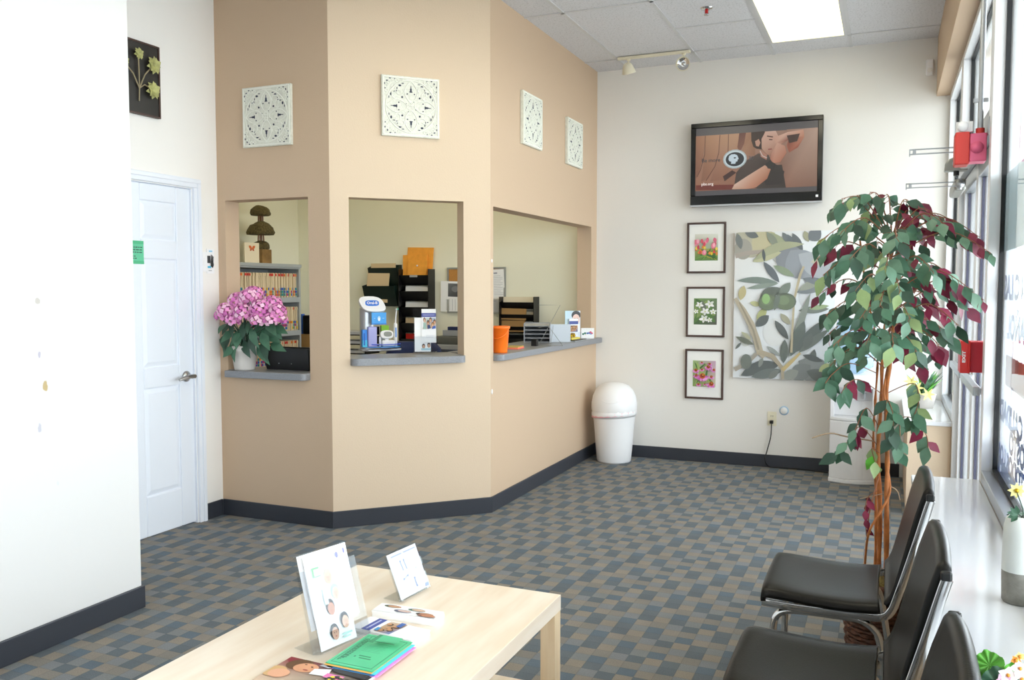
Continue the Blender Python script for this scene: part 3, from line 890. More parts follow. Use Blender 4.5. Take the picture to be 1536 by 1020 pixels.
# ---- counters
def counter(name, poly, z, label):
    cx = sum(p[0] for p in poly)/len(poly); cy = sum(p[1] for p in poly)/len(poly)
    b = MB(); b.prism([(p[0]-cx, p[1]-cy) for p in poly], -CT, 0, 'counter_gray')
    o = b.build(name, bevel=0.005, segs=2); o.location = (cx, cy, z)
    tag(o, label, 'counter'); return o
def rnd(c, r, a_0, a_1, n=6): return [(c[0]+r*math.cos(a_0+(a_1-a_0)*i/n), c[1]+r*math.sin(a_0+(a_1-a_0)*i/n)) for i in range(n+1)]
yf = 4.245
poly = rnd((-3.76+0.0, yf+0.01), 0.01, PI, 1.5*PI, 2)+rnd((a1-0.035, yf+0.035), 0.034, -PI/2, 0)+[(a1-0.001, Y1-0.001), (a1-0.001, 4.56), (a0+0.001, 4.56), (a0+0.001, Y1-0.001), (-3.77, Y1-0.001)]
counter('reception_counter', poly, C1, 'grey laminate counter carrying the pink hydrangea')
pr = 0.055
L_ = []
for q in rnd((s0+0.04+0.003, -pr+0.04), 0.04, PI, 1.5*PI)+rnd((s1+0.002-0.04, -pr+0.04), 0.04, -PI/2, 0): L_.append(w2(q[0], q[1]))
L_ += [w2(s1+0.002, -0.001), w2(s1-0.001, -0.001), w2(s1-0.001, 0.30), w2(s0+0.001, 0.30), w2(s0+0.001, -0.001), w2(s0+0.002, -0.001)]
counter('reception_counter', L_, C2, 'grey laminate counter carrying the toothbrush display')
xf = X3+0.062
poly = rnd((xf-0.045, b0+0.045), 0.045, -PI/2, 0)+rnd((xf-0.02, YB-0.03), 0.02, 0, PI/2, 3)+[(X3+0.001, YB-0.01), (X3+0.001, b1-0.001), (X3-0.38, b1-0.001), (X3-0.38, 5.16), (X3-T-0.003, b0+0.037), (X3+0.001, b0+0.002)]
counter('reception_counter', poly, C3, 'long grey laminate counter carrying the orange bucket')

# ---- back wall: television
g = thing('television', 'black flat television on the white back wall', 'television', (-0.98, YB-0.001, 2.09), 0, rx=0)
tw, th = 0.502, 0.66
b = MB(); b.box(-0.2, 0.2, -0.04, 0.0, 0.2, 0.5, 'plastic_black'); b.build('wall_mount', g)
tilt = thing('tv_body', '', '', (0, -0.09, 0.0)); del tilt['label']; del tilt['category']; tilt.parent = g; tilt.rotation_euler = (0.03, 0, 0)
bpy.data.objects.remove(tilt)
b = MB(); b.box(-tw, tw, -0.095, -0.04, 0.0, th, 'plastic_gloss_black'); b.build('tv_case', g, bevel=0.006)
b = MB()
fw = 0.038; fb = 0.085
b.box(-tw, tw, -0.11, -0.094, th-fw, th, 'plastic_gloss_black'); b.box(-tw, tw, -0.11, -0.094, 0.012, fb, 'plastic_gloss_black')
b.box(-tw, -tw+fw, -0.11, -0.094, fb, th-fw, 'plastic_gloss_black'); b.box(tw-fw, tw, -0.11, -0.094, fb, th-fw, 'plastic_gloss_black')
b.build('tv_bezel', g, bevel=0.004)
b = MB(); b.box(-tw, tw, -0.112, -0.09, 0.0, 0.012, 'silver_plastic'); b.build('tv_trim_strip', g)['label'] = 'silver strip along the bottom edge'
b = MB(); b.box(tw-0.045, tw-0.027, -0.1115, -0.1095, 0.04, 0.058, 'plastic_white'); b.build('tv_button', g)['label'] = 'small square white light'
A = Art((-tw+fw, -0.0955, fb), (1, 0, 0), (0, 0, 1), 2*(tw-fw), th-fw-fb, 'screen', 0.0002)
def S(x, y):   # picture coordinates from the screen as seen
    yt = 135-(x-680)*0.042; yb_ = 535-(x-680)*0.021
    return ((x-680)/722, 1-(y-yt)/(yb_-yt))
def SP(pts): return [S(*q) for q in pts]
A.rect(0, 1, 0, 1, '5d5a5c')
A.rect(0, 1, 0.075, 0.89, ['a8765c', '8d6654', 'a08070', 'b08a74'])
A.poly(SP([(683, 500), (683, 470), (915, 470), (915, 500)]), '7d3e34')
A.poly(SP([(683, 180), (740, 178), (725, 300), (700, 400), (683, 430)]), ['a87a5e', 'b58668', '9c6d55', '946551', '8e604d'])
A.poly(SP([(740, 178), (830, 174), (820, 300), (760, 430), (715, 450), (735, 300)]), ['b88a68', 'c09070', 'b0836a', '9f7058', '966a55', 'a67a60'])
A.poly(SP([(830, 174), (950, 170), (930, 300), (850, 440), (770, 450), (820, 300)]), ['bb8e6c', 'bf9474', 'a97c64', 'a07058', '9b6d58', 'b0836a'])
for ln in ([(738, 178), (735, 290), (710, 380), (690, 420)], [(828, 175), (822, 280), (800, 360), (745, 445)], [(880, 172), (878, 290), (850, 330)]): A.line(SP(ln), 0.006, '6e4a3c')
A.poly(SP([(945, 168), (985, 166), (975, 230), (950, 280), (935, 250)]), ['5d2f2c', '6b3a34', '7d4a3e', '8a5a48', '7a4a3c'])
A.poly(SP([(985, 166), (1040, 164), (1040, 300), (960, 300), (975, 230)]), ['a87c62', 'a07458', '9c7058', 'b08468', 'a5775c'])
A.poly(SP([(1225, 155), (1400, 148), (1400, 490), (1215, 495), (1180, 400)]), ['a98370', 'bfa08e', '8f6a58', '9a6f5c', '8a6454'])
A.poly(SP([(850, 420), (905, 385), (930, 400), (860, 450)]), '4a302c')
# clothing and arms
A.poly(SP([(930, 400), (990, 330), (1060, 290), (1120, 300), (1150, 360), (1200, 360), (1215, 440), (1225, 495), (1060, 497), (920, 470)]), ['4c403c', '584a44', '5d4d46', '504440', '3c3432', '403834', '3a3230', '423a36', '4a403a', '4e423c'])
A.poly(SP([(1125, 330), (1170, 360), (1215, 400), (1200, 470), (1110, 480), (1085, 430)]), '37302e')
A.poly(SP([(905, 498), (920, 470), (1000, 420), (1100, 360), (1135, 385), (1115, 440), (1050, 490), (1000, 498)]), ['d8b49c', 'e9c8b2', 'eac6ae', 'd8a88c', 'c08468', 'b4785c', 'c4866a', 'cf957a'])
# head
A.poly(SP([(1018, 215), (1016, 165), (1095, 160), (1100, 210), (1085, 268), (1048, 262), (1030, 250)]), '3b2b27')
A.poly(SP([(1078, 205), (1100, 163), (1160, 160), (1180, 200), (1168, 260), (1145, 300), (1115, 300), (1080, 262)]), ['d2a894', 'dcb4a0', 'e0bca8', 'd0a490', 'bc8c78', 'a87864', 'b4846e', 'caa08a'])
A.poly(SP([(1040, 218), (1062, 205), (1072, 228), (1062, 250), (1046, 246)]), 'c89a84')
A.line(SP([(1110, 190), (1145, 196)]), 0.010, '5a3c34'); A.line(SP([(1122, 210), (1142, 212)]), 0.008, '4a302a')
A.line(SP([(1118, 268), (1140, 266)]), 0.010, '964f48')
A.poly(SP([(1068, 268), (1112, 300), (1110, 330), (1075, 310)]), 'b88470')
A.line(SP([(1070, 275), (1085, 305), (1112, 318)]), 0.006, 'ded0c8')
# raised forearm and wrist band
A.poly(SP([(1150, 200), (1230, 170), (1320, 158), (1325, 200), (1290, 260), (1240, 290), (1225, 250), (1235, 215), (1190, 240), (1160, 235)]), ['d8a890', 'e4bca6', 'd6a088', 'c48468', '9c4f3c', 'a45a44', 'b06a54', '8a4c40', 'c49480', 'd0a08a'])
A.poly(SP([(1225, 190), (1300, 180), (1285, 225), (1240, 235)]), '4a3430')
A.poly(SP([(1140, 290), (1170, 230), (1215, 250), (1225, 290), (1190, 345), (1150, 350), (1130, 325)]), ['cf9a80', 'd8aa94', 'c88e76', 'bc7c64', 'b87860', 'c88a70', 'b47660'])
A.poly(SP([(1103, 352), (1130, 335), (1160, 352), (1150, 385), (1118, 380)]), '33302e')
# round broadcaster badge with a white head profile
A.ell(*S(921, 320), 0.100, 0.14, 'b8c4c4'); A.ell(*S(921, 320), 0.090, 0.125, 'dcecf0'); A.ell(*S(921, 321), 0.077, 0.103, '2a3038', n=28)
A.poly(SP([(882, 320), (886, 302), (900, 292), (920, 291), (934, 297), (940, 308), (944, 320), (938, 324), (937, 334), (928, 336), (924, 348), (898, 348), (900, 336), (888, 332)]), 'd8eaf4')
A.ell(*S(921, 313), 0.010, 0.010, '2a3038')
scr = A.build('tv_screen', g); scr['label'] = 'lit screen showing a person leaning on one arm'
def stext(s, x, y, size, mt, nm='screen_text'):
    u, v = S(x, y)
    return text_mesh(s, size, mt, (-tw+fw+u*2*(tw-fw), -0.1035, fb+v*(th-fw-fb)), (1, 0, 0), (0, 0, 1), g, nm, depth=0.0004, bold=0.0004)
mat('screen_ink', '3a3c40', 0.5, emit='3a3c40', estr=0.5); mat('screen_pale', 'c8c0bc', 0.5, emit='c8c0bc', estr=0.5)
stext('Be more', 775, 325, 0.042, 'screen_ink'); stext('30', 1018, 318, 0.04, 'screen_ink'); stext('pbs.org', 755, 465, 0.032, 'screen_pale')

# ---- framed flower photographs
def frame_pic(x0, x1, z0, z1, label, kind):
    g = thing('framed_picture', label, 'picture', ((x0+x1)/2, YB-0.001, z0), 0, 'framed flower pictures below the television')
    w_, h_ = (x1-x0)/2, z1-z0; f = 0.016
    b = MB()
    b.box(-w_, w_, -0.022, 0, 0, f, 'wood_frame'); b.box(-w_, w_, -0.022, 0, h_-f, h_, 'wood_frame')
    b.box(-w_, -w_+f, -0.022, 0, f, h_-f, 'wood_frame'); b.box(w_-f, w_, -0.022, 0, f, h_-f, 'wood_frame')
    b.build('picture_frame', g, bevel=0.003)
    b = MB(); b.box(-w_+f, w_-f, -0.012, -0.002, f, h_-f, 'mat_board'); b.build('mat_board', g)
    pw, ph = 0.098*1.9/2, 0.215
    zc = h_*0.51
    A = Art((-pw, -0.0125, zc-ph/2), (1, 0, 0), (0, 0, 1), 2*pw, ph)
    rr = random.Random(hash(kind) % 1000 if False else {'tulip': 3, 'white': 5, 'cone': 8}[kind])
    if kind == 'tulip':
        A.rect(0, 1, 0, 1, ['5f8a4c', '6a9450', 'e4e6dc', 'd8d4c8'])
        A.rect(0, 1, 0.0, 0.45, ['5a8446', '5f8c4a', 'a8ac5c', 'a4b070'])
        for k in range(24): A.leaf(rr.random(), rr.random()*0.15, rr.random(), 0.25+rr.random()*0.25, 0.12, rr.choice(['4a7a3c', '77a454', '3f6c3a', 'b8b84e']))
        for k in range(14): u, v = rr.random(), 0.25+rr.random()*0.28; A.ell(u, v, 0.05, 0.06, rr.choice(['e8c83c', 'f0d85a', 'e08a3c', 'd84c4c']))
        for k in range(16): u, v = rr.random(), 0.5+rr.random()*0.28; A.ell(u, v, 0.055, 0.085, rr.choice(['e0708c', 'd8586c', 'ec94a8', 'c84458'])); 
        for u, v in ((0.42, 0.3), (0.12, 0.7), (0.82, 0.55)): A.ell(u, v, 0.10, 0.10, 'e88098'); A.ell(u+0.02, v+0.03, 0.05, 0.08, 'f4b0c0')
    elif kind == 'white':
        A.rect(0, 1, 0, 1, ['4c6a42', '5a5a54', '6f8560', '7a9a60'])
        for k in range(20): A.leaf(rr.random(), rr.random(), rr.random(), rr.random(), 0.3, rr.choice(['46683c', '5c8048', '6c7468', '88a060']))
        for u, v, s in ((0.25, 0.75, 0.17), (0.7, 0.78, 0.2), (0.5, 0.5, 0.2), (0.85, 0.5, 0.15), (0.45, 0.22, 0.2), (0.1, 0.5, 0.12), (0.7, 0.18, 0.13)):
            a_ = rr.random()*6
            for q in range(5):
                t = a_+q*2*PI/5; A.leaf(u, v, u+s*1.1*math.cos(t), v+s*0.8*math.sin(t), 0.55, rr.choice(['f6f6f4', 'ececea', 'dfe2dc']))
            A.ell(u, v, 0.03, 0.03, 'c8cc88')
    else:
        A.rect(0, 1, 0, 1, ['8fae62', 'c8c8a0', 'c8a8c0', '9cb878'])
        for k in range(26): A.leaf(rr.random(), rr.random(), rr.random(), rr.random(), 0.12, rr.choice(['6e9c4c', 'a8c070', 'dccce0', '507c40']))
        for u, v, s in ((0.4, 0.92, .07), (0.75, 0.88, .09), (0.15, 0.62, .12), (0.42, 0.66, .08), (0.7, 0.76, .13), (0.95, 0.66, .10), (0.2, 0.42, .12), (0.46, 0.40, .21), (0.85, 0.4, .10), (0.3, 0.1, .09), (0.86, 0.12, .17), (0.58, .12, .06)):
            for q in range(11):
                t = PI*0.95+q*PI*1.1/10; A.leaf(u, v, u+s*1.35*math.cos(t), v+s*0.9*math.sin(t)-s*0.1, 0.32, rr.choice(['d87cc8', 'c864b4', 'e8a0d8']))
            A.ell(u, v+s*0.12, s*0.6, s*0.5, 'c05a20'); A.ell(u, v+s*0.2, s*0.38, s*0.3, '7a2c2c'); A.ell(u+s*.1, v+s*0.3, s*0.2, s*0.12, 'e8a030')
    A.build('flower_print', g)
mat('mat_board', 'efefec', 0.8)
frame_pic(-1.522, -1.209, 1.557, 1.97, 'framed print of pink tulips, topmost of the three small frames', 'tulip')
frame_pic(-1.524, -1.211, 1.035, 1.447, 'framed print of white blossoms, middle of the three small frames', 'white')
frame_pic(-1.527, -1.214, 0.525, 0.935, 'framed print of purple coneflowers, lowest of the three small frames', 'cone')

# ---- large olive branch canvas
g = thing('canvas_print', 'large canvas of grey green olive leaves and two olives behind the tree', 'picture', (-0.754, YB-0.001, 0.715))
cw, ch_ = 0.762, 1.165
b = MB(); b.box(-cw/2, cw/2, -0.035, 0, 0, ch_, 'canvas_edge'); b.build('stretched_canvas', g)
mat('canvas_edge', 'dfe0e2', 0.8)
A = Art((-cw/2, -0.0353, 0), (1, 0, 0), (0, 0, 1), cw, ch_, 'canvas_print')
_hx = hx
def hx(c, a=1.0):
    k = _hx(c); t = 0.14; w_ = (0.60, 0.62, 0.64)
    return tuple(k[i]*(1-t)+w_[i]*t for i in range(3))+(1,)
def K(x, y): return ((x-318+(y-95)*0.02)/506, 1-(y-95)/742)
def KP(p): return [K(*q) for q in p]
def kl(x0, y0, x1, y1, w_, col, bow=0): u0, v0 = K(x0, y0); u1, v1 = K(x1, y1); A.leaf(u0, v0, u1, v1, w_, col, bow)
A.rect(0, 1, 0, 1, ['e2e6ea', 'e6ebef', 'eef1f4', 'e6e6e4'])
for (x, y, r, c) in ((400, 130, .16, 'b8b49c'), (470, 150, .13, 'c4bc94'), (360, 180, .09, 'a09c90'), (760, 300, .20, 'b8bcc4'), (700, 420, .12, 'd0d2d6'), (640, 620, .16, 'd6dadc'), (520, 600, .12, 'e0e2e2'), (370, 640, .06, 'c8cac4'), (740, 560, .14, 'dde1e6'), (560, 190, .12, 'b4b4b0')):
    A.ell(*K(x, y), r, r*0.8, c)
A.line(KP([(320, 215), (380, 200), (450, 195), (520, 180), (600, 170)]), [.05, .045, .04, .035, .03], 'a89c90')
for a_ in ((500, 100, 590, 190, .35, '9aa07c', 0), (370, 95, 440, 120, .5, '5c6260', 0), (480, 95, 540, 175, .35, '7c8470', 0), (330, 100, 350, 180, .4, '6c7270', 0), (560, 100, 600, 160, .4, '5e6668', 0), (585, 110, 640, 220, .35, '565e62', 0),
           (610, 105, 660, 200, .35, '4e5659', 0), (670, 95, 690, 150, .5, '9a9878', 0), (690, 140, 750, 95, .9, '60666c', 0), (550, 160, 640, 300, .8, '7a7f86', 0), (600, 190, 700, 330, .9, '8b9098', 0), (640, 210, 820, 320, .55, 'a5aab0', 0), (700, 250, 830, 230, .4, 'b8b49a', 0),
           (410, 245, 555, 200, .34, 'b4b48c', .05), (410, 240, 670, 160, .17, 'a2a480', .1), (463, 180, 470, 245, .25, '3c4444', 0), (465, 245, 545, 350, .27, '4f5860', 0), (515, 265, 620, 320, .3, '7f9070', 0), (328, 340, 540, 352, .16, '6d7d74', .04), (380, 380, 540, 355, .16, '7e8c80', 0),
           (345, 440, 365, 365, .5, 'b8ac78', 0), (440, 460, 560, 380, .42, '4c5648', .12), (545, 420, 600, 350, .5, '6a7668', 0), (630, 400, 800, 350, .3, '70767a', 0), (640, 390, 760, 330, .3, '8c9080', 0), (660, 330, 800, 360, .25, '5e666c', 0), (395, 450, 450, 465, .45, 'b8ba84', 0),
           (430, 540, 480, 480, .5, 'a8ac6c', 0), (425, 572, 492, 515, .55, '454e4c', 0), (550, 505, 600, 560, .4, '9c9a80', 0), (522, 540, 590, 635, .3, '3e4644', 0), (640, 490, 790, 480, .25, '646c62', 0), (690, 480, 790, 465, .25, '8ca070', 0),
           (565, 755, 572, 635, .34, '4c564c', 0), (590, 730, 700, 400, .10, '7c8478', 0), (600, 720, 670, 540, .32, '4f5a52', 0), (620, 700, 780, 530, .25, '4a5550', 0), (640, 700, 790, 580, .2, '606a60', 0), (670, 680, 705, 600, .5, '565e58', 0), (700, 760, 720, 680, .4, '565e58', 0),
           (345, 825, 550, 760, .32, '3c4644', .06), (400, 830, 560, 790, .3, '5a6460', 0), (480, 670, 550, 720, .25, '8e9490', 0), (440, 780, 460, 730, .4, '7a8076', 0), (490, 835, 540, 790, .5, '6a7068', 0), (640, 740, 800, 840, .75, '7c8280', 0), (600, 835, 700, 760, .7, '6c7270', 0), (560, 835, 640, 790, .6, '8a8e86', 0), (680, 790, 800, 830, .5, '4e5652', 0), (660, 710, 760, 740, .3, '3e4644', 0), (740, 790, 800, 750, .5, 'a8b070', 0),
           (320, 625, 415, 665, .25, '565c48', 0), (318, 690, 350, 655, .3, '4e5650', 0), (350, 600, 400, 640, .3, 'a8a888', 0)):
    kl(*a_)
A.line(KP([(318, 430), (360, 490), (400, 560), (430, 640), (445, 700), (470, 725)]), [.035, .06, .07, .07, .07, .05], 'b3a78e')
A.line(KP([(340, 450), (372, 510), (412, 590), (440, 690)]), [.01, .018, .02, .02], '8e836c')
A.line(KP([(314, 795), (380, 760), (430, 710)]), [.045, .04, .035], '9e9484')
A.line(KP([(440, 700), (510, 720), (560, 780), (562, 835)]), [.05, .05, .035, .03], 'a89a80')
A.line(KP([(560, 790), (610, 740), (650, 700)]), [.04, .035, .02], 'c0a86a')
A.line(KP([(605, 700), (612, 560), (618, 440), (650, 310), (668, 270)]), [.022, .02, .022, .026, .02], 'b4a684')
A.ell(*K(375, 752), .058, .052, '5d655a'); 
for (x, y, r1, r2, rot) in ((490, 447, .10, .085, .5), (577, 445, .105, .085, 0)):
    r2 *= .68; A.ell(*K(x, y), r1, r2, '4d5a44', rot*.5); A.ell(*K(x-3, y+3), r1*.9, r2*.88, '5c6c48', rot*.5); A.ell(*K(x-10, y-6), r1*.55, r2*.55, '6c8058', rot*.5)
A.ell(*K(478, 432), .04, .035, '86b066'); kl(520, 490, 545, 400, .3, '5a6658')
A.build('olive_branch_print', g)
hx = _hx

# ---- outlet, cord with adapter, blue round sticker, motion sensor
p = aty(1158, 628, YB)
g = thing('wall_outlet', 'beige wall outlet with a black plug on the back wall', 'outlet', (p.x, YB-0.001, p.z))
b = MB(); b.box(-0.035, 0.035, -0.006, 0, -0.057, 0.057, 'cream_plastic'); b.build('outlet_plate', g, bevel=0.002)
for z in (0.022, -0.022):
    b = MB(); b.box(-0.017, 0.017, -0.0085, -0.005, z-0.014, z+0.014, 'cream_plastic')
    for x in (-0.007, 0.007): b.box(x-0.0015, x+0.0015, -0.009, -0.008, z-0.006, z+0.006, 'plastic_black')
    b.build('outlet_socket', g)
g2 = thing('power_cord', 'black power cord hanging from the outlet to the water cooler', 'cord', (p.x, YB-0.01, 0))
b = MB(); b.box(-0.014, 0.014, -0.034, -0.002, p.z-0.036, p.z-0.010, 'plastic_black'); b.build('plug', g2, bevel=0.004)
pts = [(0, -0.02, p.z-0.034)]
for (px_, py_, yy) in ((1156, 655, YB-0.04), (1150, 678, YB-0.05), (1147, 690, YB-0.07)):
    q = aty(px_, py_, yy); pts.append((q.x-p.x, q.y-YB+0.01, max(q.z, 0.05)))
for (px_, py_) in ((1155, 698), (1168, 700), (1190, 701), (1205, 700), (1225, 706), (1242, 708)):
    q = atz(px_, py_, 0.012); pts.append((q.x-p.x, min(q.y, YB-0.03)-YB+0.01, 0.008))
sm = []
for i in range(len(pts)-1):
    a_, b_ = Vector(pts[i]), Vector(pts[i+1]); p0_ = Vector(pts[max(0, i-1)]); p3_ = Vector(pts[min(len(pts)-1, i+2)])
    for k in range(5):
        t = k/5; sm.append(0.5*((2*a_)+(-p0_+b_)*t+(2*p0_-5*a_+4*b_-p3_)*t*t+(-p0_+3*a_-3*b_+p3_)*t**3))
sm.append(Vector(pts[-1]))
for q in sm: q.z = max(q.z, 0.006)
b = MB(); b.tube(sm, 0.0045, 'plastic_black', 7); b.build('cable', g2)
q = atz(1176, 700, 0.01); bx_, by_ = q.x-p.x, q.y-YB+0.01
b = MB(); b.box(bx_-0.03, bx_+0.045, by_-0.02, by_+0.02, 0.001, 0.024, 'plastic_black'); b.tube([(bx_-0.01, by_, 0.03), (bx_+0.02, by_+0.01, 0.036), (bx_+0.04, by_-0.01, 0.028)], 0.006, 'plastic_black', 6); b.build('cord_connector', g2, bevel=0.003)
p = aty(1176, 616, YB)
g = thing('round_sticker', 'round white sticker with a pale blue rim beside the outlet', 'sticker', (p.x, YB-0.001, p.z))
b = MB(); b.lathe([(0.0, 0), (0.036, 0), (0.036, 0.0015), (0.0, 0.0015)], 'sticker_blue', n=28); b.v = [(v[0], -v[2], v[1]) for v in b.v]; b.build('sticker_rim', g)
mat('sticker_blue', 'a8cdea', 0.5)
b = MB(); b.lathe([(0.0, 0), (0.028, 0), (0.028, 0.0012), (0.0, 0.0012)], 'paper', n=28); b.v = [(v[0], -0.0015-v[2], v[1]) for v in b.v]; b.build('sticker_face', g)
p = aty(1400, 101, YB)
g = thing('motion_sensor', 'white motion sensor in the ceiling corner above the far window', 'sensor', (min(p.x, 0.245), YB-0.001, p.z-0.06))
b = MB(); b.extrude([(-0.028, -0.0, 0), (-0.022, -0.032, 0.0), (0.022, -0.032, 0.0), (0.028, 0, 0)], (0, 0, 0.115), 'plastic_white'); b.build('sensor_housing', g, bevel=0.006)
b = MB(); b.ball((0, -0.03, 0.035), 0.018, 'paint_white', sy=0.5); b.build('sensor_lens', g)

# ---- ceiling: sprinkler and track with two spots
p = atz(1060, 12, CZ)
g = thing('sprinkler_head', 'small chrome sprinkler head on the ceiling', 'sprinkler', (p.x, p.y, CZ))
b = MB(); b.lathe([(0.0, -0.012), (0.036, -0.008), (0.042, 0.0)], 'chrome', n=24); b.build('escutcheon', g)
b = MB(); b.cyl((0, 0, -0.035), (0, 0, -0.008), 0.011, 'red_plastic', 10); b.lathe([(0, -0.046), (0.018, -0.046), (0.018, -0.042), (0, -0.042)], 'chrome', n=16); b.box(-0.014, -0.01, -0.003, 0.003, -0.044, -0.01, 'chrome'); b.box(0.01, 0.014, -0.003, 0.003, -0.044, -0.01, 'chrome'); b.build('deflector', g)
pa, pb = atz(930, 88.5, CZ-0.02), atz(1032, 79, CZ-0.02)
yt_ = (pa.y+pb.y)/2
g = thing('track_light', 'cream ceiling track with two spotlight heads in the far corner', 'light', ((pa.x+pb.x)/2, yt_, CZ-0.0062))
hl = (pb.x-pa.x)/2+0.02
b = MB(); b.box(-hl, hl, -0.016, 0.016, -0.018, 0, 'cream_plastic'); b.build('track_rail', g, bevel=0.002)
for x, tiltv, mt_, lb in ((-hl+0.085, (0.10, 0.35, -0.93), 'cream_plastic', 'cream spotlight head facing down'), (hl-0.05, (0.0, -0.95, -0.15), 'chrome', 'spotlight head with a silver reflector facing the room')):
    hd = MB()
    hd.cyl((x, 0, -0.03), (x, 0, -0.018), 0.016, 'cream_plastic', 12); hd.cyl((x, 0, -0.07), (x, 0, -0.025), 0.006, 'cream_plastic', 8)
    c = Vector((x, 0, -0.10)); dv = Vector(tiltv).normalized()
    n1 = dv.orthogonal().normalized(); n2_ = dv.cross(n1)
    rows = []
    for r_, t_ in ((0.012, -0.055), (0.03, -0.045), (0.042, -0.02), (0.053, 0.02), (0.055, 0.03), (0.050, 0.03), (0.046, 0.016)):
        rows.append([c+dv*t_+(n1*math.cos(2*PI*k/20)+n2_*math.sin(2*PI*k/20))*r_ for k in range(20)])
    hd.grid(rows, 'cream_plastic', True, closed_u=True); hd.face(rows[0], 'cream_plastic')
    sp = hd.build('spotlight_head', g); sp['label'] = lb
    l_ = MB(); rows = [[c+dv*t_+(n1*math.cos(2*PI*k/20)+n2_*math.sin(2*PI*k/20))*r_ for k in range(20)] for r_, t_ in ((0.046, 0.017), (0.03, 0.008), (0.012, 0.004), (0.001, 0.014))]
    l_.grid(rows, mt_ if mt_ == 'chrome' else 'ceramic_white', True, closed_u=True); l_.build('reflector', sp)

# ---- trash can
g = thing('trash_can', 'white swing-top trash can in the back corner', 'trash can', (-2.065, 6.955, 0))
b = MB(); b.lathe([(0.0, 0.0), (0.136, 0.0), (0.142, 0.012), (0.150, 0.1), (0.166, 0.30), (0.176, 0.40), (0.181, 0.415), (0.181, 0.44)], 'plastic_white', n=36, capt=False); b.build('bin_body', g)
b = MB(); b.lathe([(0.187, 0.425), (0.189, 0.44), (0.188, 0.49), (0.178, 0.545), (0.155, 0.595), (0.118, 0.632), (0.07, 0.652), (0.0, 0.658)], 'plastic_white', n=36, capb=False); lid = b.build('domed_lid', g)
b = MB()
rows = []
for i in range(9):
    th_ = -PI/2+PI*0.62*(i/8-0.5)*0.0
# oval swing flap on the front of the dome
def dome(u, v):   # u sideways angle, v height angle
    z = 0.505+0.115*v; r_ = 0.193*math.sqrt(max(0, 1-((z-0.44)/0.226)**2)) if z > 0.44 else 0.193
    a_ = -PI/2+0.15+u; return (r_*math.cos(a_), r_*math.sin(a_), z)
ring = [dome(0.62*math.cos(2*PI*k/28)*1.0, 0.5+0.5*math.sin(2*PI*k/28)) for k in range(28)]
b.tube(ring+[ring[0]], 0.0035, 'plastic_white', 6, cap=False)
b.build('swing_flap', lid)
b = MB()
rb = [(0.188*math.cos(2*PI*k/40)*0.985, 0.188*math.sin(2*PI*k/40)*0.985, 0.397+0.022*math.cos(2*PI*k/40)) for k in range(41)]
rows = [[(q[0], q[1], q[2]+dz) for q in rb] for dz in (-0.012, 0.012)]
b.grid(rows, 'liner_pink', True); mat('liner_pink', 'f2b8c6', 0.5)
o = b.build('liner_drawstring', g, thick=0.003); o['label'] = 'pink drawstring of the bin liner'
b = MB()
rows = []
for dz, rr_ in ((-0.035, 0.178), (-0.012, 0.187), (0.02, 0.186)):
    rows.append([(rr_*math.cos(2*PI*k/40)*(1+0.006*math.sin(k*3.1)), rr_*math.sin(2*PI*k/40)*(1+0.006*math.sin(k*3.1)), 0.408+dz+0.012*math.cos(2*PI*k/40)) for k in range(41)])
b.grid(rows, 'plastic_white', True); o = b.build('bin_liner', g, thick=0.002)

# ---- water cooler with bottle
g = thing('water_cooler', 'white floor water cooler behind the artificial tree', 'water cooler', (-0.215, 6.97, 0))
def bow(hw, y0, y1_, bul, n=8):   # rectangle with a bowed front
    return [(hw, y1_), (-hw, y1_)]+[(-hw+2*hw*i/n, y0-bul*math.sin(PI*i/n)) for i in range(n+1)]
b = MB(); b.prism([(q[0], q[1]) for q in bow(0.158, -0.13, 0.17, 0.045)][::1], 0.03, 0.46, 'cooler_white'); b.prism(bow(0.163, -0.135, 0.17, 0.048), 0.0, 0.03, 'cooler_white'); b.build('cooler_base', g, bevel=0.006)
b = MB(); b.prism(bow(0.158, -0.13, 0.17, 0.045), 0.462, 0.485, 'cooler_white'); b.build('drip_tray', g, bevel=0.004)
b = MB(); b.box(-0.158, 0.158, -0.03, 0.17, 0.485, 0.60, 'cooler_white'); b.box(-0.158, -0.13, -0.13, -0.03, 0.485, 0.72, 'cooler_white'); b.box(0.13, 0.158, -0.13, -0.03, 0.485, 0.72, 'cooler_white'); b.box(-0.158, 0.158, -0.03, 0.17, 0.60, 0.74, 'cooler_white'); b.build('cooler_back', g, bevel=0.005)
b = MB(); b.prism(bow(0.160, -0.13, 0.17, 0.045), 0.70, 0.80, 'cooler_white'); b.build('cooler_head', g, bevel=0.012, segs=3)
for x in (-0.075, 0.0, 0.075):
    b = MB(); b.cyl((x, -0.03, 0.645), (x, -0.075, 0.645), 0.012, 'silver_plastic', 10); b.cyl((x, -0.07, 0.66), (x, -0.07, 0.62), 0.011, 'silver_plastic', 10); b.box(x-0.012, x+0.012, -0.088, -0.06, 0.66, 0.668, 'silver_plastic'); b.build('tap', g)
for z in (0.30, 0.40):
    b = MB(); b.box(-0.15, 0.15, -0.176, -0.174, z, z+0.002, 'gray_plastic')
b = MB(); b.lathe([(0.03, 0.805), (0.06, 0.815), (0.13, 0.86), (0.135, 0.90), (0.130, 0.93), (0.135, 0.96), (0.135, 1.05), (0.130, 1.08), (0.135, 1.11), (0.132, 1.19), (0.11, 1.215), (0.0, 1.22)], 'bottle_blue', n=28)
o = b.build('water_bottle'); o.location = (-0.215, 6.97, -0.006); tag(o, 'pale blue water bottle standing upside down on the cooler', 'bottle')

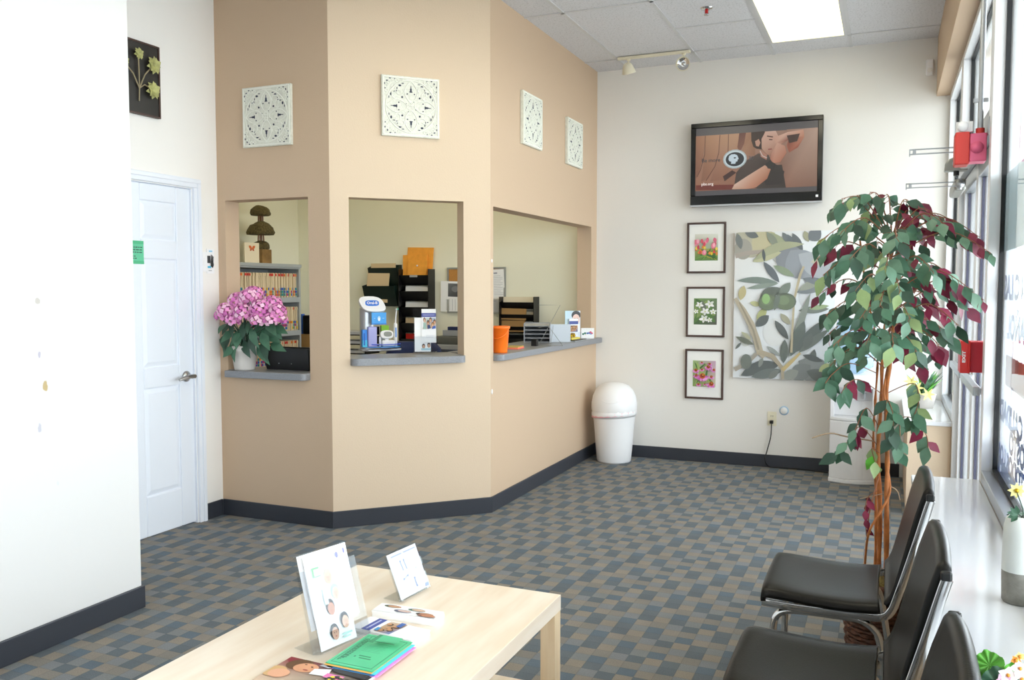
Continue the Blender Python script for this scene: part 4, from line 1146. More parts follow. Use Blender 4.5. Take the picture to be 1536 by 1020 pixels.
# ---- door hardware
def closer(y, z, label, first):
    g = thing('door_closer', label, 'door closer', (XW-0.006, y, z))
    b = MB()
    # U-shaped hold-open track reaching into the room
    for dz in (0.012, -0.010):
        b.box(-0.30, -0.03, -0.006, 0.006, dz-0.003, dz+0.003, 'alu')
    b.box(-0.30, -0.295, -0.006, 0.006, -0.020, 0.015, 'alu'); b.box(-0.285, -0.27, -0.007, 0.007, -0.012, 0.01, 'alu')
    b.build('closer_arm', g, bevel=0.0015)
    b = MB(); b.ball((-0.03, 0, 0), 0.024, 'alu', sz=1.0, sy=1.2); b.cyl((-0.03, 0, 0.03), (-0.03, 0, -0.03), 0.012, 'alu', 12); b.build('closer_pivot', g)
    b = MB(); b.box(-0.052, 0.005, 0.05, 0.50, -0.03, 0.035, 'closer_gray'); b.build('closer_body', g, bevel=0.012, segs=3)
    return g
mat('closer_gray', '9a9a94', 0.4, 0.4)
p = atx(1445, 227, 0.345)
closer(4.66, 2.085, 'door closer with a metal arm reaching into the room beside the upper red box', True)
closer(5.42, 2.005, 'door closer with a thin metal arm above the far glass door', False)
g = thing('closer_bracket', 'rounded grey bracket on the far door header', 'bracket', (XW-0.005, 5.30, 2.085))
b = MB(); b.extrude([(-0.115, 0, -0.02), (-0.11, 0, 0.02), (-0.09, 0, 0.045), (-0.05, 0, 0.06), (-0.0, 0, 0.05), (-0.0, 0, -0.02)], (0, 0.07, 0), 'closer_gray'); b.build('bracket_plate', g, bevel=0.006)
b = MB(); b.cyl((-0.06, -0.01, 0.018), (-0.06, 0.001, 0.018), 0.018, 'alu', 12); b.cyl((-0.055, 0.02, -0.045), (-0.055, 0.02, -0.018), 0.014, 'plastic_black', 12); b.build('bracket_bolt', g)
# upper red alarm
g = thing('exit_alarm', 'red and pink alarm box above the glass doors with a conduit', 'alarm', (XW-0.005, 4.33, 2.045))
b = MB(); b.box(-0.066, 0.0, 0.0, 0.10, -0.060, 0.062, 'pink_box'); b.build('alarm_back_box', g, bevel=0.004)['label'] = 'pink back box'
b = MB(); b.box(-0.124, -0.067, -0.006, 0.10, -0.072, 0.070, 'red_box'); b.build('alarm_cover', g, bevel=0.006)['label'] = 'red cover'
b = MB(); b.lathe([(0, 0), (0.024, 0), (0.026, 0.004), (0.0, 0.007)], 'pink_box', n=20); b.v = [(v[0]-0.038, -v[2], v[1]) for v in b.v]; b.build('alarm_knockout', g)
b = MB(); b.lathe([(0, 0), (0.022, 0), (0.022, 0.02), (0, 0.022)], 'plastic_white', n=20); b.v = [(v[0]-0.095, 0.01-v[2], v[1]+0.094) for v in b.v]; b.box(-0.12, -0.055, 0.01, 0.03, 0.071, 0.116, 'plastic_white'); b.build('alarm_siren', g)['label'] = 'small white round siren'
g = thing('conduit_pipe', 'thin metal conduit rising from the upper red alarm box', 'pipe', (XW-0.030, 4.36, 2.1085))
b = MB(); b.cyl((0, 0, 0.0), (0, 0, 2.838-2.1085), 0.0115, 'alu', 12); b.build('pipe', g)
b = MB(); b.cyl((0, 0, 0.0), (0, 0, 0.022), 0.018, 'red_box', 12); b.build('pipe_collar', g)['label'] = 'red collar'
b = MB(); b.box(-0.03, 0.028, -0.006, 0.006, 0.135, 0.152, 'silver_plastic'); b.build('pipe_clip', g)
# lower red exit alarm on the near door
g = thing('exit_alarm', 'bright red box on the push bar of the near glass door', 'alarm', (XG-0.029, 4.36, 1.058))
b = MB(); b.box(-0.068, 0.0, 0.0, 0.12, 0.0, 0.137, 'red_side'); b.build('alarm_body', g, bevel=0.004)
mat('red_side', 'c4283c', 0.5)
b = MB(); b.box(-0.108, -0.067, -0.008, 0.12, -0.003, 0.141, 'red_plastic'); b.box(-0.078, -0.068, -0.012, -0.007, 0.0, 0.139, 'red_plastic'); b.build('alarm_cover', g, bevel=0.006)['label'] = 'bright red cover with white lettering'
text_mesh('EXIT', 0.017, 'plastic_white', (-0.093, -0.0088, 0.070), (0, 0, 1), (-1, 0, 0), g, 'alarm_lettering', xs=1.5, bold=0.0008)

mat('folder_edge', 'e0cdab', 0.7)
mat('tab_red', 'd0392c', 0.6)
mat('tab_yellow', 'e8c033', 0.6)
mat('tab_blue', '2d5fb8', 0.6)
mat('tab_magenta', 'b23a78', 0.6)
mat('tab_teal', '2a8c8c', 0.6)
mat('tab_orange', 'e27a2a', 0.6)
mat('tab_none', 'dcc8a4', 0.6)
mat('wood_block', '8a6a3c', 0.8, var=0.25, vscale=20)
mat('notice_gray', 'c4c8ce', 0.7)
mat('navy_plastic', '3c4456', 0.4)
mat('plastic_dark', '5a5c58', 0.4)
mat('logo_blue', '2b73d8', 0.3)
mat('blue_card', '3aa2f0', 0.3)
mat('tray_blue', '3550d8', 0.3)
mat('gray_screen', '8c918e', 0.3)
mat('bristle', '6fd0b0', 0.6)
mat('note_pink', 'f06a6a', 0.6)
mat('note_olive', 'b8a050', 0.6)
mat('note_orange', 'f49060', 0.6)
mat('silver_gray', 'b6bcc2', 0.3, 0.3)
mat('wire_gray', '8c8c86', 0.4, 0.5)
# ================================================================== RECEPTION OFFICE
# ---- open file shelving with patient folders
FX = -5.02; FY0, FY1 = 5.35, 6.70
g = thing('file_shelf', 'grey metal shelf unit packed with patient folders in the office', 'shelf', (-5.2, (FY0+FY1)/2, 0), PI/2)
fw2 = (FY1-FY0)/2; fd = 0.36
# local x = world y, local y = -world x (into the shelf); front face at local y = -(FX+5.2)
yf_ = -(FX+5.2)
ztop = 1.655
lev = [1.335, 1.03, 0.72, 0.41, 0.10]
b = MB()
b.box(-fw2, fw2, yf_-0.002, yf_+fd-0.005, ztop-0.045, ztop, 'gray_cabinet'); b.box(-fw2-0.006, fw2+0.006, yf_-0.012, yf_+0.01, ztop-0.03, ztop, 'gray_cabinet')
b.build('shelf_top', g, bevel=0.003)
for s in (-1, 1):
    b = MB(); x = s*(fw2-0.012); b.box(x-0.012, x+0.012, yf_, yf_+fd-0.006, 0, ztop-0.045, 'gray_cabinet'); b.build('side_panel', g)
b = MB(); b.box(-fw2, fw2, yf_+fd-0.005, yf_+fd, 0, ztop, 'gray_cabinet'); b.build('back_panel', g)
for z in lev:
    b = MB(); b.box(-fw2+0.025, fw2-0.025, yf_, yf_+fd-0.006, z-0.02, z, 'gray_cabinet'); b.box(-fw2+0.025, fw2-0.025, yf_-0.006, yf_+0.004, z-0.028, z+0.018, 'gray_cabinet')
    b.build('shelf_board', g)
mat('folder_edge', 'e0cdab', 0.7); mat('tab_red', 'd0392c', 0.6); mat('tab_yellow', 'e8c033', 0.6); mat('tab_blue', '2d5fb8', 0.6); mat('tab_magenta', 'b23a78', 0.6); mat('tab_teal', '2a8c8c', 0.6); mat('tab_orange', 'e27a2a', 0.6); mat('tab_none', 'dcc8a4', 0.6)
def folder_mesh(k, hh):
    b = MB(); rr = random.Random(k)
    t = 0.0065
    b.box(-t, t, 0.0, 0.27, 0, hh, 'folder_edge')
    b.box(-t*1.15, t*1.15, -0.004, 0.001, hh-0.028, hh-0.006, rr.choice(['tab_red', 'tab_none', 'tab_none', 'tab_orange']))
    z = 0.03; pal = [['tab_blue', 'tab_teal', 'tab_none'], ['tab_magenta', 'tab_blue', 'tab_none'], ['tab_orange', 'tab_none', 'tab_yellow']][k % 3]
    for q in range(3):
        b.box(-t*1.15, t*1.15, -0.004, 0.001, z, z+0.022, rr.choice(pal)); z += 0.026
    me = b.build('file_folder'); return me
protos = []
cnt = 0
for si, (z, nm) in enumerate(((lev[0], 'top'), (lev[1], 'middle'), (lev[2], 'lower'))):
    x = fw2-0.045; 
    while x > -fw2+0.30:
        hh = random.choice([0.225, 0.235, 0.24, 0.245])
        if len(protos) < 9:
            o = folder_mesh(len(protos), 0.235); protos.append(o)
        else:
            o = protos[random.randrange(9)].copy(); C.objects.link(o)
        wy = (FY0+FY1)/2+x
        o.location = (-5.2-(yf_+0.012+random.uniform(0, 0.012)), wy, z+0.001)
        o.rotation_euler = (0, 0, PI/2); 
        lean = random.uniform(-0.02, 0.05)
        o.rotation_euler = (lean*0.0, 0, PI/2)
        tag(o, {'top': 'manila patient folder with coloured tabs on the top shelf behind the hydrangea', 'middle': 'manila patient folder with coloured tabs on the second shelf behind the hydrangea', 'lower': 'manila patient folder with coloured tabs low behind the flower pot'}[nm], 'folder', 'patient folders on the %s file shelf' % nm)
        cnt += 1
        x -= random.choice([0.0165, 0.0175, 0.019, 0.024])

# topiary and butterfly card on the shelf
def office_at(px, py, X=-5.15): return atx(px, py, X)
p = office_at(392, 392)
g = thing('topiary', 'three-tier dried moss topiary in a wooden block on the file shelf', 'topiary', (p.x, p.y, ztop+0.001))
b = MB(); b.box(-0.065, 0.065, -0.065, 0.065, 0, 0.125, 'wood_block'); b.build('pot', g, bevel=0.004); mat('wood_block', '8a6a3c', 0.8, var=0.25, vscale=20)
b = MB(); b.ball((0, 0, 0.15), 0.075, 'topiary', 16, 10, sz=0.7, wob=0.15); b.build('moss_tier', g)
b = MB(); b.ball((0, 0, 0.275), 0.118, 'topiary', 20, 14, sz=0.85, wob=0.12); b.v = [(v[0], v[1], max(v[2], 0.255+0.1*abs(v[0]*v[1]))) for v in b.v]; b.build('moss_tier', g)
b = MB(); b.ball((0, 0, 0.445), 0.088, 'topiary', 20, 14, sz=0.8, wob=0.12); b.v = [(v[0], v[1], max(v[2], 0.425)) for v in b.v]; b.build('moss_tier', g)
b = MB()
for k in range(4):
    a = k*PI/2+0.4; b.tube([(0.03*math.cos(a), 0.03*math.sin(a), 0.1), (0.022*math.cos(a), 0.022*math.sin(a), 0.25), (0.018*math.cos(a), 0.018*math.sin(a), 0.48)], 0.006, 'twig', 6)
b.build('stem', g)
p = office_at(374, 392)
g = thing('greeting_card', 'cream card with an orange butterfly standing beside the topiary', 'card', (p.x+0.06, p.y-0.035, ztop+0.001), PI/2-0.1)
b = MB(); b.box(-0.085, 0.085, 0, 0.012, 0, 0.175, 'paper_cream'); b.build('card_front', g)
A = Art((-0.085, -0.0004, 0), (1, 0, 0), (0, 0, 1), 0.17, 0.175)
for s in (-1, 1):
    A.leaf(0.5, 0.7, 0.5+s*0.22, 0.84, 0.6, 'd0662a'); A.leaf(0.5, 0.7, 0.5+s*0.15, 0.6, 0.6, 'b8542a')
A.build('card_print', g)

# ---- wall pockets on the office back wall (all hang on local y = 0)
YO = YB-0.0205
def wallthing(name, label, cat, px, py, **k):
    p = aty(px, py, YO); return thing(name, label, cat, (p.x, YO, p.z), **k), p
def span(x0, x1, y0, y1):
    a_ = aty(x0, (y0+y1)/2, YO); b_ = aty(x1, (y0+y1)/2, YO); t_ = aty((x0+x1)/2, y0, YO); u_ = aty((x0+x1)/2, y1, YO)
    return a_.x, b_.x, u_.z, t_.z
def pocket(g, name, x0, x1, z0, z1, mt, d=0.10):
    """open wall pocket: back, slanted front, two cheeks"""
    b = MB()
    b.box(x0, x1, -0.006, 0.0, z0, z1+0.03, mt)
    f0, f1 = -d*0.55, -d
    b.face([(x0, f0, z0), (x1, f0, z0), (x1, f1, z1), (x0, f1, z1)], mt)
    b.face([(x0, f0+0.004, z0+0.003), (x0, f1+0.004, z1), (x1, f1+0.004, z1), (x1, f0+0.004, z0+0.003)], mt)
    b.face([(x0, f1, z1), (x1, f1, z1), (x1, f1+0.004, z1), (x0, f1+0.004, z1)], mt)
    b.face([(x0, f0, z0), (x0, 0, z0), (x1, 0, z0), (x1, f0, z0)], mt)
    for x in (x0, x1):
        b.face([(x, 0, z0), (x, f0, z0), (x, f1, z1), (x, -0.0, z1+0.03)], mt)
    return b.build(name, g)
# dark green two-tier pocket
x0, x1, z0, z1 = span(556, 603, 404, 459)
g = thing('wall_pocket', 'dark green two-tier wall pocket left of the black rack', 'file pocket', ((x0+x1)/2, YO, z0))
hw = (x1-x0)/2
pocket(g, 'pocket_tier', -hw, hw, 0.0, 0.19, 'dark_green_plastic', 0.15); pocket(g, 'pocket_tier', -hw+0.03, hw, 0.20, 0.36, 'dark_green_plastic', 0.10)
def sheet(label, cat, x, y, z, w_, h_, mt, tilt=0.0, rx=-0.08, th=0.006, nm='folder', group=None):
    b = MB(); b.box(-w_/2, w_/2, 0, th, 0, h_, mt); o = b.build(nm); o.location = (x, y, z); o.rotation_euler = (rx, tilt, 0); tag(o, label, cat, group); return o
cx = (x0+x1)/2
sheet('pale manila folder sticking out of the upper green pocket', 'folder', cx-0.01, YO-0.05, z0+0.205, 0.27, 0.20, 'manila', nm='folder')
sheet('tilted manila folder in the lower green pocket', 'folder', cx-0.045, YO-0.108, z0+0.04, 0.24, 0.30, 'manila', tilt=0.06)
# black five-tier rack
x0, x1, z0, z1 = span(609, 652, 404, 522)
g = thing('wall_rack', 'tall black five-tier wall rack under the orange envelopes', 'file rack', ((x0+x1)/2, YO, z0))
hw = (x1-x0)/2; n = 5; Hh = z1-z0; st_ = Hh/n
for sx_ in (-hw-0.005, hw):
    b = MB(); b.box(sx_, sx_+0.005, -0.13, 0, 0, Hh, 'plastic_black'); b.build('rack_side', g)
for k in range(n): pocket(g, 'rack_tier', -hw, hw, k*st_, k*st_+st_*0.62, 'plastic_black', 0.12)
b = MB(); b.box(-0.04, 0.04, -0.126, -0.121, Hh-0.075, Hh-0.055, 'gray_plastic'); b.build('rack_label', g)['label'] = 'small pale label strip'
cx = (x0+x1)/2
for k, (w_, h_, dx, ti) in enumerate(((0.27, 0.27, 0.01, 0.03), (0.255, 0.205, -0.02, -0.03), (0.20, 0.15, 0.01, 0.02))):
    o = sheet(['large orange envelope at the back on top of the black rack', 'orange envelope in the middle on top of the black rack', 'front orange envelope with a clasp on top of the black rack'][k], 'envelope', cx+dx, YO-0.045-0.02*k, z0+st_*4+0.05, w_, h_+0.03, 'orange_env', tilt=ti, nm='envelope', group='orange envelopes on the black rack', th=0.012)
b = MB(); b.lathe([(0, 0), (0.008, 0), (0.008, 0.003), (0, 0.003)], 'paper', n=10); b.v = [(v[0], -v[2]-0.001, v[1]+0.13) for v in b.v]; b.build('envelope_clasp', o)
for k, mt_ in ((3, 'paper'), (2, 'paper'), (1, 'manila'), (0, 'red_plastic')):
    lb = {3: 'stack of white papers in the second tier of the black rack', 2: 'curling white papers in the third tier of the black rack', 1: 'pale papers in the fourth tier of the black rack', 0: 'dark red folder in the lowest tier of the black rack'}[k]
    sheet(lb, 'papers', cx, YO-0.06, z0+k*st_+0.012, 0.255 if k else 0.25, st_*0.62+0.035, mt_, tilt=0.01*(k-1), th=0.02, nm='paper_stack' if k else 'folder')
# cork board with papers
x0, x1, z0, z1 = span(672, 759, 401, 470)
g = thing('cork_board', 'aluminium framed cork board covered with papers in the office', 'notice board', ((x0+x1)/2, YO, z0))
hw = (x1-x0)/2; hh = z1-z0
b = MB(); b.box(-hw+0.01, hw-0.01, -0.012, 0, 0.01, hh-0.01, 'cork'); b.build('cork_panel', g)
b = MB()
for s in (-1, 1): b.box(s*(hw-0.008)-0.008, s*(hw-0.008)+0.008, -0.018, 0, 0, hh, 'alu')
b.box(-hw+0.016, hw-0.016, -0.018, 0, 0, 0.016, 'alu'); b.box(-hw+0.016, hw-0.016, -0.018, 0, hh-0.016, hh, 'alu'); b.build('board_frame', g)
def pin(px0, px1, py0, py1, label, mt_='paper', printed=None, dy=0.014, tilt=0.0):
    a0_, a1_, q0, q1 = span(px0, px1, py0, py1)
    b = MB(); w_ = a1_-a0_; h_ = q1-q0
    b.box(-w_/2, w_/2, -0.001, 0, -h_, 0, mt_)
    o = b.build('pinned_paper'); o.location = ((a0_+a1_)/2, YO-dy, q1); o.rotation_euler = (0.03, tilt, 0)
    tag(o, label, 'paper')
    if printed == 'photo':
        A = Art((-w_/2, -0.0015, -h_), (1, 0, 0), (0, 0, 1), w_, h_)
        A.rect(0.30, 1.0, 0.50, 0.93, ['5a5c60', '303236', '4a4c50', '74767a']); A.ell(0.6, 0.75, 0.16, 0.1, '7e8084'); A.ell(0.8, 0.65, 0.14, 0.09, '2a2c30')
        for k in range(6): A.line([(0.25+0.12*k, 0.05), (0.24+0.12*k, 0.42)], 0.02, 'c8c8cc')
        A.build('paper_print', o)
    elif printed == 'lines':
        A = Art((-w_/2, -0.0015, -h_), (1, 0, 0), (0, 0, 1), w_, h_)
        A.rect(0.15, 0.45, 0.86, 0.9, '8c90a0')
        for k in range(12): A.rect(0.12, 0.88 if k % 3 else 0.7, 0.78-k*0.055, 0.79-k*0.055, 'b4b6bc')
        A.build('paper_print', o)
    return o
pin(663, 700, 422, 468, 'white page with a dark photo pinned left on the cork board', printed='photo', dy=0.022, tilt=0.03)
pin(739, 757, 404, 450, 'large white printed sheet pinned right on the cork board', printed='lines', dy=0.022, tilt=-0.04)
pin(738, 756, 449, 469, 'grey printed sheet pinned low right on the cork board', mt_='notice_gray', dy=0.020, printed='lines')
mat('notice_gray', 'c4c8ce', 0.7)
# right black rack with manila folders
x0, x1, z0, z1 = span(758, 808, 445, 517)
g = thing('wall_rack', 'black wall rack with brown folders behind the orange bucket', 'file rack', ((x0+x1)/2, YO, z0))
hw = (x1-x0)/2; Hh = z1-z0; n = 4; st_ = Hh/n
for sx_ in (-hw-0.005, hw):
    b = MB(); b.box(sx_, sx_+0.005, -0.13, 0, 0, Hh, 'plastic_black'); b.build('rack_side', g)
for k in range(n): pocket(g, 'rack_tier', -hw, hw, k*st_, k*st_+st_*0.55, 'plastic_black', 0.12)
cx = (x0+x1)/2
sheet('cream folder with a red tab in the top tier of the right black rack', 'folder', cx-0.01, YO-0.05, z0+3*st_+0.01, 0.335, st_*0.62+0.03, 'paper_cream', th=0.02)
sheet('brown folder in the second tier of the right black rack', 'folder', cx-0.05, YO-0.09, z0+2*st_+0.01, 0.25, st_*0.95, 'kraft', tilt=0.02)
sheet('cream folder behind the brown one in the second tier of the right black rack', 'folder', cx-0.0, YO-0.05, z0+2*st_+0.01, 0.33, st_*0.7, 'paper_cream', th=0.012)
sheet('brown folder in the third tier of the right black rack', 'folder', cx-0.06, YO-0.09, z0+1*st_+0.01, 0.25, st_*0.95, 'kraft', tilt=-0.01)
sheet('white papers behind the brown folder in the third tier of the right black rack', 'papers', cx+0.02, YO-0.05, z0+1*st_+0.01, 0.28, st_*0.85, 'paper', th=0.012, nm='paper_stack')

# ---- office desk along the back wall with a hutch of papers; chair backs
g = thing('office_desk', 'long white office desk below the wall racks', 'desk', (-3.6, 6.88, 0))
b = MB(); b.box(-1.30, 1.16, -0.30, 0.295, 0.72, 0.75, 'ledge_white'); b.build('desk_top', g, bevel=0.003)
for x in (-1.25, 0, 1.1):
    b = MB(); b.box(x-0.015, x+0.015, -0.28, 0.29, 0, 0.72, 'gray_cabinet'); b.build('desk_panel', g)
def on_desk(px, py, z, Y=6.8): p = aty(px, py, Y); return (p.x, Y, z)
# printer on the desk
p = aty(690, 490, 6.85)
g = thing('printer', 'grey office printer with papers on top behind the brochure holder', 'printer', (p.x+0.06, 6.86, 0.751))
b = MB(); b.box(-0.24, 0.24, -0.2, 0.2, 0, 0.20, 'gray_plastic'); b.box(-0.20, 0.10, -0.205, -0.19, 0.05, 0.16, 'navy_plastic'); b.build('printer_body', g, bevel=0.015)
mat('navy_plastic', '3c4456', 0.4)
b = MB(); b.box(-0.22, 0.22, -0.18, 0.18, 0.20, 0.27, 'plastic_dark'); b.build('scanner_lid', g, bevel=0.012); mat('plastic_dark', '5a5c58', 0.4)
b = MB(); b.box(-0.15, 0.2, -0.15, 0.15, 0, 0.05, 'gray_plastic'); b.box(-0.1, 0.18, -0.152, -0.1, 0.05, 0.08, 'navy')
o = b.build('paper_stack', bevel=0.004); o.location = (p.x+0.05, 6.86, 0.751+0.272); tag(o, 'stack of grey and navy papers on the office printer', 'papers')
# dark blue chair
p = atz(622, 530, 1.0)
def office_chair(px, py, Y, mt_, label):
    p = aty(px, py, Y); g = thing('office_chair', label, 'chair', (p.x, Y, 0), 0.5)
    b = MB()
    rows = []
    for i in range(9):
        t = i/8; w_ = 0.22*math.sqrt(max(0.0, 1-(2*t-1)**4*0.6)); rows.append([(-w_+2*w_*j/8, 0.05*math.cos((j/8-0.5)*PI)-0.0, 0.58+t*(p.z-0.58)) for j in range(9)])
    b.grid(rows, mt_); b.build('backrest', g, thick=0.05)
    b = MB(); b.box(-0.23, 0.23, -0.46, -0.02, 0.43, 0.50, mt_); b.build('seat', g, bevel=0.03, segs=3)
    b = MB(); b.cyl((0, -0.24, 0.1), (0, -0.24, 0.43), 0.025, 'plastic_black', 10); b.box(-0.03, 0.03, -0.05, 0.10, 0.46, 0.48, 'plastic_black'); b.box(-0.03, 0.03, 0.06, 0.10, 0.46, 0.75, 'plastic_black'); b.build('column', g)
    b = MB()
    for k in range(5):
        a = k*2*PI/5; b.tube([(0, -0.24, 0.1), (0.28*math.cos(a), -0.24+0.28*math.sin(a), 0.05)], [0.022, 0.014], 'plastic_black', 8); b.ball((0.28*math.cos(a), -0.24+0.28*math.sin(a), 0.028), 0.027, 'plastic_black', 10, 6)
    b.build('base', g)
office_chair(621, 513, 5.9, 'navy', 'navy blue office chair behind the toothbrush display')
# stacked bin trays seen left of the display
p = on_desk(540, 500, 0.752, 6.8)
g = thing('letter_tray', 'dark stacked letter tray at the left behind the toothbrush display', 'tray', (p[0]-0.05, 6.82, 0.752))
for k in range(4):
    b = MB(); b.box(-0.17, 0.17, -0.12, 0.12, k*0.085, k*0.085+0.008, 'plastic_black'); b.box(-0.17, -0.163, -0.12, 0.12, k*0.085, k*0.085+0.075, 'plastic_black'); b.box(0.163, 0.17, -0.12, 0.12, k*0.085, k*0.085+0.075, 'plastic_black'); b.build('tray_tier', g)
for k in range(4):
    b = MB(); b.box(-0.15, 0.15, -0.11, 0.11, 0, 0.025, 'notice_gray'); o = b.build('paper_stack'); o.location = (p[0]-0.05, 6.82, 0.752+k*0.085+0.009)
    tag(o, 'grey papers lying in the dark letter tray, %s' % ['lowest tier', 'second tier from below', 'third tier from below', 'top tier'][k], 'papers')

# ---- right end of the hydrangea window: corner cabinet with a blue binder
px_ = aty(462, 520, 6.95)
g = thing('drawer_unit', 'white drawer unit with a brown top right of the file shelf', 'cabinet', (px_.x+0.05, 6.98, 0))
b = MB(); b.box(-0.17, 0.17, -0.19, 0.19, 0, 0.88, 'gray_cabinet'); b.build('cabinet_body', g, bevel=0.004)
b = MB(); b.box(-0.175, 0.175, -0.195, 0.195, 0.88, 1.0, 'kraft'); b.build('cabinet_top', g)
for k in range(3):
    b = MB(); b.box(-0.155, 0.155, -0.205, -0.19, 0.05+k*0.275, 0.30+k*0.275, 'plastic_white'); d_ = b.build('drawer', g); b = MB(); b.box(-0.04, 0.04, -0.216, -0.205, 0.19+k*0.275, 0.20+k*0.275, 'alu'); b.build('handle', d_)
b = MB(); b.box(-0.05, 0.05, -0.02, 0.02, 0, 0.19, 'blue'); o = b.build('binder', bevel=0.003); o.location = (px_.x-0.03, 6.86, 1.001); tag(o, 'bright blue binder standing right of the file shelf', 'binder')
A = Art((-0.05, -0.0215, 0), (1, 0, 0), (0, 0, 1), 0.10, 0.19); A.rect(0.2, 0.5, 0.55, 0.8, 'b8c8ee'); A.rect(0.55, 0.85, 0.25, 0.4, '8ca4e0'); A.rect(0.55, 0.8, 0.6, 0.75, '8ca4e0'); A.build('binder_label', o)
b = MB(); b.box(-0.045, 0.06, -0.05, 0.05, 0, 0.18, 'plastic_black'); o = b.build('telephone', bevel=0.01); o.location = (px_.x+0.09, 6.86, 1.001); tag(o, 'small black device beside the blue binder', 'device')

# ================================================================== COUNTER ITEMS
# ---- hydrangea
p = atz(367, 552, C1)
HY = 4.335; p = aty(367, 540, HY)
hx0, hy0 = p.x, HY
g = thing('potted_hydrangea', 'pink artificial hydrangea in a whitewashed pot on the left counter', 'flower', (hx0, hy0, C1+0.0005))
b = MB(); b.lathe([(0.0, 0.0), (0.060, 0.0), (0.064, 0.01), (0.078, 0.115), (0.082, 0.118), (0.084, 0.148), (0.079, 0.152), (0.074, 0.148), (0.070, 0.12), (0.0, 0.118)], 'terracotta_white', n=32); b.build('flower_pot', g)
rr = random.Random(21)
def hp(px, py, dy): q = aty(px, py, hy0+dy); return Vector((q.x-hx0, dy, q.z-C1))
heads = [(340, 460, -.12, .052), (358, 446, -.07, .06), (380, 436, -.03, .056), (366, 464, -.12, .060), (392, 458, -.10, .062), (408, 450, -.05, .055), (416, 462, -.08, .050), (333, 468, -.13, .040), (388, 474, -.14, .045), (350, 474, -.14, .042), (421, 474, -.07, .036), (405, 474, -.12, .042), (372, 440, -.08, .05)]
stems = MB(); lv = MB()
for (px_, py_, dy, r) in heads:
    py_ += 6; r *= 1.06
    c = hp(px_, py_, dy)
    stems.tube([(rr.uniform(-.02, .02), rr.uniform(-.02, .02), 0.11), (c.x*0.3, c.y*0.3, 0.11+(c.z-0.11)*0.5), tuple(c-Vector((0, 0, r*0.5)))], 0.004, 'leaf_dark', 6)
    fb_ = MB()
    nfl = int(38*(r/0.055)**2)
    for k in range(nfl):
        zz = 1-2*(k+0.5)/nfl*0.82; a = k*2.399
        d = Vector((math.sqrt(max(0, 1-zz*zz))*math.cos(a), math.sqrt(max(0, 1-zz*zz))*math.sin(a), zz))
        q = c+Vector((d.x*r, d.y*r, d.z*r*0.8)); t1 = d.orthogonal().normalized(); t2 = d.cross(t1); ph = rr.random()*PI
        mt_ = rr.choice(['petal_pink', 'petal_pink', 'petal_rose', 'petal_light'])
        for s in range(4):
            an = ph+s*PI/2; fb_.leaf(q+d*0.004, t1*math.cos(an)+t2*math.sin(an)+d*0.15, d, 0.0165, 0.0175, mt_, 0.2, 0.1, nseg=3)
        fb_.ball(q+d*0.005, 0.0022, 'petal_light', 5, 3)
    fb_.build('flower_head', g)
leafpx = [(330, 500, 340, 520), (345, 500, 332, 528), (350, 505, 352, 540), (375, 500, 380, 532), (395, 505, 398, 540), (400, 500, 418, 512), (385, 515, 400, 545), (365, 510, 372, 535), (352, 495, 330, 512), (410, 490, 428, 498), (340, 485, 326, 498), (362, 495, 345, 515), (392, 488, 412, 505), (378, 478, 368, 500), (384, 455, 376, 470), (350, 520, 330, 535), (405, 515, 425, 525), (350, 478, 345, 505), (368, 480, 362, 508), (385, 482, 392, 510), (400, 482, 412, 500), (375, 490, 384, 520), (358, 498, 350, 522), (392, 498, 402, 522), (345, 485, 332, 500), (410, 486, 420, 508)]
for (a_, b_, c_, d_) in leafpx:
    dy = rr.uniform(-0.15, -0.075); s_ = hp(a_, b_, dy*0.5); e_ = hp(c_, d_, dy)
    e_.z = max(e_.z, 0.02) if abs(e_.x) > 0.09 else max(e_.z, 0.02)
    if abs(e_.x) < 0.09 and e_.z < 0.15: e_.y = -0.12
    s_.x = max(s_.x, -3.79-hx0); e_.x = max(e_.x, -3.81-hx0)
    d = e_-s_; lv.leaf(s_, d, Vector((rr.uniform(-.4, .4), -1, 0.5)), max(0.09, d.length*1.05), 0.062, rr.choice(['leaf_green', 'leaf_dark', 'leaf_green']), 0.15, 0.2)
    stems.tube([(0, 0, 0.12), tuple(s_*0.5+Vector((0, 0, 0.09))), tuple(s_)], 0.0025, 'leaf_dark', 5)
stems.build('stem', g); lv.build('foliage', g)

# ---- black document bin on the left counter
p = aty(437, 552, 4.46)
g = thing('desk_bin', 'low black open bin behind the counter right of the hydrangea', 'bin', (p.x, 4.46, C1+0.0005))
b = MB()
q = [(-0.17, 0.04), (0.25, 0.04), (0.25, -0.045), (-0.17, -0.045)]
b.extrude([(-0.165, -0.03, 0), (0.16, -0.03, 0), (0.16, -0.045, 0.135), (-0.205, -0.045, 0.14)], (0, 0.006, 0), 'plastic_black')
b.extrude([(-0.165, 0.04, 0), (0.16, 0.04, 0), (0.16, 0.05, 0.135), (-0.205, 0.05, 0.14)], (0, 0.006, 0), 'plastic_black')
b.box(-0.165, 0.16, -0.03, 0.045, 0, 0.006, 'plastic_black'); b.box(0.154, 0.16, -0.04, 0.05, 0, 0.135, 'plastic_black')
b.extrude([(-0.165, -0.03, 0), (-0.165, 0.045, 0), (-0.205, 0.055, 0.14), (-0.205, -0.045, 0.14)], (0.006, 0, 0), 'plastic_black')
b.build('bin_body', g)
b = MB()
for x in (-0.065, 0.03): b.ball((x, -0.038, 0.04), 0.0035, 'alu', 8, 5)
b.build('rivet', g)

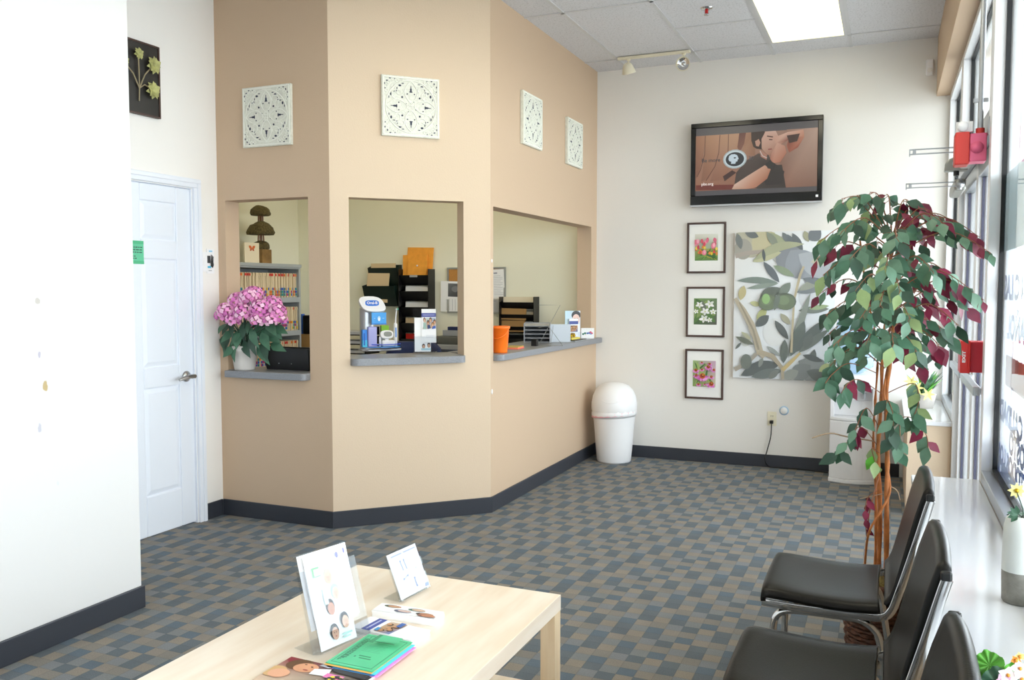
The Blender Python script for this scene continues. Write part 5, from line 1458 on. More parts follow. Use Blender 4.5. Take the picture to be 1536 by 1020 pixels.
# ---- toothbrush display on the middle counter (local frame of the 45 degree wall)
def c2(px, py, z=C2):
    """point on counter 2 from the photo, as (s, t) in the wall frame"""
    q = atz(px, py, z); d = q-W2A; return d.dot(d2), d.dot(n2)
def W2(s, t, z): q = W2A+d2*s+n2*t; return (q.x, q.y, z)
s_, t_ = c2(562, 526)
g = thing('toothbrush_display', 'silver and white toothbrush display stand with a blue brand oval', 'display', W2(s_, t_, C2+0.0005), PI/4)
k1 = 0.0011*3.65/1.0  # metres per photo pixel near here
def pxm(n_): return n_*0.00405
b = MB(); pts = [(-0.10, -0.06), (-0.06, -0.085), (0.02, -0.088), (0.10, -0.07), (0.165, -0.045), (0.18, -0.02), (0.17, 0.02), (0.10, 0.06), (-0.05, 0.075), (-0.10, 0.06)]
b.prism(pts, 0, 0.014, 'silver_plastic'); b.build('display_base', g, bevel=0.006, segs=3)
b = MB(); rows = []
for z in (0.012, 0.10, 0.20, 0.285):
    rows.append([(-0.045+0.05*math.cos(2*PI*k/24), 0.02+0.035*math.sin(2*PI*k/24), z) for k in range(24)])
b.grid(rows, 'silver_plastic', True, closed_u=True); b.face(rows[-1], 'silver_plastic'); b.build('display_column', g)
# tilted oval head
b = MB(); hd = []
for k in range(28):
    a = 2*PI*k/28; ca, sa = math.cos(a), math.sin(a)
    x = 0.082*math.copysign(abs(ca)**0.7, ca); z = 0.052*math.copysign(abs(sa)**0.7, sa)
    hd.append((-0.020+x+0.02*(-z/0.052), z))
ctr = Vector((0, -0.035, 0.315))
til = 0.45
def HD(x, z, o_): return (x, ctr.y+z*math.sin(til)-o_*math.cos(til), ctr.z+z*math.cos(til)*1.1+o_*math.sin(til))
b.extrude([HD(x, z, 0.0) for x, z in hd], Vector(HD(0, 0, -0.03))-Vector(HD(0, 0, 0.0)), 'plastic_white'); b.build('display_head', g, bevel=0.004)
b = MB(); oval = []
for k in range(24):
    a = 2*PI*k/24; oval.append(HD(-0.022+0.046*math.copysign(abs(math.cos(a))**0.6, math.cos(a)), 0.004+0.019*math.copysign(abs(math.sin(a))**0.6, math.sin(a)), 0.001))
b.extrude(oval, Vector(HD(0, 0, 0.002))-Vector(HD(0, 0, 0.001)), 'logo_blue'); mat('logo_blue', '2b73d8', 0.3); lg = b.build('logo_oval', g)
text_mesh('Oral-B', 0.026, 'plastic_white', HD(-0.022, 0.004, 0.0035), (1, 0, 0), Vector(HD(0, 1, 0))-Vector(HD(0, 0, 0)), g, 'logo_text', bold=0.0008)
text_mesh('Oral-B', 0.020, 'logo_blue', (0.075, -0.045, 0.0150), (1, 0.1, 0), (0, 1, 0), g, 'logo_text', bold=0.0005)
b = MB(); b.prism([(-0.035, -0.075), (0.065, -0.07), (0.062, -0.055), (-0.035, -0.06)], 0.178, 0.258, 'blue_card'); mat('blue_card', '3aa2f0', 0.3); o = b.build('blue_panel', g, bevel=0.002)
A = Art((-0.035, -0.0765, 0.178), (1, 0.04, 0), (0, 0, 1), 0.10, 0.08); A.ell(0.5, 0.5, 0.10, 0.2, 'b8e0fa'); A.ell(0.5, 0.42, 0.07, 0.14, 'f0f8fe'); A.rect(0.15, 0.25, 0.5, 0.54, 'a8d8f8'); A.rect(0.72, 0.85, 0.5, 0.54, 'a8d8f8'); A.rect(0, 1, 0, 0.12, '2a86e0'); A.build('blue_panel_print', o)
b = MB(); tr = []
for k in range(15): a = PI+PI*k/14; tr.append((0.045+0.125*math.cos(a), -0.02+0.078*math.sin(a), 0.045))
b.tube(tr, 0.003, 'tray_blue', 6); b.prism([(q_[0], q_[1]) for q_ in tr]+[(0.17, 0.03), (-0.08, 0.03)], 0.024, 0.029, 'blue_clear'); mat('tray_blue', '3550d8', 0.3); b.build('clear_blue_tray', g)['label'] = 'clear blue tray rim'
zt_ = C2+0.030
def on_disp(name, label, cat, lx, ly, z=zt_, rz=0):
    q = Vector((lx, ly, 0)); q.rotate(Matrix.Rotation(PI/4, 3, 'Z')); return thing(name, label, cat, (g.location.x+q.x, g.location.y+q.y, z), PI/4+rz)
gd = g
def dispat(lx, ly): 
    q = Vector((lx, ly, 0)); q.rotate(Matrix.Rotation(PI/4, 3, 'Z')); return gd.location.x+q.x, gd.location.y+q.y
a_ = on_disp('toothbrush_pack', 'clear lilac toothbrush package in the display tray', 'package', -0.030, -0.065)
b = MB(); b.box(-0.030, 0.030, -0.015, 0.015, 0, 0.135, 'lilac_clear'); b.build('pack_shell', a_, bevel=0.006)
b = MB(); b.box(-0.012, 0.012, -0.004, 0.004, 0.01, 0.12, 'blue_bright'); b.build('pack_insert', a_)
a_ = on_disp('toothbrush_box', 'blue toothbrush box standing left of the lilac package', 'package', -0.082, -0.055, rz=0.2)
b = MB(); b.box(-0.017, 0.017, -0.012, 0.012, 0, 0.115, 'blue_bright'); b.build('box_shell', a_, bevel=0.002)
A = Art((-0.017, -0.0125, 0), (1, 0, 0), (0, 0, 1), 0.034, 0.115); A.rect(0, 1, 0, 0.4, '52c8ec'); A.rect(0.2, 0.5, 0.1, 0.8, '1f62c0'); A.build('box_print', a_)
a_ = on_disp('toothbrush_timer', 'white oval timer with a grey screen in the display tray', 'timer', 0.072, -0.045, z=zt_)
b = MB(); b.box(-0.035, 0.055, -0.016, 0.026, 0, 0.042, 'plastic_white'); b.build('timer_dock', a_, bevel=0.012, segs=3)
b = MB(); pts = [(0.045*math.copysign(abs(math.cos(2*PI*k/24))**0.75, math.cos(2*PI*k/24)), 0.030*math.copysign(abs(math.sin(2*PI*k/24))**0.75, math.sin(2*PI*k/24))) for k in range(24)]
b.extrude([(x, -0.01+z*0.35, 0.082+z*0.9) for x, z in pts], (0, 0.014, -0.005), 'plastic_white'); b.box(-0.012, 0.012, -0.006, 0.006, 0.04, 0.07, 'plastic_white'); b.build('timer_body', a_, bevel=0.003)
b = MB(); b.extrude([(x*0.62+0.006, -0.0112+z*0.35*0.6, 0.083+z*0.9*0.6) for x, z in pts], (0, -0.001, 0.0003), 'gray_screen'); mat('gray_screen', '8c918e', 0.3); b.build('timer_screen', a_)
a_ = on_disp('electric_toothbrush', 'upright white electric toothbrush with a green tipped head', 'toothbrush', 0.137, -0.028, z=zt_)
b = MB(); b.lathe([(0.0, 0), (0.012, 0), (0.013, 0.05), (0.0135, 0.11), (0.012, 0.148), (0.008, 0.155), (0.0, 0.156)], 'plastic_white', n=16); b.build('brush_handle', a_)
b = MB(); b.tube([(0, 0, 0.155), (0.003, 0, 0.20), (0.008, 0, 0.243)], [0.0055, 0.004, 0.0035], 'plastic_white', 8); b.cyl((0.004, -0.004, 0.247), (0.012, 0.0, 0.249), 0.007, 'plastic_white', 10); b.build('brush_neck', a_)
b = MB(); b.cyl((0.011, -0.004, 0.249), (0.018, -0.008, 0.250), 0.006, 'bristle', 8); mat('bristle', '6fd0b0', 0.6); b.build('bristles', a_)
b = MB(); b.box(-0.0035, 0.0035, -0.0145, -0.012, 0.06, 0.125, 'blue_bright'); b.build('brush_button', a_)
a_ = on_disp('toothpaste_tube', 'slim white tube beside the timer in the display tray', 'tube', 0.022, -0.062, z=zt_)
b = MB(); b.lathe([(0, 0), (0.007, 0), (0.007, 0.06), (0.004, 0.066), (0.0, 0.066)], 'plastic_white', n=12); b.build('tube_body', a_)
a_ = on_disp('green_box', 'small lime green box behind the timer', 'box', 0.075, 0.025, z=C2+0.016, rz=0.1)
b = MB(); b.box(-0.027, 0.027, -0.008, 0.008, 0, 0.145, 'silver_plastic'); b.build('box_stand', a_)
b = MB(); b.box(-0.027, 0.027, -0.012, 0.012, 0.095, 0.152, 'green_tag'); b.build('box_face', a_, bevel=0.002)

# ---- leaflets in acrylic holders
def leaflet_art(A, kind):
    if kind == 'faces':       # white sheet with a diagonal trail of small portraits
        A.rect(0, 1, 0, 1, 'f6f7f9')
        for (u, v, hair, skin) in ((0.55, 0.72, 'c8b8a8', 'e0b8a0'), (0.66, 0.54, 'b8d8dc', 'e6bca6'), (0.45, 0.40, '2a2428', 'c89078'), (0.42, 0.14, '23242c', 'caa088'), (0.74, 0.22, '2c2830', 'e0b8a0')):
            A.ell(u, v+0.01, 0.115, 0.085, hair); A.ell(u+0.01, v-0.012, 0.092, 0.068, skin); A.ell(u-0.02, v, .012, .007, '5a4038'); A.ell(u+0.035, v, .012, .007, '5a4038'); A.ell(u+0.01, v-0.04, .022, .007, 'b05a50')
        A.rect(0.12, 0.32, 0.84, 0.86, '7fd88a'); A.rect(0.12, 0.17, 0.76, 0.86, '7fd88a'); A.rect(0.12, 0.34, 0.755, 0.77, '9ce0a6')
        A.rect(0.30, 0.40, 0.45, 0.62, 'd8f0f2'); A.ell(0.86, 0.92, 0.04, 0.035, '8486cc'); A.rect(0.58, 0.86, 0.08, 0.10, 'a8ccc8'); A.rect(0.58, 0.8, 0.05, 0.065, 'a8ccc8')
    elif kind == 'family':    # family photograph above a blue band
        A.rect(0, 1, 0, 1, 'f4f5f8'); A.rect(0, 1, 0.76, 0.88, '4a56a0'); A.rect(0.1, 0.9, 0.81, 0.83, 'a8b0dc')
        A.poly([(0.05, 0.40), (0.98, 0.44), (0.98, 0.74), (0.30, 0.74)], ['c8a078', 'd8b898', '9cb0cc', 'c4d0c8'])
        for u, v, h_, s_ in ((0.2, 0.66, '6c5a4c', 'c89c80'), (0.45, 0.58, '2e2620', 'b87c58'), (0.62, 0.66, '3a2c20', 'd09868'), (0.76, 0.52, '8a6438', 'd8a478'), (0.9, 0.60, '3c3024', 'c88c60')):
            A.ell(u, v+.015, .09, .075, h_); A.ell(u, v-.005, .07, .055, s_); A.ell(u, v-.02, .025, .01, 'f4ece4')
        A.poly([(0.1, 0.40), (0.35, 0.40), (0.3, 0.58), (0.12, 0.6)], '9cb8b0'); A.poly([(0.4, 0.40), (0.62, 0.42), (0.58, 0.52), (0.4, 0.52)], '2c3c6c'); A.poly([(0.7, 0.40), (0.98, 0.42), (0.96, 0.5), (0.76, 0.48)], '3a62b8')
        A.rect(0.3, 0.9, 0.2, 0.22, 'dcdee6'); A.rect(0.3, 0.8, 0.15, 0.165, 'dcdee6')
    elif kind == 'trio':
        A.rect(0, 1, 0, 1, 'f5f6f8')
        for (u, v) in ((0.6, 0.36), (0.55, 0.15), (0.88, 0.18)):
            A.ell(u, v+.01, .10, .075, '3a3034'); A.ell(u+.005, v-.012, .08, .058, 'c49880')
        A.rect(0.4, 0.98, 0.04, 0.10, 'a8d0e0'); A.line([(0.88, 0.7), (0.9, 0.4)], 0.02, 'e0c8c0')
    elif kind == 'card_plain':
        A.rect(0, 1, 0, 1, 'f6f7fa'); A.ell(0.93, 0.9, 0.02, 0.04, '8486cc')
    elif kind == 'card':
        A.rect(0, 1, 0, 1, 'f6f7fb'); A.rect(0.1, 0.95, 0.91, 0.94, 'b8c4ea')
        for q in ([(0.34, 0.76), (0.36, 0.56)], [(0.46, 0.76), (0.48, 0.56)], [(0.62, 0.30), (0.62, 0.14)]): A.line(q, 0.022, '9aabdf')
        for u, v in ((0.34, 0.77), (0.46, 0.77), (0.62, 0.31), (0.62, 0.13), (0.28, 0.38), (0.42, 0.42), (0.75, 0.5)): A.ell(u, v, 0.025, 0.02, 'a4b4e4')
        A.line([(0.24, 0.36), (0.45, 0.44)], 0.01, 'b4c0e8'); A.rect(0.88, 0.98, 0.02, 0.10, '7c90e0')
def holder(name, label, loc, rz, w_, h_, lean, sheets, pocket_h=None, depth=0.03):
    """clear leaning holder; sheets = [(name, label, kind, x0, x1, z0, z1, offset)] standing inside as things of their own"""
    g = thing(name, label, 'holder', loc, rz)
    tl = thing('tmp', '', '', (0, 0, 0)); bpy.data.objects.remove(tl)
    M3 = Matrix.Rotation(-lean, 4, 'X')      # lean back: top moves to +y
    def LT(b): b.v = [tuple(M3 @ Vector(v)) for v in b.v]; return b
    b = MB(); b.box(-w_/2, w_/2, 0.0, 0.0025, 0.0, h_, 'acrylic_clear'); LT(b).build('back_sheet', g)
    ph = pocket_h or h_
    b = MB(); b.box(-w_/2, w_/2, -depth-0.002, -depth, 0.0, ph, 'acrylic_clear'); b.box(-w_/2, -w_/2+0.002, -depth, 0.0, 0, ph, 'acrylic_clear'); b.box(w_/2-0.002, w_/2, -depth, 0, 0, ph, 'acrylic_clear'); b.box(-w_/2+0.002, w_/2-0.002, -depth, 0, 0, 0.002, 'acrylic_clear'); LT(b).build('front_pocket', g)
    zz = math.sin(lean)*depth
    b = MB(); f = math.sin(lean)*h_*0.75
    b.face([(-w_/2, 0.0, 0.001), (w_/2, 0.0, 0.001), (w_/2, f+0.02, 0.001), (-w_/2, f+0.02, 0.001)], 'acrylic_clear'); b.build('foot', g, thick=0.002)
    g.location.z += zz
    for (nm, lb, kind, x0_, x1_, z0_, z1_, off) in sheets:
        b = MB(); b.box(x0_, x1_, -off-0.0012, -off, z0_, z1_, 'paper'); o = LT(b).build(nm); o.location = g.location; o.rotation_euler = (0, 0, rz); tag(o, lb, 'leaflet')
        bm = M3.to_3x3()
        A = Art(bm @ Vector((x0_, -off-0.0015, z0_)), bm @ Vector((1, 0, 0)), bm @ Vector((0, 0, 1)), x1_-x0_, z1_-z0_)
        leaflet_art(A, kind); A.build('leaflet_print', o)
    return g
sa, ta = c2(640, 531)
qq = W2(sa, ta+0.03, C2+0.0005)
holder('brochure_holder', 'clear holder with two leaflets on the middle counter', qq, PI/4-0.25, 0.155, 0.285, 0.22,
       [('leaflet', 'leaflet with a family photograph and blue band in the middle counter holder', 'family', -0.022, 0.070, 0.06, 0.280, 0.022),
        ('leaflet', 'white leaflet with three small faces in front in the middle counter holder', 'trio', -0.068, 0.035, 0.004, 0.225, 0.012)], pocket_h=0.10, depth=0.03)

# ---- long counter items (wall frame: local x = +y world)
def c3(px, py, z=C3): q = atz(px, py, z); return q
p = c3(752, 527)
g = thing('bucket', 'bright orange plastic bucket at the near end of the long counter', 'bucket', (-2.47, 5.22, C3+0.0005))
p = aty(750, 525, 5.22); g.location.x = max(p.x, -2.6)
b = MB(); b.lathe([(0.0, 0), (0.047, 0), (0.049, 0.006), (0.060, 0.155), (0.066, 0.157), (0.067, 0.172), (0.063, 0.174), (0.058, 0.155), (0.046, 0.01), (0, 0.01)], 'orange_plastic', n=28); b.build('bucket_body', g)
b = MB(); b.tube([(0.066*math.cos(a), 0.066*math.sin(a)*0.9-0.01, 0.155-0.06*abs(math.sin(a))) for a in [PI+PI*i/12 for i in range(13)]], 0.002, 'orange_plastic', 6); b.build('bucket_handle', g)
def flat_stack(name, label, cat, px, py, w_, d_, hgt, mts, rz=0.0, z=C3, parentless=True):
    q = atz(px, py, z); b = MB()
    n = len(mts)
    for i, m_ in enumerate(mts):
        ox, oy = random.uniform(-.002, .002), random.uniform(-.002, .002)
        b.box(-w_/2+ox, w_/2+ox, -d_/2+oy, d_/2+oy, hgt*i/n, hgt*(i+1)/n, m_)
    o = b.build(name); o.location = (q.x, q.y, z+0.0005); o.rotation_euler = (0, 0, rz); tag(o, label, cat); return o
mat('note_pink', 'f06a6a', 0.6); mat('note_olive', 'b8a050', 0.6); mat('note_orange', 'f49060', 0.6)
flat_stack('sticky_notes', 'pad of pink and orange sticky notes beside the orange bucket', 'note pad', 771, 523, 0.10, 0.15, 0.018, ['note_pink', 'note_orange', 'note_olive'], rz=0.1)
# grey desk organiser
q = atz(806, 514, C3)
g = thing('desk_organiser', 'grey desk organiser with slanted trays on the long counter', 'organiser', (q.x-0.02, q.y+0.05, C3+0.0005), 0.35)
b = MB()
for x in (-0.10, 0.10): b.box(x-0.003, x+0.003, -0.09, 0.12, 0, 0.15, 'gray_plastic')
b.box(-0.10, 0.10, 0.114, 0.12, 0, 0.15, 'gray_plastic'); b.build('organiser_side', g)
for k in range(5):
    b = MB(); z = 0.004+k*0.031; b.extrude([(-0.097, -0.085, z), (-0.097, 0.112, z+0.012), (-0.097, 0.112, z+0.016), (-0.097, -0.085, z+0.004)], (0.194, 0, 0), 'gray_plastic'); b.build('organiser_tray', g)
b = MB(); b.box(0.103, 0.26, 0.02, 0.026, 0.0, 0.14, 'silver_gray'); b.box(0.103, 0.26, 0.026, 0.11, 0, 0.006, 'silver_gray'); mat('silver_gray', 'b6bcc2', 0.3, 0.3); b.build('organiser_panel', g)
b = MB(); b.box(-0.02, 0.02, -0.02, 0.02, 0, 0.05, 'plastic_black'); b.build('stapler')
o = bpy.data.objects['stapler']; q2 = atz(802, 519, C3); o.location = (q2.x, q2.y-0.0, C3+0.0005); tag(o, 'small black stamp in front of the grey organiser', 'stamp')
# wire book rack
mat('wire_gray', '8c8c86', 0.4, 0.5)
q = aty(826, 470, 6.0)
g = thing('wire_rack', 'thin wire book stand behind the grey organiser', 'rack', (-2.62, 6.0, C3+0.0005), 0.35)
g.location.x = aty(826, 470, 6.0).x
b = MB(); zz = q.z-C3
def w_(pts): b.tube(pts, 0.002, 'wire_gray', 6)
w_([(-0.09, 0, 0.0), (0.07, 0, zz+0.06), (-0.09, 0, zz+0.06)]); w_([(0.09, 0, 0.0), (-0.02, 0, zz*0.62), (-0.09, 0, zz*0.55)]); w_([(-0.09, 0, 0.0), (0.09, 0, 0.0)]); w_([(0.02, 0, zz*0.62), (0.0, -0.05, 0.0)])
b.build('wire_frame', g)
# clipboard with yellow notes and gold trinkets
q = atz(846, 511, C3)
b = MB(); b.box(-0.11, 0.11, -0.16, 0.16, 0, 0.006, 'silver_gray'); b.box(-0.10, 0.10, -0.15, 0.15, 0.006, 0.012, 'plastic_black')
o = b.build('notebook', bevel=0.002); o.location = (-2.36, 6.66, C3+0.0005); tag(o, 'black notebook with a silver cover lying on the long counter', 'notebook')
nb = o
b = MB(); b.box(-0.045, 0.045, -0.10, 0.10, 0, 0.012, 'yellow'); o = b.build('note_pad'); o.location = (-2.345, 6.66, C3+0.0130); tag(o, 'pale yellow note pad lying on the black notebook', 'note pad')
for k in range(5):
    b = MB(); b.ball((0, 0, 0.014), 0.014, 'gold', 10, 7, sz=0.9); b.tube([(0, 0, 0.025), (0.004, 0, 0.032)], [0.007, 0.009], 'gold', 8)
    o = b.build('gold_bell'); o.location = (-2.365+0.03*(k % 2), 6.60+0.036*k, C3+0.0253); tag(o, 'small gold bell in the cluster on the yellow note pad', 'bell', 'small gold bells on the yellow note pad')
# brochures and card at the far end
q = atz(862, 505, C3)
g = thing('brochure_holder', 'clear holder with tall brochures at the far end of the long counter', 'holder', (-2.40, 6.86, C3+0.0005), 0.75)
b = MB(); b.box(-0.055, 0.075, 0.03, 0.033, 0, 0.19, 'acrylic_clear'); b.box(-0.055, 0.075, -0.02, 0.032, 0, 0.003, 'acrylic_clear'); b.box(-0.055, 0.075, -0.02, -0.018, 0.003, 0.06, 'acrylic_clear'); b.build('holder_body', g)
def on_h(nm, lb, x0_, x1_, z1_, y_, fn, gg=g):
    b = MB(); b.box(x0_, x1_, y_, y_+0.004, 0.004, z1_, 'paper'); o = b.build(nm); o.location = gg.location; o.rotation_euler = (0, 0, gg.rotation_euler.z); tag(o, lb, 'leaflet')
    A = Art((x0_, y_-0.0004, 0.004), (1, 0, 0), (0, 0, 1), x1_-x0_, z1_-0.004); fn(A); A.build('leaflet_print', o)
def bigface(A):
    A.rect(0, 1, 0, 1, ['dce8ee', 'e6eaf0', 'c8ccd8', 'b8dcea']); A.ell(0.72, 0.84, 0.30, 0.16, '2e2c30'); A.ell(0.72, 0.70, 0.24, 0.18, 'e2c0b4'); A.poly([(0.45, 0.05), (0.98, 0.05), (0.98, 0.5), (0.8, 0.55), (0.6, 0.5)], 'dfe3ea'); A.ell(.64, .72, .03, .012, '4a3a38'); A.ell(.8, .72, .03, .012, '4a3a38')
def fam(A):
    A.rect(0, 1, 0, 1, 'eef0f4'); A.rect(0, 1, 0.72, 0.88, '3c4c96'); A.poly([(0.05, .34), (.95, .34), (.95, .66), (.05, .66)], ['a87848', '3c5c98', 'c89058', '6c4c30'])
    for u, v in ((.25, .56), (.5, .58), (.75, .54), (.4, .44), (.65, .44)): A.ell(u, v+.02, .09, .06, '33261c'); A.ell(u, v, .07, .045, 'c88e5c')
on_h('brochure', 'tall pale blue brochure with a dark haired face on the long counter', -0.060, 0.078, 0.235, 0.020, bigface)
on_h('brochure', 'white brochure with a blue band in front at the far end of the long counter', -0.03, 0.050, 0.17, 0.0, fam)
q = atz(884, 507, C3)
g = thing('desk_card', 'small white card with a blue and red drawing at the counter end', 'card', (-2.315, 7.00, C3+0.0005), 0.45)
b = MB(); b.box(-0.055, 0.055, 0, 0.003, 0, 0.088, 'paper'); b.build('card_front', g)
b = MB(); b.extrude([(-0.055, 0.003, 0.0), (-0.055, 0.04, 0.0), (-0.055, 0.003, 0.08)], (0.11, 0, 0), 'paper'); b.build('card_back', g)
A = Art((-0.055, -0.0004, 0), (1, 0, 0), (0, 0, 1), 0.11, 0.088)
for u, v, r, c in ((.15, .42, .08, '2f6c5c'), (.3, .5, .09, '3c7a6c'), (.35, .36, .05, 'f0e4d8'), (.48, .5, .08, '4c70a8'), (.62, .52, .09, '5878b8'), (.72, .6, .08, 'd04c6c'), (.82, .5, .08, 'd8506c'), (.74, .44, .06, '4c8cc8')): A.ell(u, v, r, r*1.1, c)
for k in range(4): A.rect(.2+.18*k, .3+.18*k, .82, .84, 'c4c8d0')
A.build('card_print', g)

mat('blue_flyer', '3c86c8', 0.6)
# ================================================================== FOREGROUND
# ---- coffee table
tx, ty = -1.327, 2.0; hx2, hy2 = 0.385, 0.59; TZ = 0.45
g = thing('coffee_table', 'pale birch coffee table with a lower shelf', 'table', (tx, ty, 0))
b = MB(); b.box(-hx2, hx2, -hy2, hy2, TZ-0.05, TZ, 'birch'); b.build('tabletop', g, bevel=0.0015)
for sx_ in (-1, 1):
    for sy_ in (-1, 1):
        b = MB(); cx, cy = sx_*(hx2-0.026), sy_*(hy2-0.026); b.box(cx-0.025, cx+0.025, cy-0.025, cy+0.025, 0, TZ-0.05, 'birch_leg'); b.build('leg', g, bevel=0.0015)
b = MB(); b.box(-hx2+0.03, hx2-0.06, -hy2+0.053, hy2-0.053, 0.155, 0.172, 'birch'); b.build('shelf', g, bevel=0.001)

# sheets holder, small card, leaflet stacks, flyers, magazines
A0 = atz(470, 988, TZ); A1 = atz(545, 955, TZ)
dirv = (A1-A0); hw_ = dirv.length; ang = math.atan2(dirv.y, dirv.x); mid = (A0+A1)/2
back = Vector((-math.sin(ang), math.cos(ang), 0))
holder('brochure_holder', 'large clear holder of white sheets standing on the coffee table', (mid.x, mid.y, TZ+0.0005), ang, hw_, 0.262, 0.29,
       [('sheet', 'large plain sheet at the back of the coffee table holder', 'card_plain', -hw_/2+0.004, hw_/2-0.004, 0.06, 0.260, 0.006),
        ('sheet', 'white sheet with small smiling faces in front in the coffee table holder', 'faces', -hw_/2+0.010, hw_/2-0.045, 0.004, 0.256, 0.022)], pocket_h=0.22, depth=0.03)
A0 = atz(600, 905, TZ); A1 = atz(643, 882, TZ); dirv = A1-A0; hw_ = dirv.length; ang = math.atan2(dirv.y, dirv.x); mid = (A0+A1)/2
holder('sign_holder', 'small clear easel holding a white card on the coffee table', (mid.x, mid.y, TZ+0.0005), ang, hw_, 0.150, 0.40,
       [('card', 'small white card with faint blue writing in the clear easel', 'card', -hw_/2+0.002, hw_/2-0.002, 0.004, 0.148, 0.004)], pocket_h=0.147, depth=0.008)

def quadthing(name, label, cat, px4, z0, hgt, mt_, art=None, group=None, side='paper'):
    """flat stack whose top face corners are read at four photo points (order: uv 00, 10, 11, 01)"""
    P4 = [atz(x, y, z0+hgt) for x, y in px4]
    c = sum(P4, Vector())/4
    e1 = (P4[1]-P4[0]+P4[2]-P4[3])/2; e2 = (P4[3]-P4[0]+P4[2]-P4[1])/2
    ang = math.atan2(e1.y, e1.x); w_, h_ = e1.length, e2.length
    # keep it rectangular
    b = MB(); n = max(1, int(hgt/0.0045))
    for i in range(n):
        ox, oy = (random.uniform(-.0015, .0015), random.uniform(-.0015, .0015)) if n > 1 else (0, 0)
        b.box(-w_/2+ox, w_/2+ox, -h_/2+oy, h_/2+oy, hgt*i/n, hgt*(i+1)/n-0.0002, mt_)
    o = b.build(name); o.location = (c.x, c.y, z0+0.0004); o.rotation_euler = (0, 0, ang); tag(o, label, cat, group)
    if art:
        s = 1 if (e1.x*e2.y-e1.y*e2.x) > 0 else -1
        A = Art((-w_/2+0.001, -s*(h_/2-0.001), hgt+0.0005), (1, 0, 0), (0, s, 0), w_-0.002, h_-0.002)
        if s < 0: A.n = Vector((0, 0, 1))
        art(A); A.build(name+'_print', o)
    return o
def art_faces(A):
    A.rect(0, 1, 0, 1, 'f6f7fa')
    for u, v, h_, s_ in ((.22, .75, '3c4c3c', 'c89878'), (.62, .68, '4a6a5c', 'd8b49c'), (.8, .3, '2f2620', 'c08868'), (.45, .3, '6c7088', 'd0b4ac'), (.85, .12, '8a5c4c', 'c88868')):
        A.ell(u, v, .14, .16, h_); A.ell(u+.03, v, .11, .12, s_)
quadthing('leaflet_stack', 'stack of white leaflets with faces, nearer the small card easel', 'leaflets', [(554, 915), (649, 928), (669, 919), (577, 905)], TZ, 0.022, 'paper', art_faces)
def art_fam(A):
    A.rect(0, 1, 0, 1, 'f4f5f9'); A.rect(.16, .30, 0, 1, '4454a4'); A.rect(.21, .24, .1, .9, 'b8c0e4')
    A.poly([(.36, .05), (.62, .05), (.66, .95), (.38, .95)], ['b88c60', '5c84c0', 'c8a078', 'd0c0b0'])
    for u, v in ((.44, .2), (.50, .45), (.44, .7), (.57, .6), (.56, .3)): A.ell(u, v, .05, .09, '3a2a20'); A.ell(u-.01, v, .04, .07, 'd09c74')
    A.rect(.56, .64, .6, .95, '3c68b4'); A.rect(.36, .42, .05, .3, '3c90c8')
quadthing('leaflet_stack', 'stack of white leaflets with a blue band and family photo beside the green flyers', 'leaflets', [(526, 940), (617, 962), (645, 945), (556, 925)], TZ, 0.016, 'paper', art_fam)
gx4 = [(491, 994), (560, 1009), (618, 963), (550, 951)]
mg = [(383, 1022), (505, 1052), (565, 1014), (431, 984)]
def art_mag(A):
    A.rect(0, 1, 0, 1, ['d8c0a8', '2a2a30', '3c3c42', '8a2c38'])
    A.poly([(0, .9), (0.06, .80), (.14, 1), (0, 1)], '8e2438')
    A.ell(.20, .80, .14, .20, '6a4a30', .3); A.ell(.30, .74, .13, .17, 'dca07c', .2); A.ell(.26, .84, .015, .015, '4a3428'); A.ell(.35, .80, .015, .015, '4a3428'); A.ell(.33, .66, .03, .02, 'b05c50')
    A.ell(.07, .42, .12, .2, 'd8b07c', .2); A.ell(.14, .38, .11, .16, 'e4ac8c', .2)
    A.poly([(.40, .75), (.56, .85), (.62, .60), (.42, .55)], 'eeeef2'); A.poly([(.55, .98), (.98, .95), (.98, .75), (.58, .80)], '2c2c34'); A.poly([(.42, .95), (.56, .97), (.52, .86), (.40, .88)], 'b8bcc8')
    A.rect(.58, .78, .55, .70, 'e878b8')
    r_ = random.Random(4)
    for k in range(20): A.ell(.66+.24*r_.random(), .42+.22*r_.random(), .025, .03, r_.choice(['f0dc30', 'f4e44c', '2a2a2a', 'f0dc30']))
    for k in range(5): A.rect(.60+.07*k, .64+.07*k, .28, .36, 'f0f0f0')
quadthing('magazine', 'glossy magazine with celebrity faces in front of the green flyers', 'magazine', mg, TZ, 0.006, 'paper', art_mag)
def shift(q, dx, dy): return [(x+dx, y+dy) for x, y in q]
quadthing('flyer', 'pink flyer at the bottom of the coloured flyer pile', 'flyer', shift(gx4, 6, 8.0), TZ+0.007, 0.0012, 'pink_paper', None)
quadthing('flyer', 'blue flyer in the coloured flyer pile, above the pink one', 'flyer', shift(gx4, 1, 6.0), TZ+0.0085, 0.0012, 'blue_flyer', None)
quadthing('flyer', 'cyan flyer in the coloured flyer pile, above the blue one', 'flyer', shift(gx4, 4, 4.0), TZ+0.0100, 0.0012, 'cyan_paper', None)
quadthing('flyer', 'orange flyer directly under the green one', 'flyer', shift(gx4, -2, 2.5), TZ+0.0115, 0.0012, 'orange_paper', None)
mat('blue_flyer', '3c86c8', 0.6)
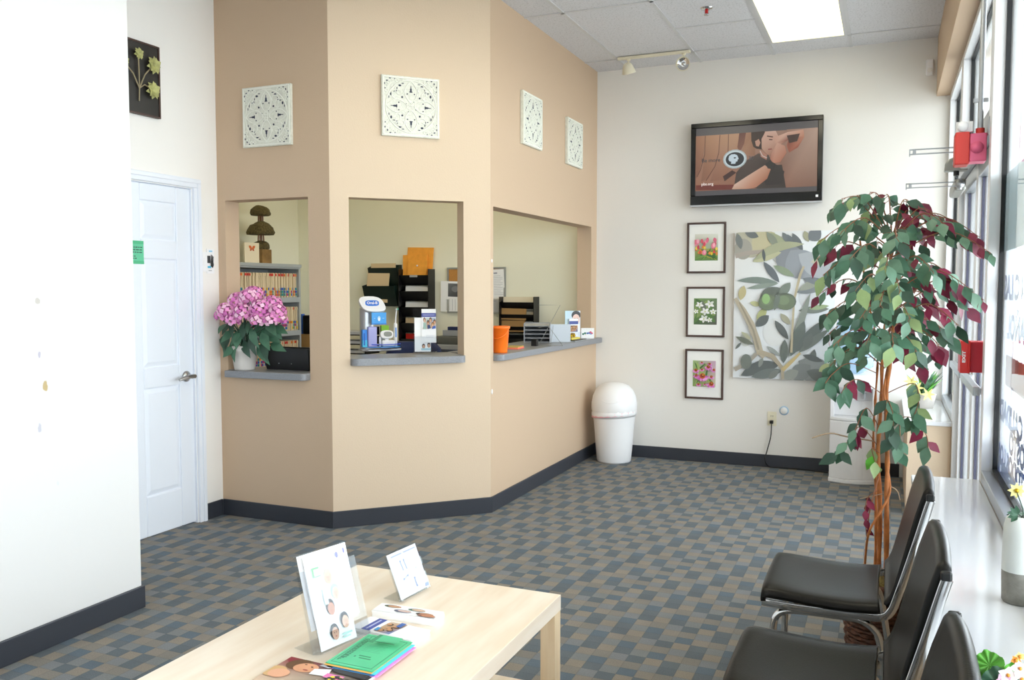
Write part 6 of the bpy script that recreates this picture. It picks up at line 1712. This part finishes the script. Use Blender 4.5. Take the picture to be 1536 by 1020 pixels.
def art_green(A):
    A.rect(0, 1, 0, 1, '5fd09c')
    d = '2f8a62'
    for r_ in ((.06, .94, .05, .062), (.06, .94, .938, .95), (.06, .072, .05, .95), (.928, .94, .05, .95)): A.rect(*r_, d)
    for k, (u, l) in enumerate(((.12, .8), (.18, .75), (.24, .8), (.30, .7))):
        v = .12
        rr_ = random.Random(k)
        while v < l: s_ = rr_.uniform(.02, .06); A.rect(u, u+.025, v, v+s_, '2c7a58'); v += s_+.012
    A.poly([(.33, .62), (.44, .62), (.44, .9), (.36, .9)], '3c946c'); A.poly([(.44, .7), (.88, .72), (.88, .9), (.44, .9)], '56c492'); A.rect(.44, .88, .66, .68, d)
    for k in range(7): A.rect(.46, .86-.02*(k % 3), .60-.045*k, .607-.045*k, '46a87c')
    A.rect(.55, .8, .17, .2, d); A.rect(.6, .85, .11, .14, d); A.ell(.5, .14, .02, .02, d)
# text runs along the long side: swap the axes for this sheet
quadthing('flyer', 'bright green flyer with dark lettering on top of the coloured pile', 'flyer', [gx4[0], gx4[1], gx4[2], gx4[3]], TZ+0.013, 0.0012, 'teal_green', lambda A: art_green(A))

# ---- chairs
def smooth(pts, n=6):
    pts = [Vector(p) for p in pts]; out = []
    for i in range(len(pts)-1):
        a_, b_ = pts[i], pts[i+1]; p0_ = pts[max(0, i-1)]; p3_ = pts[min(len(pts)-1, i+2)]
        for k in range(n):
            t = k/n; out.append(0.5*((2*a_)+(-p0_+b_)*t+(2*p0_-5*a_+4*b_-p3_)*t*t+(-p0_+3*a_-3*b_+p3_)*t**3))
    out.append(pts[-1]); return out
CW = 0.237
def make_chair(label):
    g = thing('waiting_chair', label, 'chair', (0, 0, 0), 0, 'black vinyl waiting chairs along the window ledge')
    # seat pad
    b = MB(); rows_t, rows_b = [], []
    nx, ny = 16, 12
    prof = smooth([(-0.346, 0, 0.436), (-0.346, 0, 0.448), (-0.332, 0, 0.455), (-0.25, 0, 0.451), (-0.13, 0, 0.444), (-0.04, 0, 0.447), (0.0, 0, 0.452)], 4)
    for i in range(ny+1):
        v = -1+2*i/ny; row = []
        for q in prof:
            sag = 0.012*(1-v*v)*min(1, max(0, (q.x+0.346)/0.12)); edge = -0.014*max(0, abs(v)-0.8)/0.2
            row.append((q.x+0.006*abs(v)**3, v*CW, q.z-sag+edge+0.006))
        rows_t.append(row)
    b.grid(rows_t, 'vinyl_black', True); b.build('seat', g, thick=0.016)
    # backrest
    b = MB(); rows = []
    prof = smooth([(0.022, 0, 0.463), (0.045, 0, 0.50), (0.075, 0, 0.62), (0.103, 0, 0.74), (0.118, 0, 0.80), (0.125, 0, 0.824), (0.134, 0, 0.830), (0.141, 0, 0.822)], 4)
    for i in range(ny+1):
        v = -1+2*i/ny; row = []
        for k, q in enumerate(prof):
            t = max(0, min(1, (q.z-0.463)/0.37)); bowx = 0.006*(1-v*v)*t
            zc = q.z - 0.018*abs(v)**3*max(0, (t-0.75)/0.25)
            row.append((q.x+bowx, v*(CW-0.004-0.012*t), zc))
        rows.append(row)
    b.grid(rows, 'vinyl_black', True); b.build('backrest', g, thick=0.016)
    # side rails: one bent chrome bar per side, seat run then back run
    for s in (-1, 1):
        y = s*(CW-0.006)
        path = smooth([(-0.345, y, 0.424), (-0.25, y, 0.419), (-0.06, y, 0.421), (0.005, y, 0.424), (0.035, y, 0.445), (0.055, y, 0.50), (0.095, y, 0.64), (0.128, y, 0.765), (0.138, y, 0.800)], 5)
        b = MB(); hw3, hh3 = 0.0045, 0.012; rws = []
        for i, q in enumerate(path):
            a_ = path[max(0, i-1)]; c_ = path[min(len(path)-1, i+1)]; t = (c_-a_).normalized(); n_ = Vector((-t.z, 0, t.x))
            rws.append([q+n_*hh3+Vector((0, -hw3, 0)), q+n_*hh3+Vector((0, hw3, 0)), q-n_*hh3+Vector((0, hw3, 0)), q-n_*hh3+Vector((0, -hw3, 0))])
        b.grid(rws, 'chrome', True, closed_u=True); b.face(rws[0], 'chrome'); b.face(rws[-1][::-1], 'chrome')
        b.build('side_rail', g, bevel=0.002)
        b = MB(); b.box(0.124, 0.148, y-0.008, y+0.008, 0.796, 0.818, 'plastic_black'); b.build('rail_cap', g, bevel=0.005, segs=2)
        y = s*0.205
        b = MB(); b.tube(smooth([(-0.322, y, 0.004), (-0.316, y, 0.20), (-0.311, y, 0.335), (-0.298, y, 0.380), (-0.262, y, 0.398), (-0.20, y, 0.402), (-0.10, y, 0.402), (-0.05, y, 0.398), (-0.012, y, 0.376), (0.008, y, 0.335), (0.035, y, 0.18), (0.062, y, 0.004)], 5), 0.0115, 'chrome', 12); b.build('leg_frame', g)
    for x in (-0.25, -0.06):
        b = MB(); b.cyl((x, -0.205, 0.402), (x, 0.205, 0.402), 0.009, 'chrome', 10); b.build('cross_tube', g)
    return g
ch0 = make_chair('black vinyl chair with chrome sides farthest along the window, beside the tree')
ch0.location = (-0.005, 3.085, 0)
for yc, lb in ((2.315, 'black vinyl chair with chrome sides in the middle of the window row'), (1.595, 'black vinyl chair with only its back showing, nearest the camera')):
    c = copytree(ch0); c.location = (-0.005, yc, 0); c['label'] = lb

# ---- artificial tree in a wicker basket
TX, TY = -0.012, 3.66
g = thing('wicker_basket', 'brown woven wicker basket behind the far chair', 'basket', (TX, TY, 0))
b = MB()
for k in range(17):
    z = 0.012+k*0.0165; r_ = 0.104+0.018*(k/16)
    ring = [((r_+0.004*math.sin(a*14+k*PI))*math.cos(a), (r_+0.004*math.sin(a*14+k*PI))*math.sin(a), z) for a in [2*PI*i/84 for i in range(85)]]
    b.tube(ring, 0.009, 'wicker', 6, cap=False)
b.build('basket_weave', g)
b = MB(); b.tube([(0.126*math.cos(2*PI*i/40), 0.126*math.sin(2*PI*i/40), 0.292) for i in range(41)], 0.011, 'wicker', 8, cap=False); b.build('basket_rim', g)
b = MB(); b.lathe([(0, 0.002), (0.1, 0.002), (0.113, 0.26), (0, 0.262)], 'wicker', n=24); b.build('basket_liner', g)
b = MB(); b.ball((0, 0, 0), 0.108, 'moss', 24, 12, sz=0.28, wob=0.4); o = b.build('dry_moss'); o.location = (TX, TY, 0.287); tag(o, 'tuft of dry brown moss filling the wicker basket', 'moss'); o['kind'] = 'stuff'

g = thing('artificial_tree', 'tall artificial tree with green and burgundy leaves beside the window', 'tree', (TX, TY, 0.262))
O3 = Vector((TX, TY, 0.262))
def TP(px, py, dy=0.0):
    q = aty(px, py, TY+dy); q.x = min(q.x, 0.365); return q-O3
rr = random.Random(5)
def bentpath(a_, b_, n=6, w=0.008, sag=0.0):
    out = []
    for i in range(n+1):
        t = i/n; q = a_.lerp(b_, t); q += Vector((rr.uniform(-w, w), rr.uniform(-w, w), -sag*0)); out.append(q)
    return out
trunkA = [TP(1318, 852, .01), TP(1320, 760, .02), TP(1317, 680, .0), TP(1322, 600, .01), TP(1324, 520, .0), TP(1334, 430, .02), TP(1338, 350, .0)]
trunkB = [TP(1330, 852, -.02), TP(1330, 760, -.02), TP(1331, 680, .0), TP(1329, 600, -.01), TP(1338, 520, -.01), TP(1340, 440, .0), TP(1332, 345, .03)]
trunkC = [TP(1313, 852, .04), TP(1314, 740, .05), TP(1310, 660, .03), TP(1313, 600, .04), TP(1316, 520, .03), TP(1300, 440, .04), TP(1290, 360, .03)]
trunkA[0].z = trunkB[0].z = trunkC[0].z = 0.02
for tk, r_ in ((trunkA, (.010, .009, .009, .009, .008, .007, .004)), (trunkB, (.011, .010, .010, .009, .008, .007, .004)), (trunkC, (.006, .006, .006, .006, .006, .005, .003))):
    sm_ = smooth(tk, 5); rs = [r_[0]+(r_[-1]-r_[0])*i/(len(sm_)-1)+0.0015*math.sin(i*2.2) for i in range(len(sm_))]
    b = MB(); b.tube(sm_, rs, 'bark', 10); b.build('trunk', g)
b = MB()
b.tube(smooth([TP(1297, 850, -.03), TP(1303, 800, -.06), TP(1322, 765, -.05), TP(1335, 735, -.02), TP(1330, 690, .03), TP(1336, 640, -.04), TP(1326, 590, -.03), TP(1334, 540, .02)], 6), 0.0045, 'bark', 7)
b.tube(smooth([TP(1318, 715, -.03), TP(1303, 775, -.03), TP(1306, 800, -.05)], 5), 0.003, 'twig', 6)
b.tube(smooth([TP(1326, 740, 0), TP(1305, 745, -.02), TP(1290, 748, -.03)], 4), 0.002, 'twig_dry', 5); b.tube(smooth([TP(1330, 728, 0), TP(1345, 735, .02), TP(1350, 750, .03)], 4), 0.002, 'twig_dry', 5)
b.tube(smooth([TP(1312, 662, .0), TP(1270, 655, -.02), TP(1245, 650, -.03), TP(1218, 657, -.05)], 4), [0.003]*13, 'twig_dry', 5)
b.build('twining_stem', g)
ends = [(1262, 310, -.10), (1250, 322, .05), (1285, 305, .1), (1305, 300, -.05), (1330, 303, .12), (1228, 375, -.15), (1222, 402, .02), (1234, 425, -.22), (1226, 455, .10), (1238, 485, -.18), (1240, 515, .04), (1250, 530, -.25), (1262, 545, .12), (1245, 560, -.1),
        (1262, 360, -.25), (1275, 400, -.28), (1285, 445, -.30), (1290, 490, -.28), (1300, 525, -.3), (1330, 410, -.34), (1345, 370, -.28), (1350, 450, -.34), (1320, 470, -.36), (1365, 490, -.32), (1340, 530, -.32), (1375, 540, -.28),
        (1362, 312, .05), (1385, 318, .14), (1405, 335, .0), (1440, 352, .05), (1470, 368, -.04), (1487, 392, -.10), (1455, 372, .16), (1420, 350, -.18), (1395, 368, .22), (1400, 420, -.2), (1430, 430, .0), (1455, 445, -.1), (1476, 462, -.05), (1448, 470, .14), (1405, 470, .24), (1380, 430, .28),
        (1438, 500, -.18), (1425, 515, .1), (1410, 530, -.1), (1400, 500, .25), (1385, 560, .0), (1408, 548, .18), (1350, 400, .30), (1300, 400, .28), (1310, 460, .30), (1350, 500, .3), 
        (1300, 530, .1)]
roots = smooth([TP(1326, 560, 0), TP(1332, 500, 0), TP(1336, 430, 0), TP(1338, 365, 0)], 5)
tw = MB(); leaves = {k: MB() for k in ('leaf_green', 'leaf_mid', 'leaf_pale', 'leaf_dark', 'leaf_burgundy')}
def pickleaf(px, dy):
    x = rr.random()
    if px > 1335 and (dy > -0.05) and x < 0.55: return 'leaf_burgundy'
    if px > 1370 and x < 0.35: return 'leaf_burgundy'
    if px < 1335 and dy > 0.0 and x < 0.30: return 'leaf_burgundy'
    if dy < -0.05 and px < 1400 and x > 0.88: return 'leaf_pale'
    return rr.choice(['leaf_green', 'leaf_mid', 'leaf_dark', 'leaf_green', 'leaf_mid'])
for (px_, py_, dy) in ends:
    e = TP(px_, py_-12, dy)
    up = max(0.05, 0.10-0.0)
    # root on the trunk a little above or level with the end
    best = min(roots, key=lambda q: abs(q.z-(e.z-0.02)-0.0))
    mid_ = best.lerp(e, 0.55)+Vector((0, 0, 0.055+0.10*abs(e.x-best.x)))
    mid_.x = min(mid_.x, 0.36)
    path = smooth([best, mid_, e], 7)
    tw.tube(path, [0.0032*(1-i/len(path)*0.7) for i in range(len(path))], 'twig', 5)
    L_ = (e-best).length; nl = 6+int(L_*17)
    for k in range(nl):
        t = 0.20+0.80*(k+rr.random()*0.6)/nl; idx = min(len(path)-1, t*(len(path)-1)); i0 = int(idx); q = path[i0].lerp(path[min(i0+1, len(path)-1)], idx-i0)
        tan = (path[min(i0+1, len(path)-1)]-path[max(i0-1, 0)]).normalized()
        side = tan.cross(Vector((0, 0, 1))); side = side.normalized() if side.length > .01 else Vector((1, 0, 0))
        sg = -1 if k % 2 else 1
        d = (tan*rr.uniform(0.3, 0.9)+side*sg*rr.uniform(0.2, 0.9)+Vector((0, 0, -rr.uniform(0.35, 1.3)))).normalized()
        st_e = q+d*rr.uniform(0.008, 0.02)
        Lf = rr.uniform(0.05, 0.088)
        if st_e.x+TX > 0.30: Lf *= 0.8
        if st_e.x+TX+d.x*Lf > 0.377: d.x = -abs(d.x)*0.3; d.normalize(); st_e.x = min(st_e.x, 0.375-TX)
        tw.tube([q, st_e], 0.0012, 'twig', 4, cap=False)
        mt_ = pickleaf(px_, dy)
        nr = Vector((rr.uniform(-.7, .5), -rr.uniform(0.4, 1), rr.uniform(0.0, 0.8)))
        leaves[mt_].leaf(st_e, d, nr, Lf, Lf*rr.uniform(0.5, 0.62), mt_, rr.uniform(0.05, 0.3), rr.uniform(0.05, 0.25))
# lower sprays
for (pts_, cols, n_) in (([(1316, 668, 0), (1290, 640, -.05), (1268, 668, -.08), (1256, 682, -.09)], ['leaf_green', 'leaf_dark', 'leaf_burgundy', 'leaf_mid'], 7), ([(1318, 640, 0), (1300, 612, -.06), (1285, 640, -.08), (1276, 660, -.08)], ['leaf_green', 'leaf_mid', 'leaf_dark'], 7),
                         ([(1326, 620, -.02), (1345, 610, -.08), (1350, 650, -.10), (1348, 680, -.10)], ['leaf_green', 'leaf_mid'], 9), ([(1330, 640, 0), (1362, 625, .0), (1388, 650, .02), (1392, 672, .02)], ['leaf_mid', 'leaf_green', 'leaf_burgundy'], 7),
                         ([(1326, 640, -.02), (1330, 600, -.10), (1340, 625, -.12), (1336, 660, -.12)], ['leaf_green', 'leaf_mid', 'leaf_dark'], 9), ([(1320, 680, 0), (1308, 672, -.05), (1312, 690, -.06), (1318, 700, -.06)], ['leaf_pale', 'leaf_bright'], 4),
                         ([(1318, 735, -.02), (1303, 745, -.03), (1298, 765, -.04), (1300, 805, -.05)], ['leaf_burgundy'], 6), ([(1322, 590, -.02), (1290, 570, -.12), (1272, 575, -.16), (1262, 590, -.18)], ['leaf_dark', 'leaf_green', 'leaf_burgundy'], 8), ([(1330, 590, 0), (1370, 575, -.06), (1378, 600, -.08), (1372, 622, -.08)], ['leaf_mid', 'leaf_green', 'leaf_pale'], 8),
                         ([(1316, 560, -.02), (1275, 545, -.10), (1250, 560, -.14), (1238, 575, -.16)], ['leaf_dark', 'leaf_green', 'leaf_pale'], 8)):
    path = smooth([TP(*q) for q in pts_], 6); tw.tube(path, 0.0018, 'twig', 5)
    small = len(cols) == 1
    for k in range(n_):
        t = 0.3+0.7*(k+0.5)/n_; i0 = min(int(t*(len(path)-1)), len(path)-2); q = path[i0]
        d = Vector((rr.uniform(-.7, .7), rr.uniform(-.5, .3), -rr.uniform(0.4, 1.0))).normalized(); Lf = rr.uniform(.035, .05) if small else rr.uniform(.06, .085)
        c_ = rr.choice(cols)
        if c_ not in leaves: leaves[c_] = MB()
        if q.x+TX+d.x*Lf > 0.37: d.x = -abs(d.x)
        leaves[c_].leaf(q, d, Vector((rr.uniform(-.5, .3), -1, rr.uniform(0, .6))), Lf, Lf*.55, c_, rr.uniform(.05, .3), .15)
tw.build('twigs', g)
nm_ = {'leaf_green': ('foliage', 'mid green leaves'), 'leaf_mid': ('foliage', 'grey green leaves'), 'leaf_pale': ('foliage', 'pale yellow green leaves'), 'leaf_dark': ('foliage', 'dark green leaves'), 'leaf_burgundy': ('foliage', 'burgundy leaves'), 'leaf_bright': ('foliage', 'bright green leaves')}
for k, b in leaves.items():
    o = b.build(nm_[k][0], g); o['label'] = nm_[k][1]

# ---- vase with ivy on the near ledge
vx, vy = 0.338, 2.62
g = thing('ceramic_vase', 'white and grey ceramic vase on the ledge at the right edge', 'vase', (vx, vy, 0.6005))
b = MB(); b.lathe([(0.0, 0.0), (0.038, 0.0), (0.041, 0.005), (0.0425, 0.06), (0.043, 0.085)], 'ceramic_gray', n=32, capt=False); b.lathe([(0.043, 0.085), (0.0425, 0.15), (0.041, 0.20), (0.037, 0.220), (0.032, 0.230), (0.026, 0.232), (0.026, 0.225), (0.030, 0.20)], 'ceramic_white', n=32, capb=False, capt=False); b.build('vase_body', g)
g = thing('ivy_sprig', 'small green ivy sprig with a yellow white flower in the ceramic vase', 'plant', (vx, vy, 0.75))
b = MB(); b.tube([(0, 0, 0.0), (0.0, 0.0, 0.08), (-0.02, -0.01, 0.095), (-0.036, -0.02, 0.085)], 0.0018, 'leaf_dark', 5); b.tube([(0.005, 0, 0.0), (0.003, 0, 0.10), (-0.012, 0.012, 0.145)], 0.0016, 'leaf_dark', 5); b.build('stem', g)
b = MB()
for k in range(5): a = -0.6+k*0.55; b.leaf((-0.012, -0.026, 0.090), (math.cos(a+2.4), -0.3, math.sin(a+2.4)), (-0.2, -1, 0.3), 0.026, 0.015, 'leaf_green', 0.2, 0.2)
for k in range(4): a = k*1.7; b.leaf((0.01, 0, 0.085), (math.cos(a), math.sin(a), 0.2), (0, 0, 1), 0.04, 0.02, 'leaf_green', 0.3, 0.2)
b.build('foliage', g)
b = MB()
for k in range(8): a = k*PI/4; b.leaf((-0.012, 0.012, 0.146), (math.cos(a)*0.9, -0.3, math.sin(a)), (0, -1, 0.2), 0.022, 0.012, 'petal_yellow', 0.2, 0.1)
b.ball((-0.012, 0.008, 0.146), 0.006, 'gold', 8, 5); b.build('flower_head', g)['label'] = 'yellow white flower'

# ---- potted geranium on the near ledge (only its top shows in the lower right corner)
q = aty(1492, 1008, 1.62)
gxp, gyp = 0.25, 1.62
g = thing('flower_pot', 'low planter pot on the ledge in the lower right corner', 'pot', (gxp, gyp, 0.6005))
gz = q.z-0.6
b = MB(); b.lathe([(0, 0), (0.042, 0), (0.055, max(0.05, gz-0.05)), (0.058, max(0.055, gz-0.045)), (0.0, max(0.05, gz-0.055))], 'terracotta_white', n=24); b.build('pot_body', g)
g = thing('geranium', 'artificial plant with a round green leaf and pink white blossoms at the lower right corner', 'flower', (gxp, gyp, 0.6+max(0.03, gz-0.06)))
O4 = Vector(g.location)
b = MB(); st2 = MB()
def gleaf(px, py, yy, R_, mt_='leaf_bright'):
    c = aty(px, py, yy)-O4; st2.tube([(0, 0, 0), (c.x*.5, c.y*.5, c.z*.6), tuple(c)], 0.0015, 'leaf_bright', 5)
    nrm = Vector((-0.2, -0.8, 0.55)).normalized(); t1 = nrm.orthogonal().normalized(); t2 = nrm.cross(t1); rows = []
    for j in range(5):
        r_ = R_*j/4; rows.append([c+(t1*math.cos(2*PI*k/30)+t2*math.sin(2*PI*k/30))*r_*(1+0.06*math.sin(5*2*PI*k/30)+0.03*math.sin(15*2*PI*k/30))+nrm*(0.12*r_-0.0015*j*math.cos(10*2*PI*k/30)) for k in range(30)])
    b.grid(rows, mt_, True, closed_u=True)
gleaf(1484, 998, 1.63, 0.0235); gleaf(1500, 1030, 1.60, 0.03, 'leaf_green'); gleaf(1530, 1020, 1.66, 0.03); gleaf(1475, 1035, 1.62, 0.025, 'leaf_green')
st2.build('stem', g); b.build('foliage', g)
fcols = (('petal_white', 1512, 1012, .016), ('petal_white', 1530, 1002, .016), ('petal_light', 1505, 1022, .015), ('petal_orange', 1524, 990, .009), ('petal_yellow', 1530, 984, .008), ('petal_white', 1533, 1018, .016))
for mt_, px_, py_, R_ in fcols:
    c = aty(px_, py_, 1.60)-O4; b = MB()
    for k in range(5): a = k*2*PI/5+px_; b.leaf(c, (math.cos(a), -0.35, math.sin(a)), (0, -1, 0.2), R_, R_*0.8, mt_, 0.1, 0.1)
    b.ball(tuple(c+Vector((0, -0.003, 0))), 0.003, 'petal_orange', 8, 5); b.build('flower_head', g)

# ---- plants on the far ledge
q = aty(1392, 560, 6.55)
g = thing('planter', 'small pale planter on the far window ledge', 'pot', (0.25, 6.72, 0.6005))
b = MB(); b.lathe([(0, 0), (0.06, 0), (0.075, 0.09), (0.08, 0.095), (0.0, 0.085)], 'terracotta_white', n=24); b.build('pot_body', g)
g = thing('lily_plant', 'bright green leafy plant with pale lilies on the far window ledge', 'flower', (0.25, 6.72, 0.686))
r2 = random.Random(9); b = MB(); 
for k in range(34):
    a = r2.uniform(0, 2*PI); t = r2.uniform(0.2, 0.9); d = Vector((math.cos(a)*t, math.sin(a)*t, 1.0)); Lf = r2.uniform(0.12, 0.22)
    if d.normalized().x*Lf > 0.10: d.x *= 0.3
    b.leaf((r2.uniform(-.02, .02), r2.uniform(-.02, .02), 0), d, Vector((math.cos(a), math.sin(a), -0.3)), Lf, 0.028, r2.choice(['leaf_bright', 'leaf_mid', 'leaf_bright', 'leaf_green']), -0.25, 0.2)
b.build('foliage', g)
for (x, y, z) in ((-0.05, -0.08, 0.06), (0.02, -0.10, 0.02), (-0.09, -0.05, 0.10)):
    b = MB(); b.tube([(0, 0, 0), (x*.6, y*.6, z*.8+.02), (x, y, z)], 0.002, 'leaf_bright', 5)
    for k in range(6): a = k*PI/3; b.leaf((x, y, z), (math.cos(a), -0.6, math.sin(a)*0.9), (0, -1, 0), 0.05, 0.018, 'petal_yellow', 0.35, 0.15)
    b.build('lily', g)
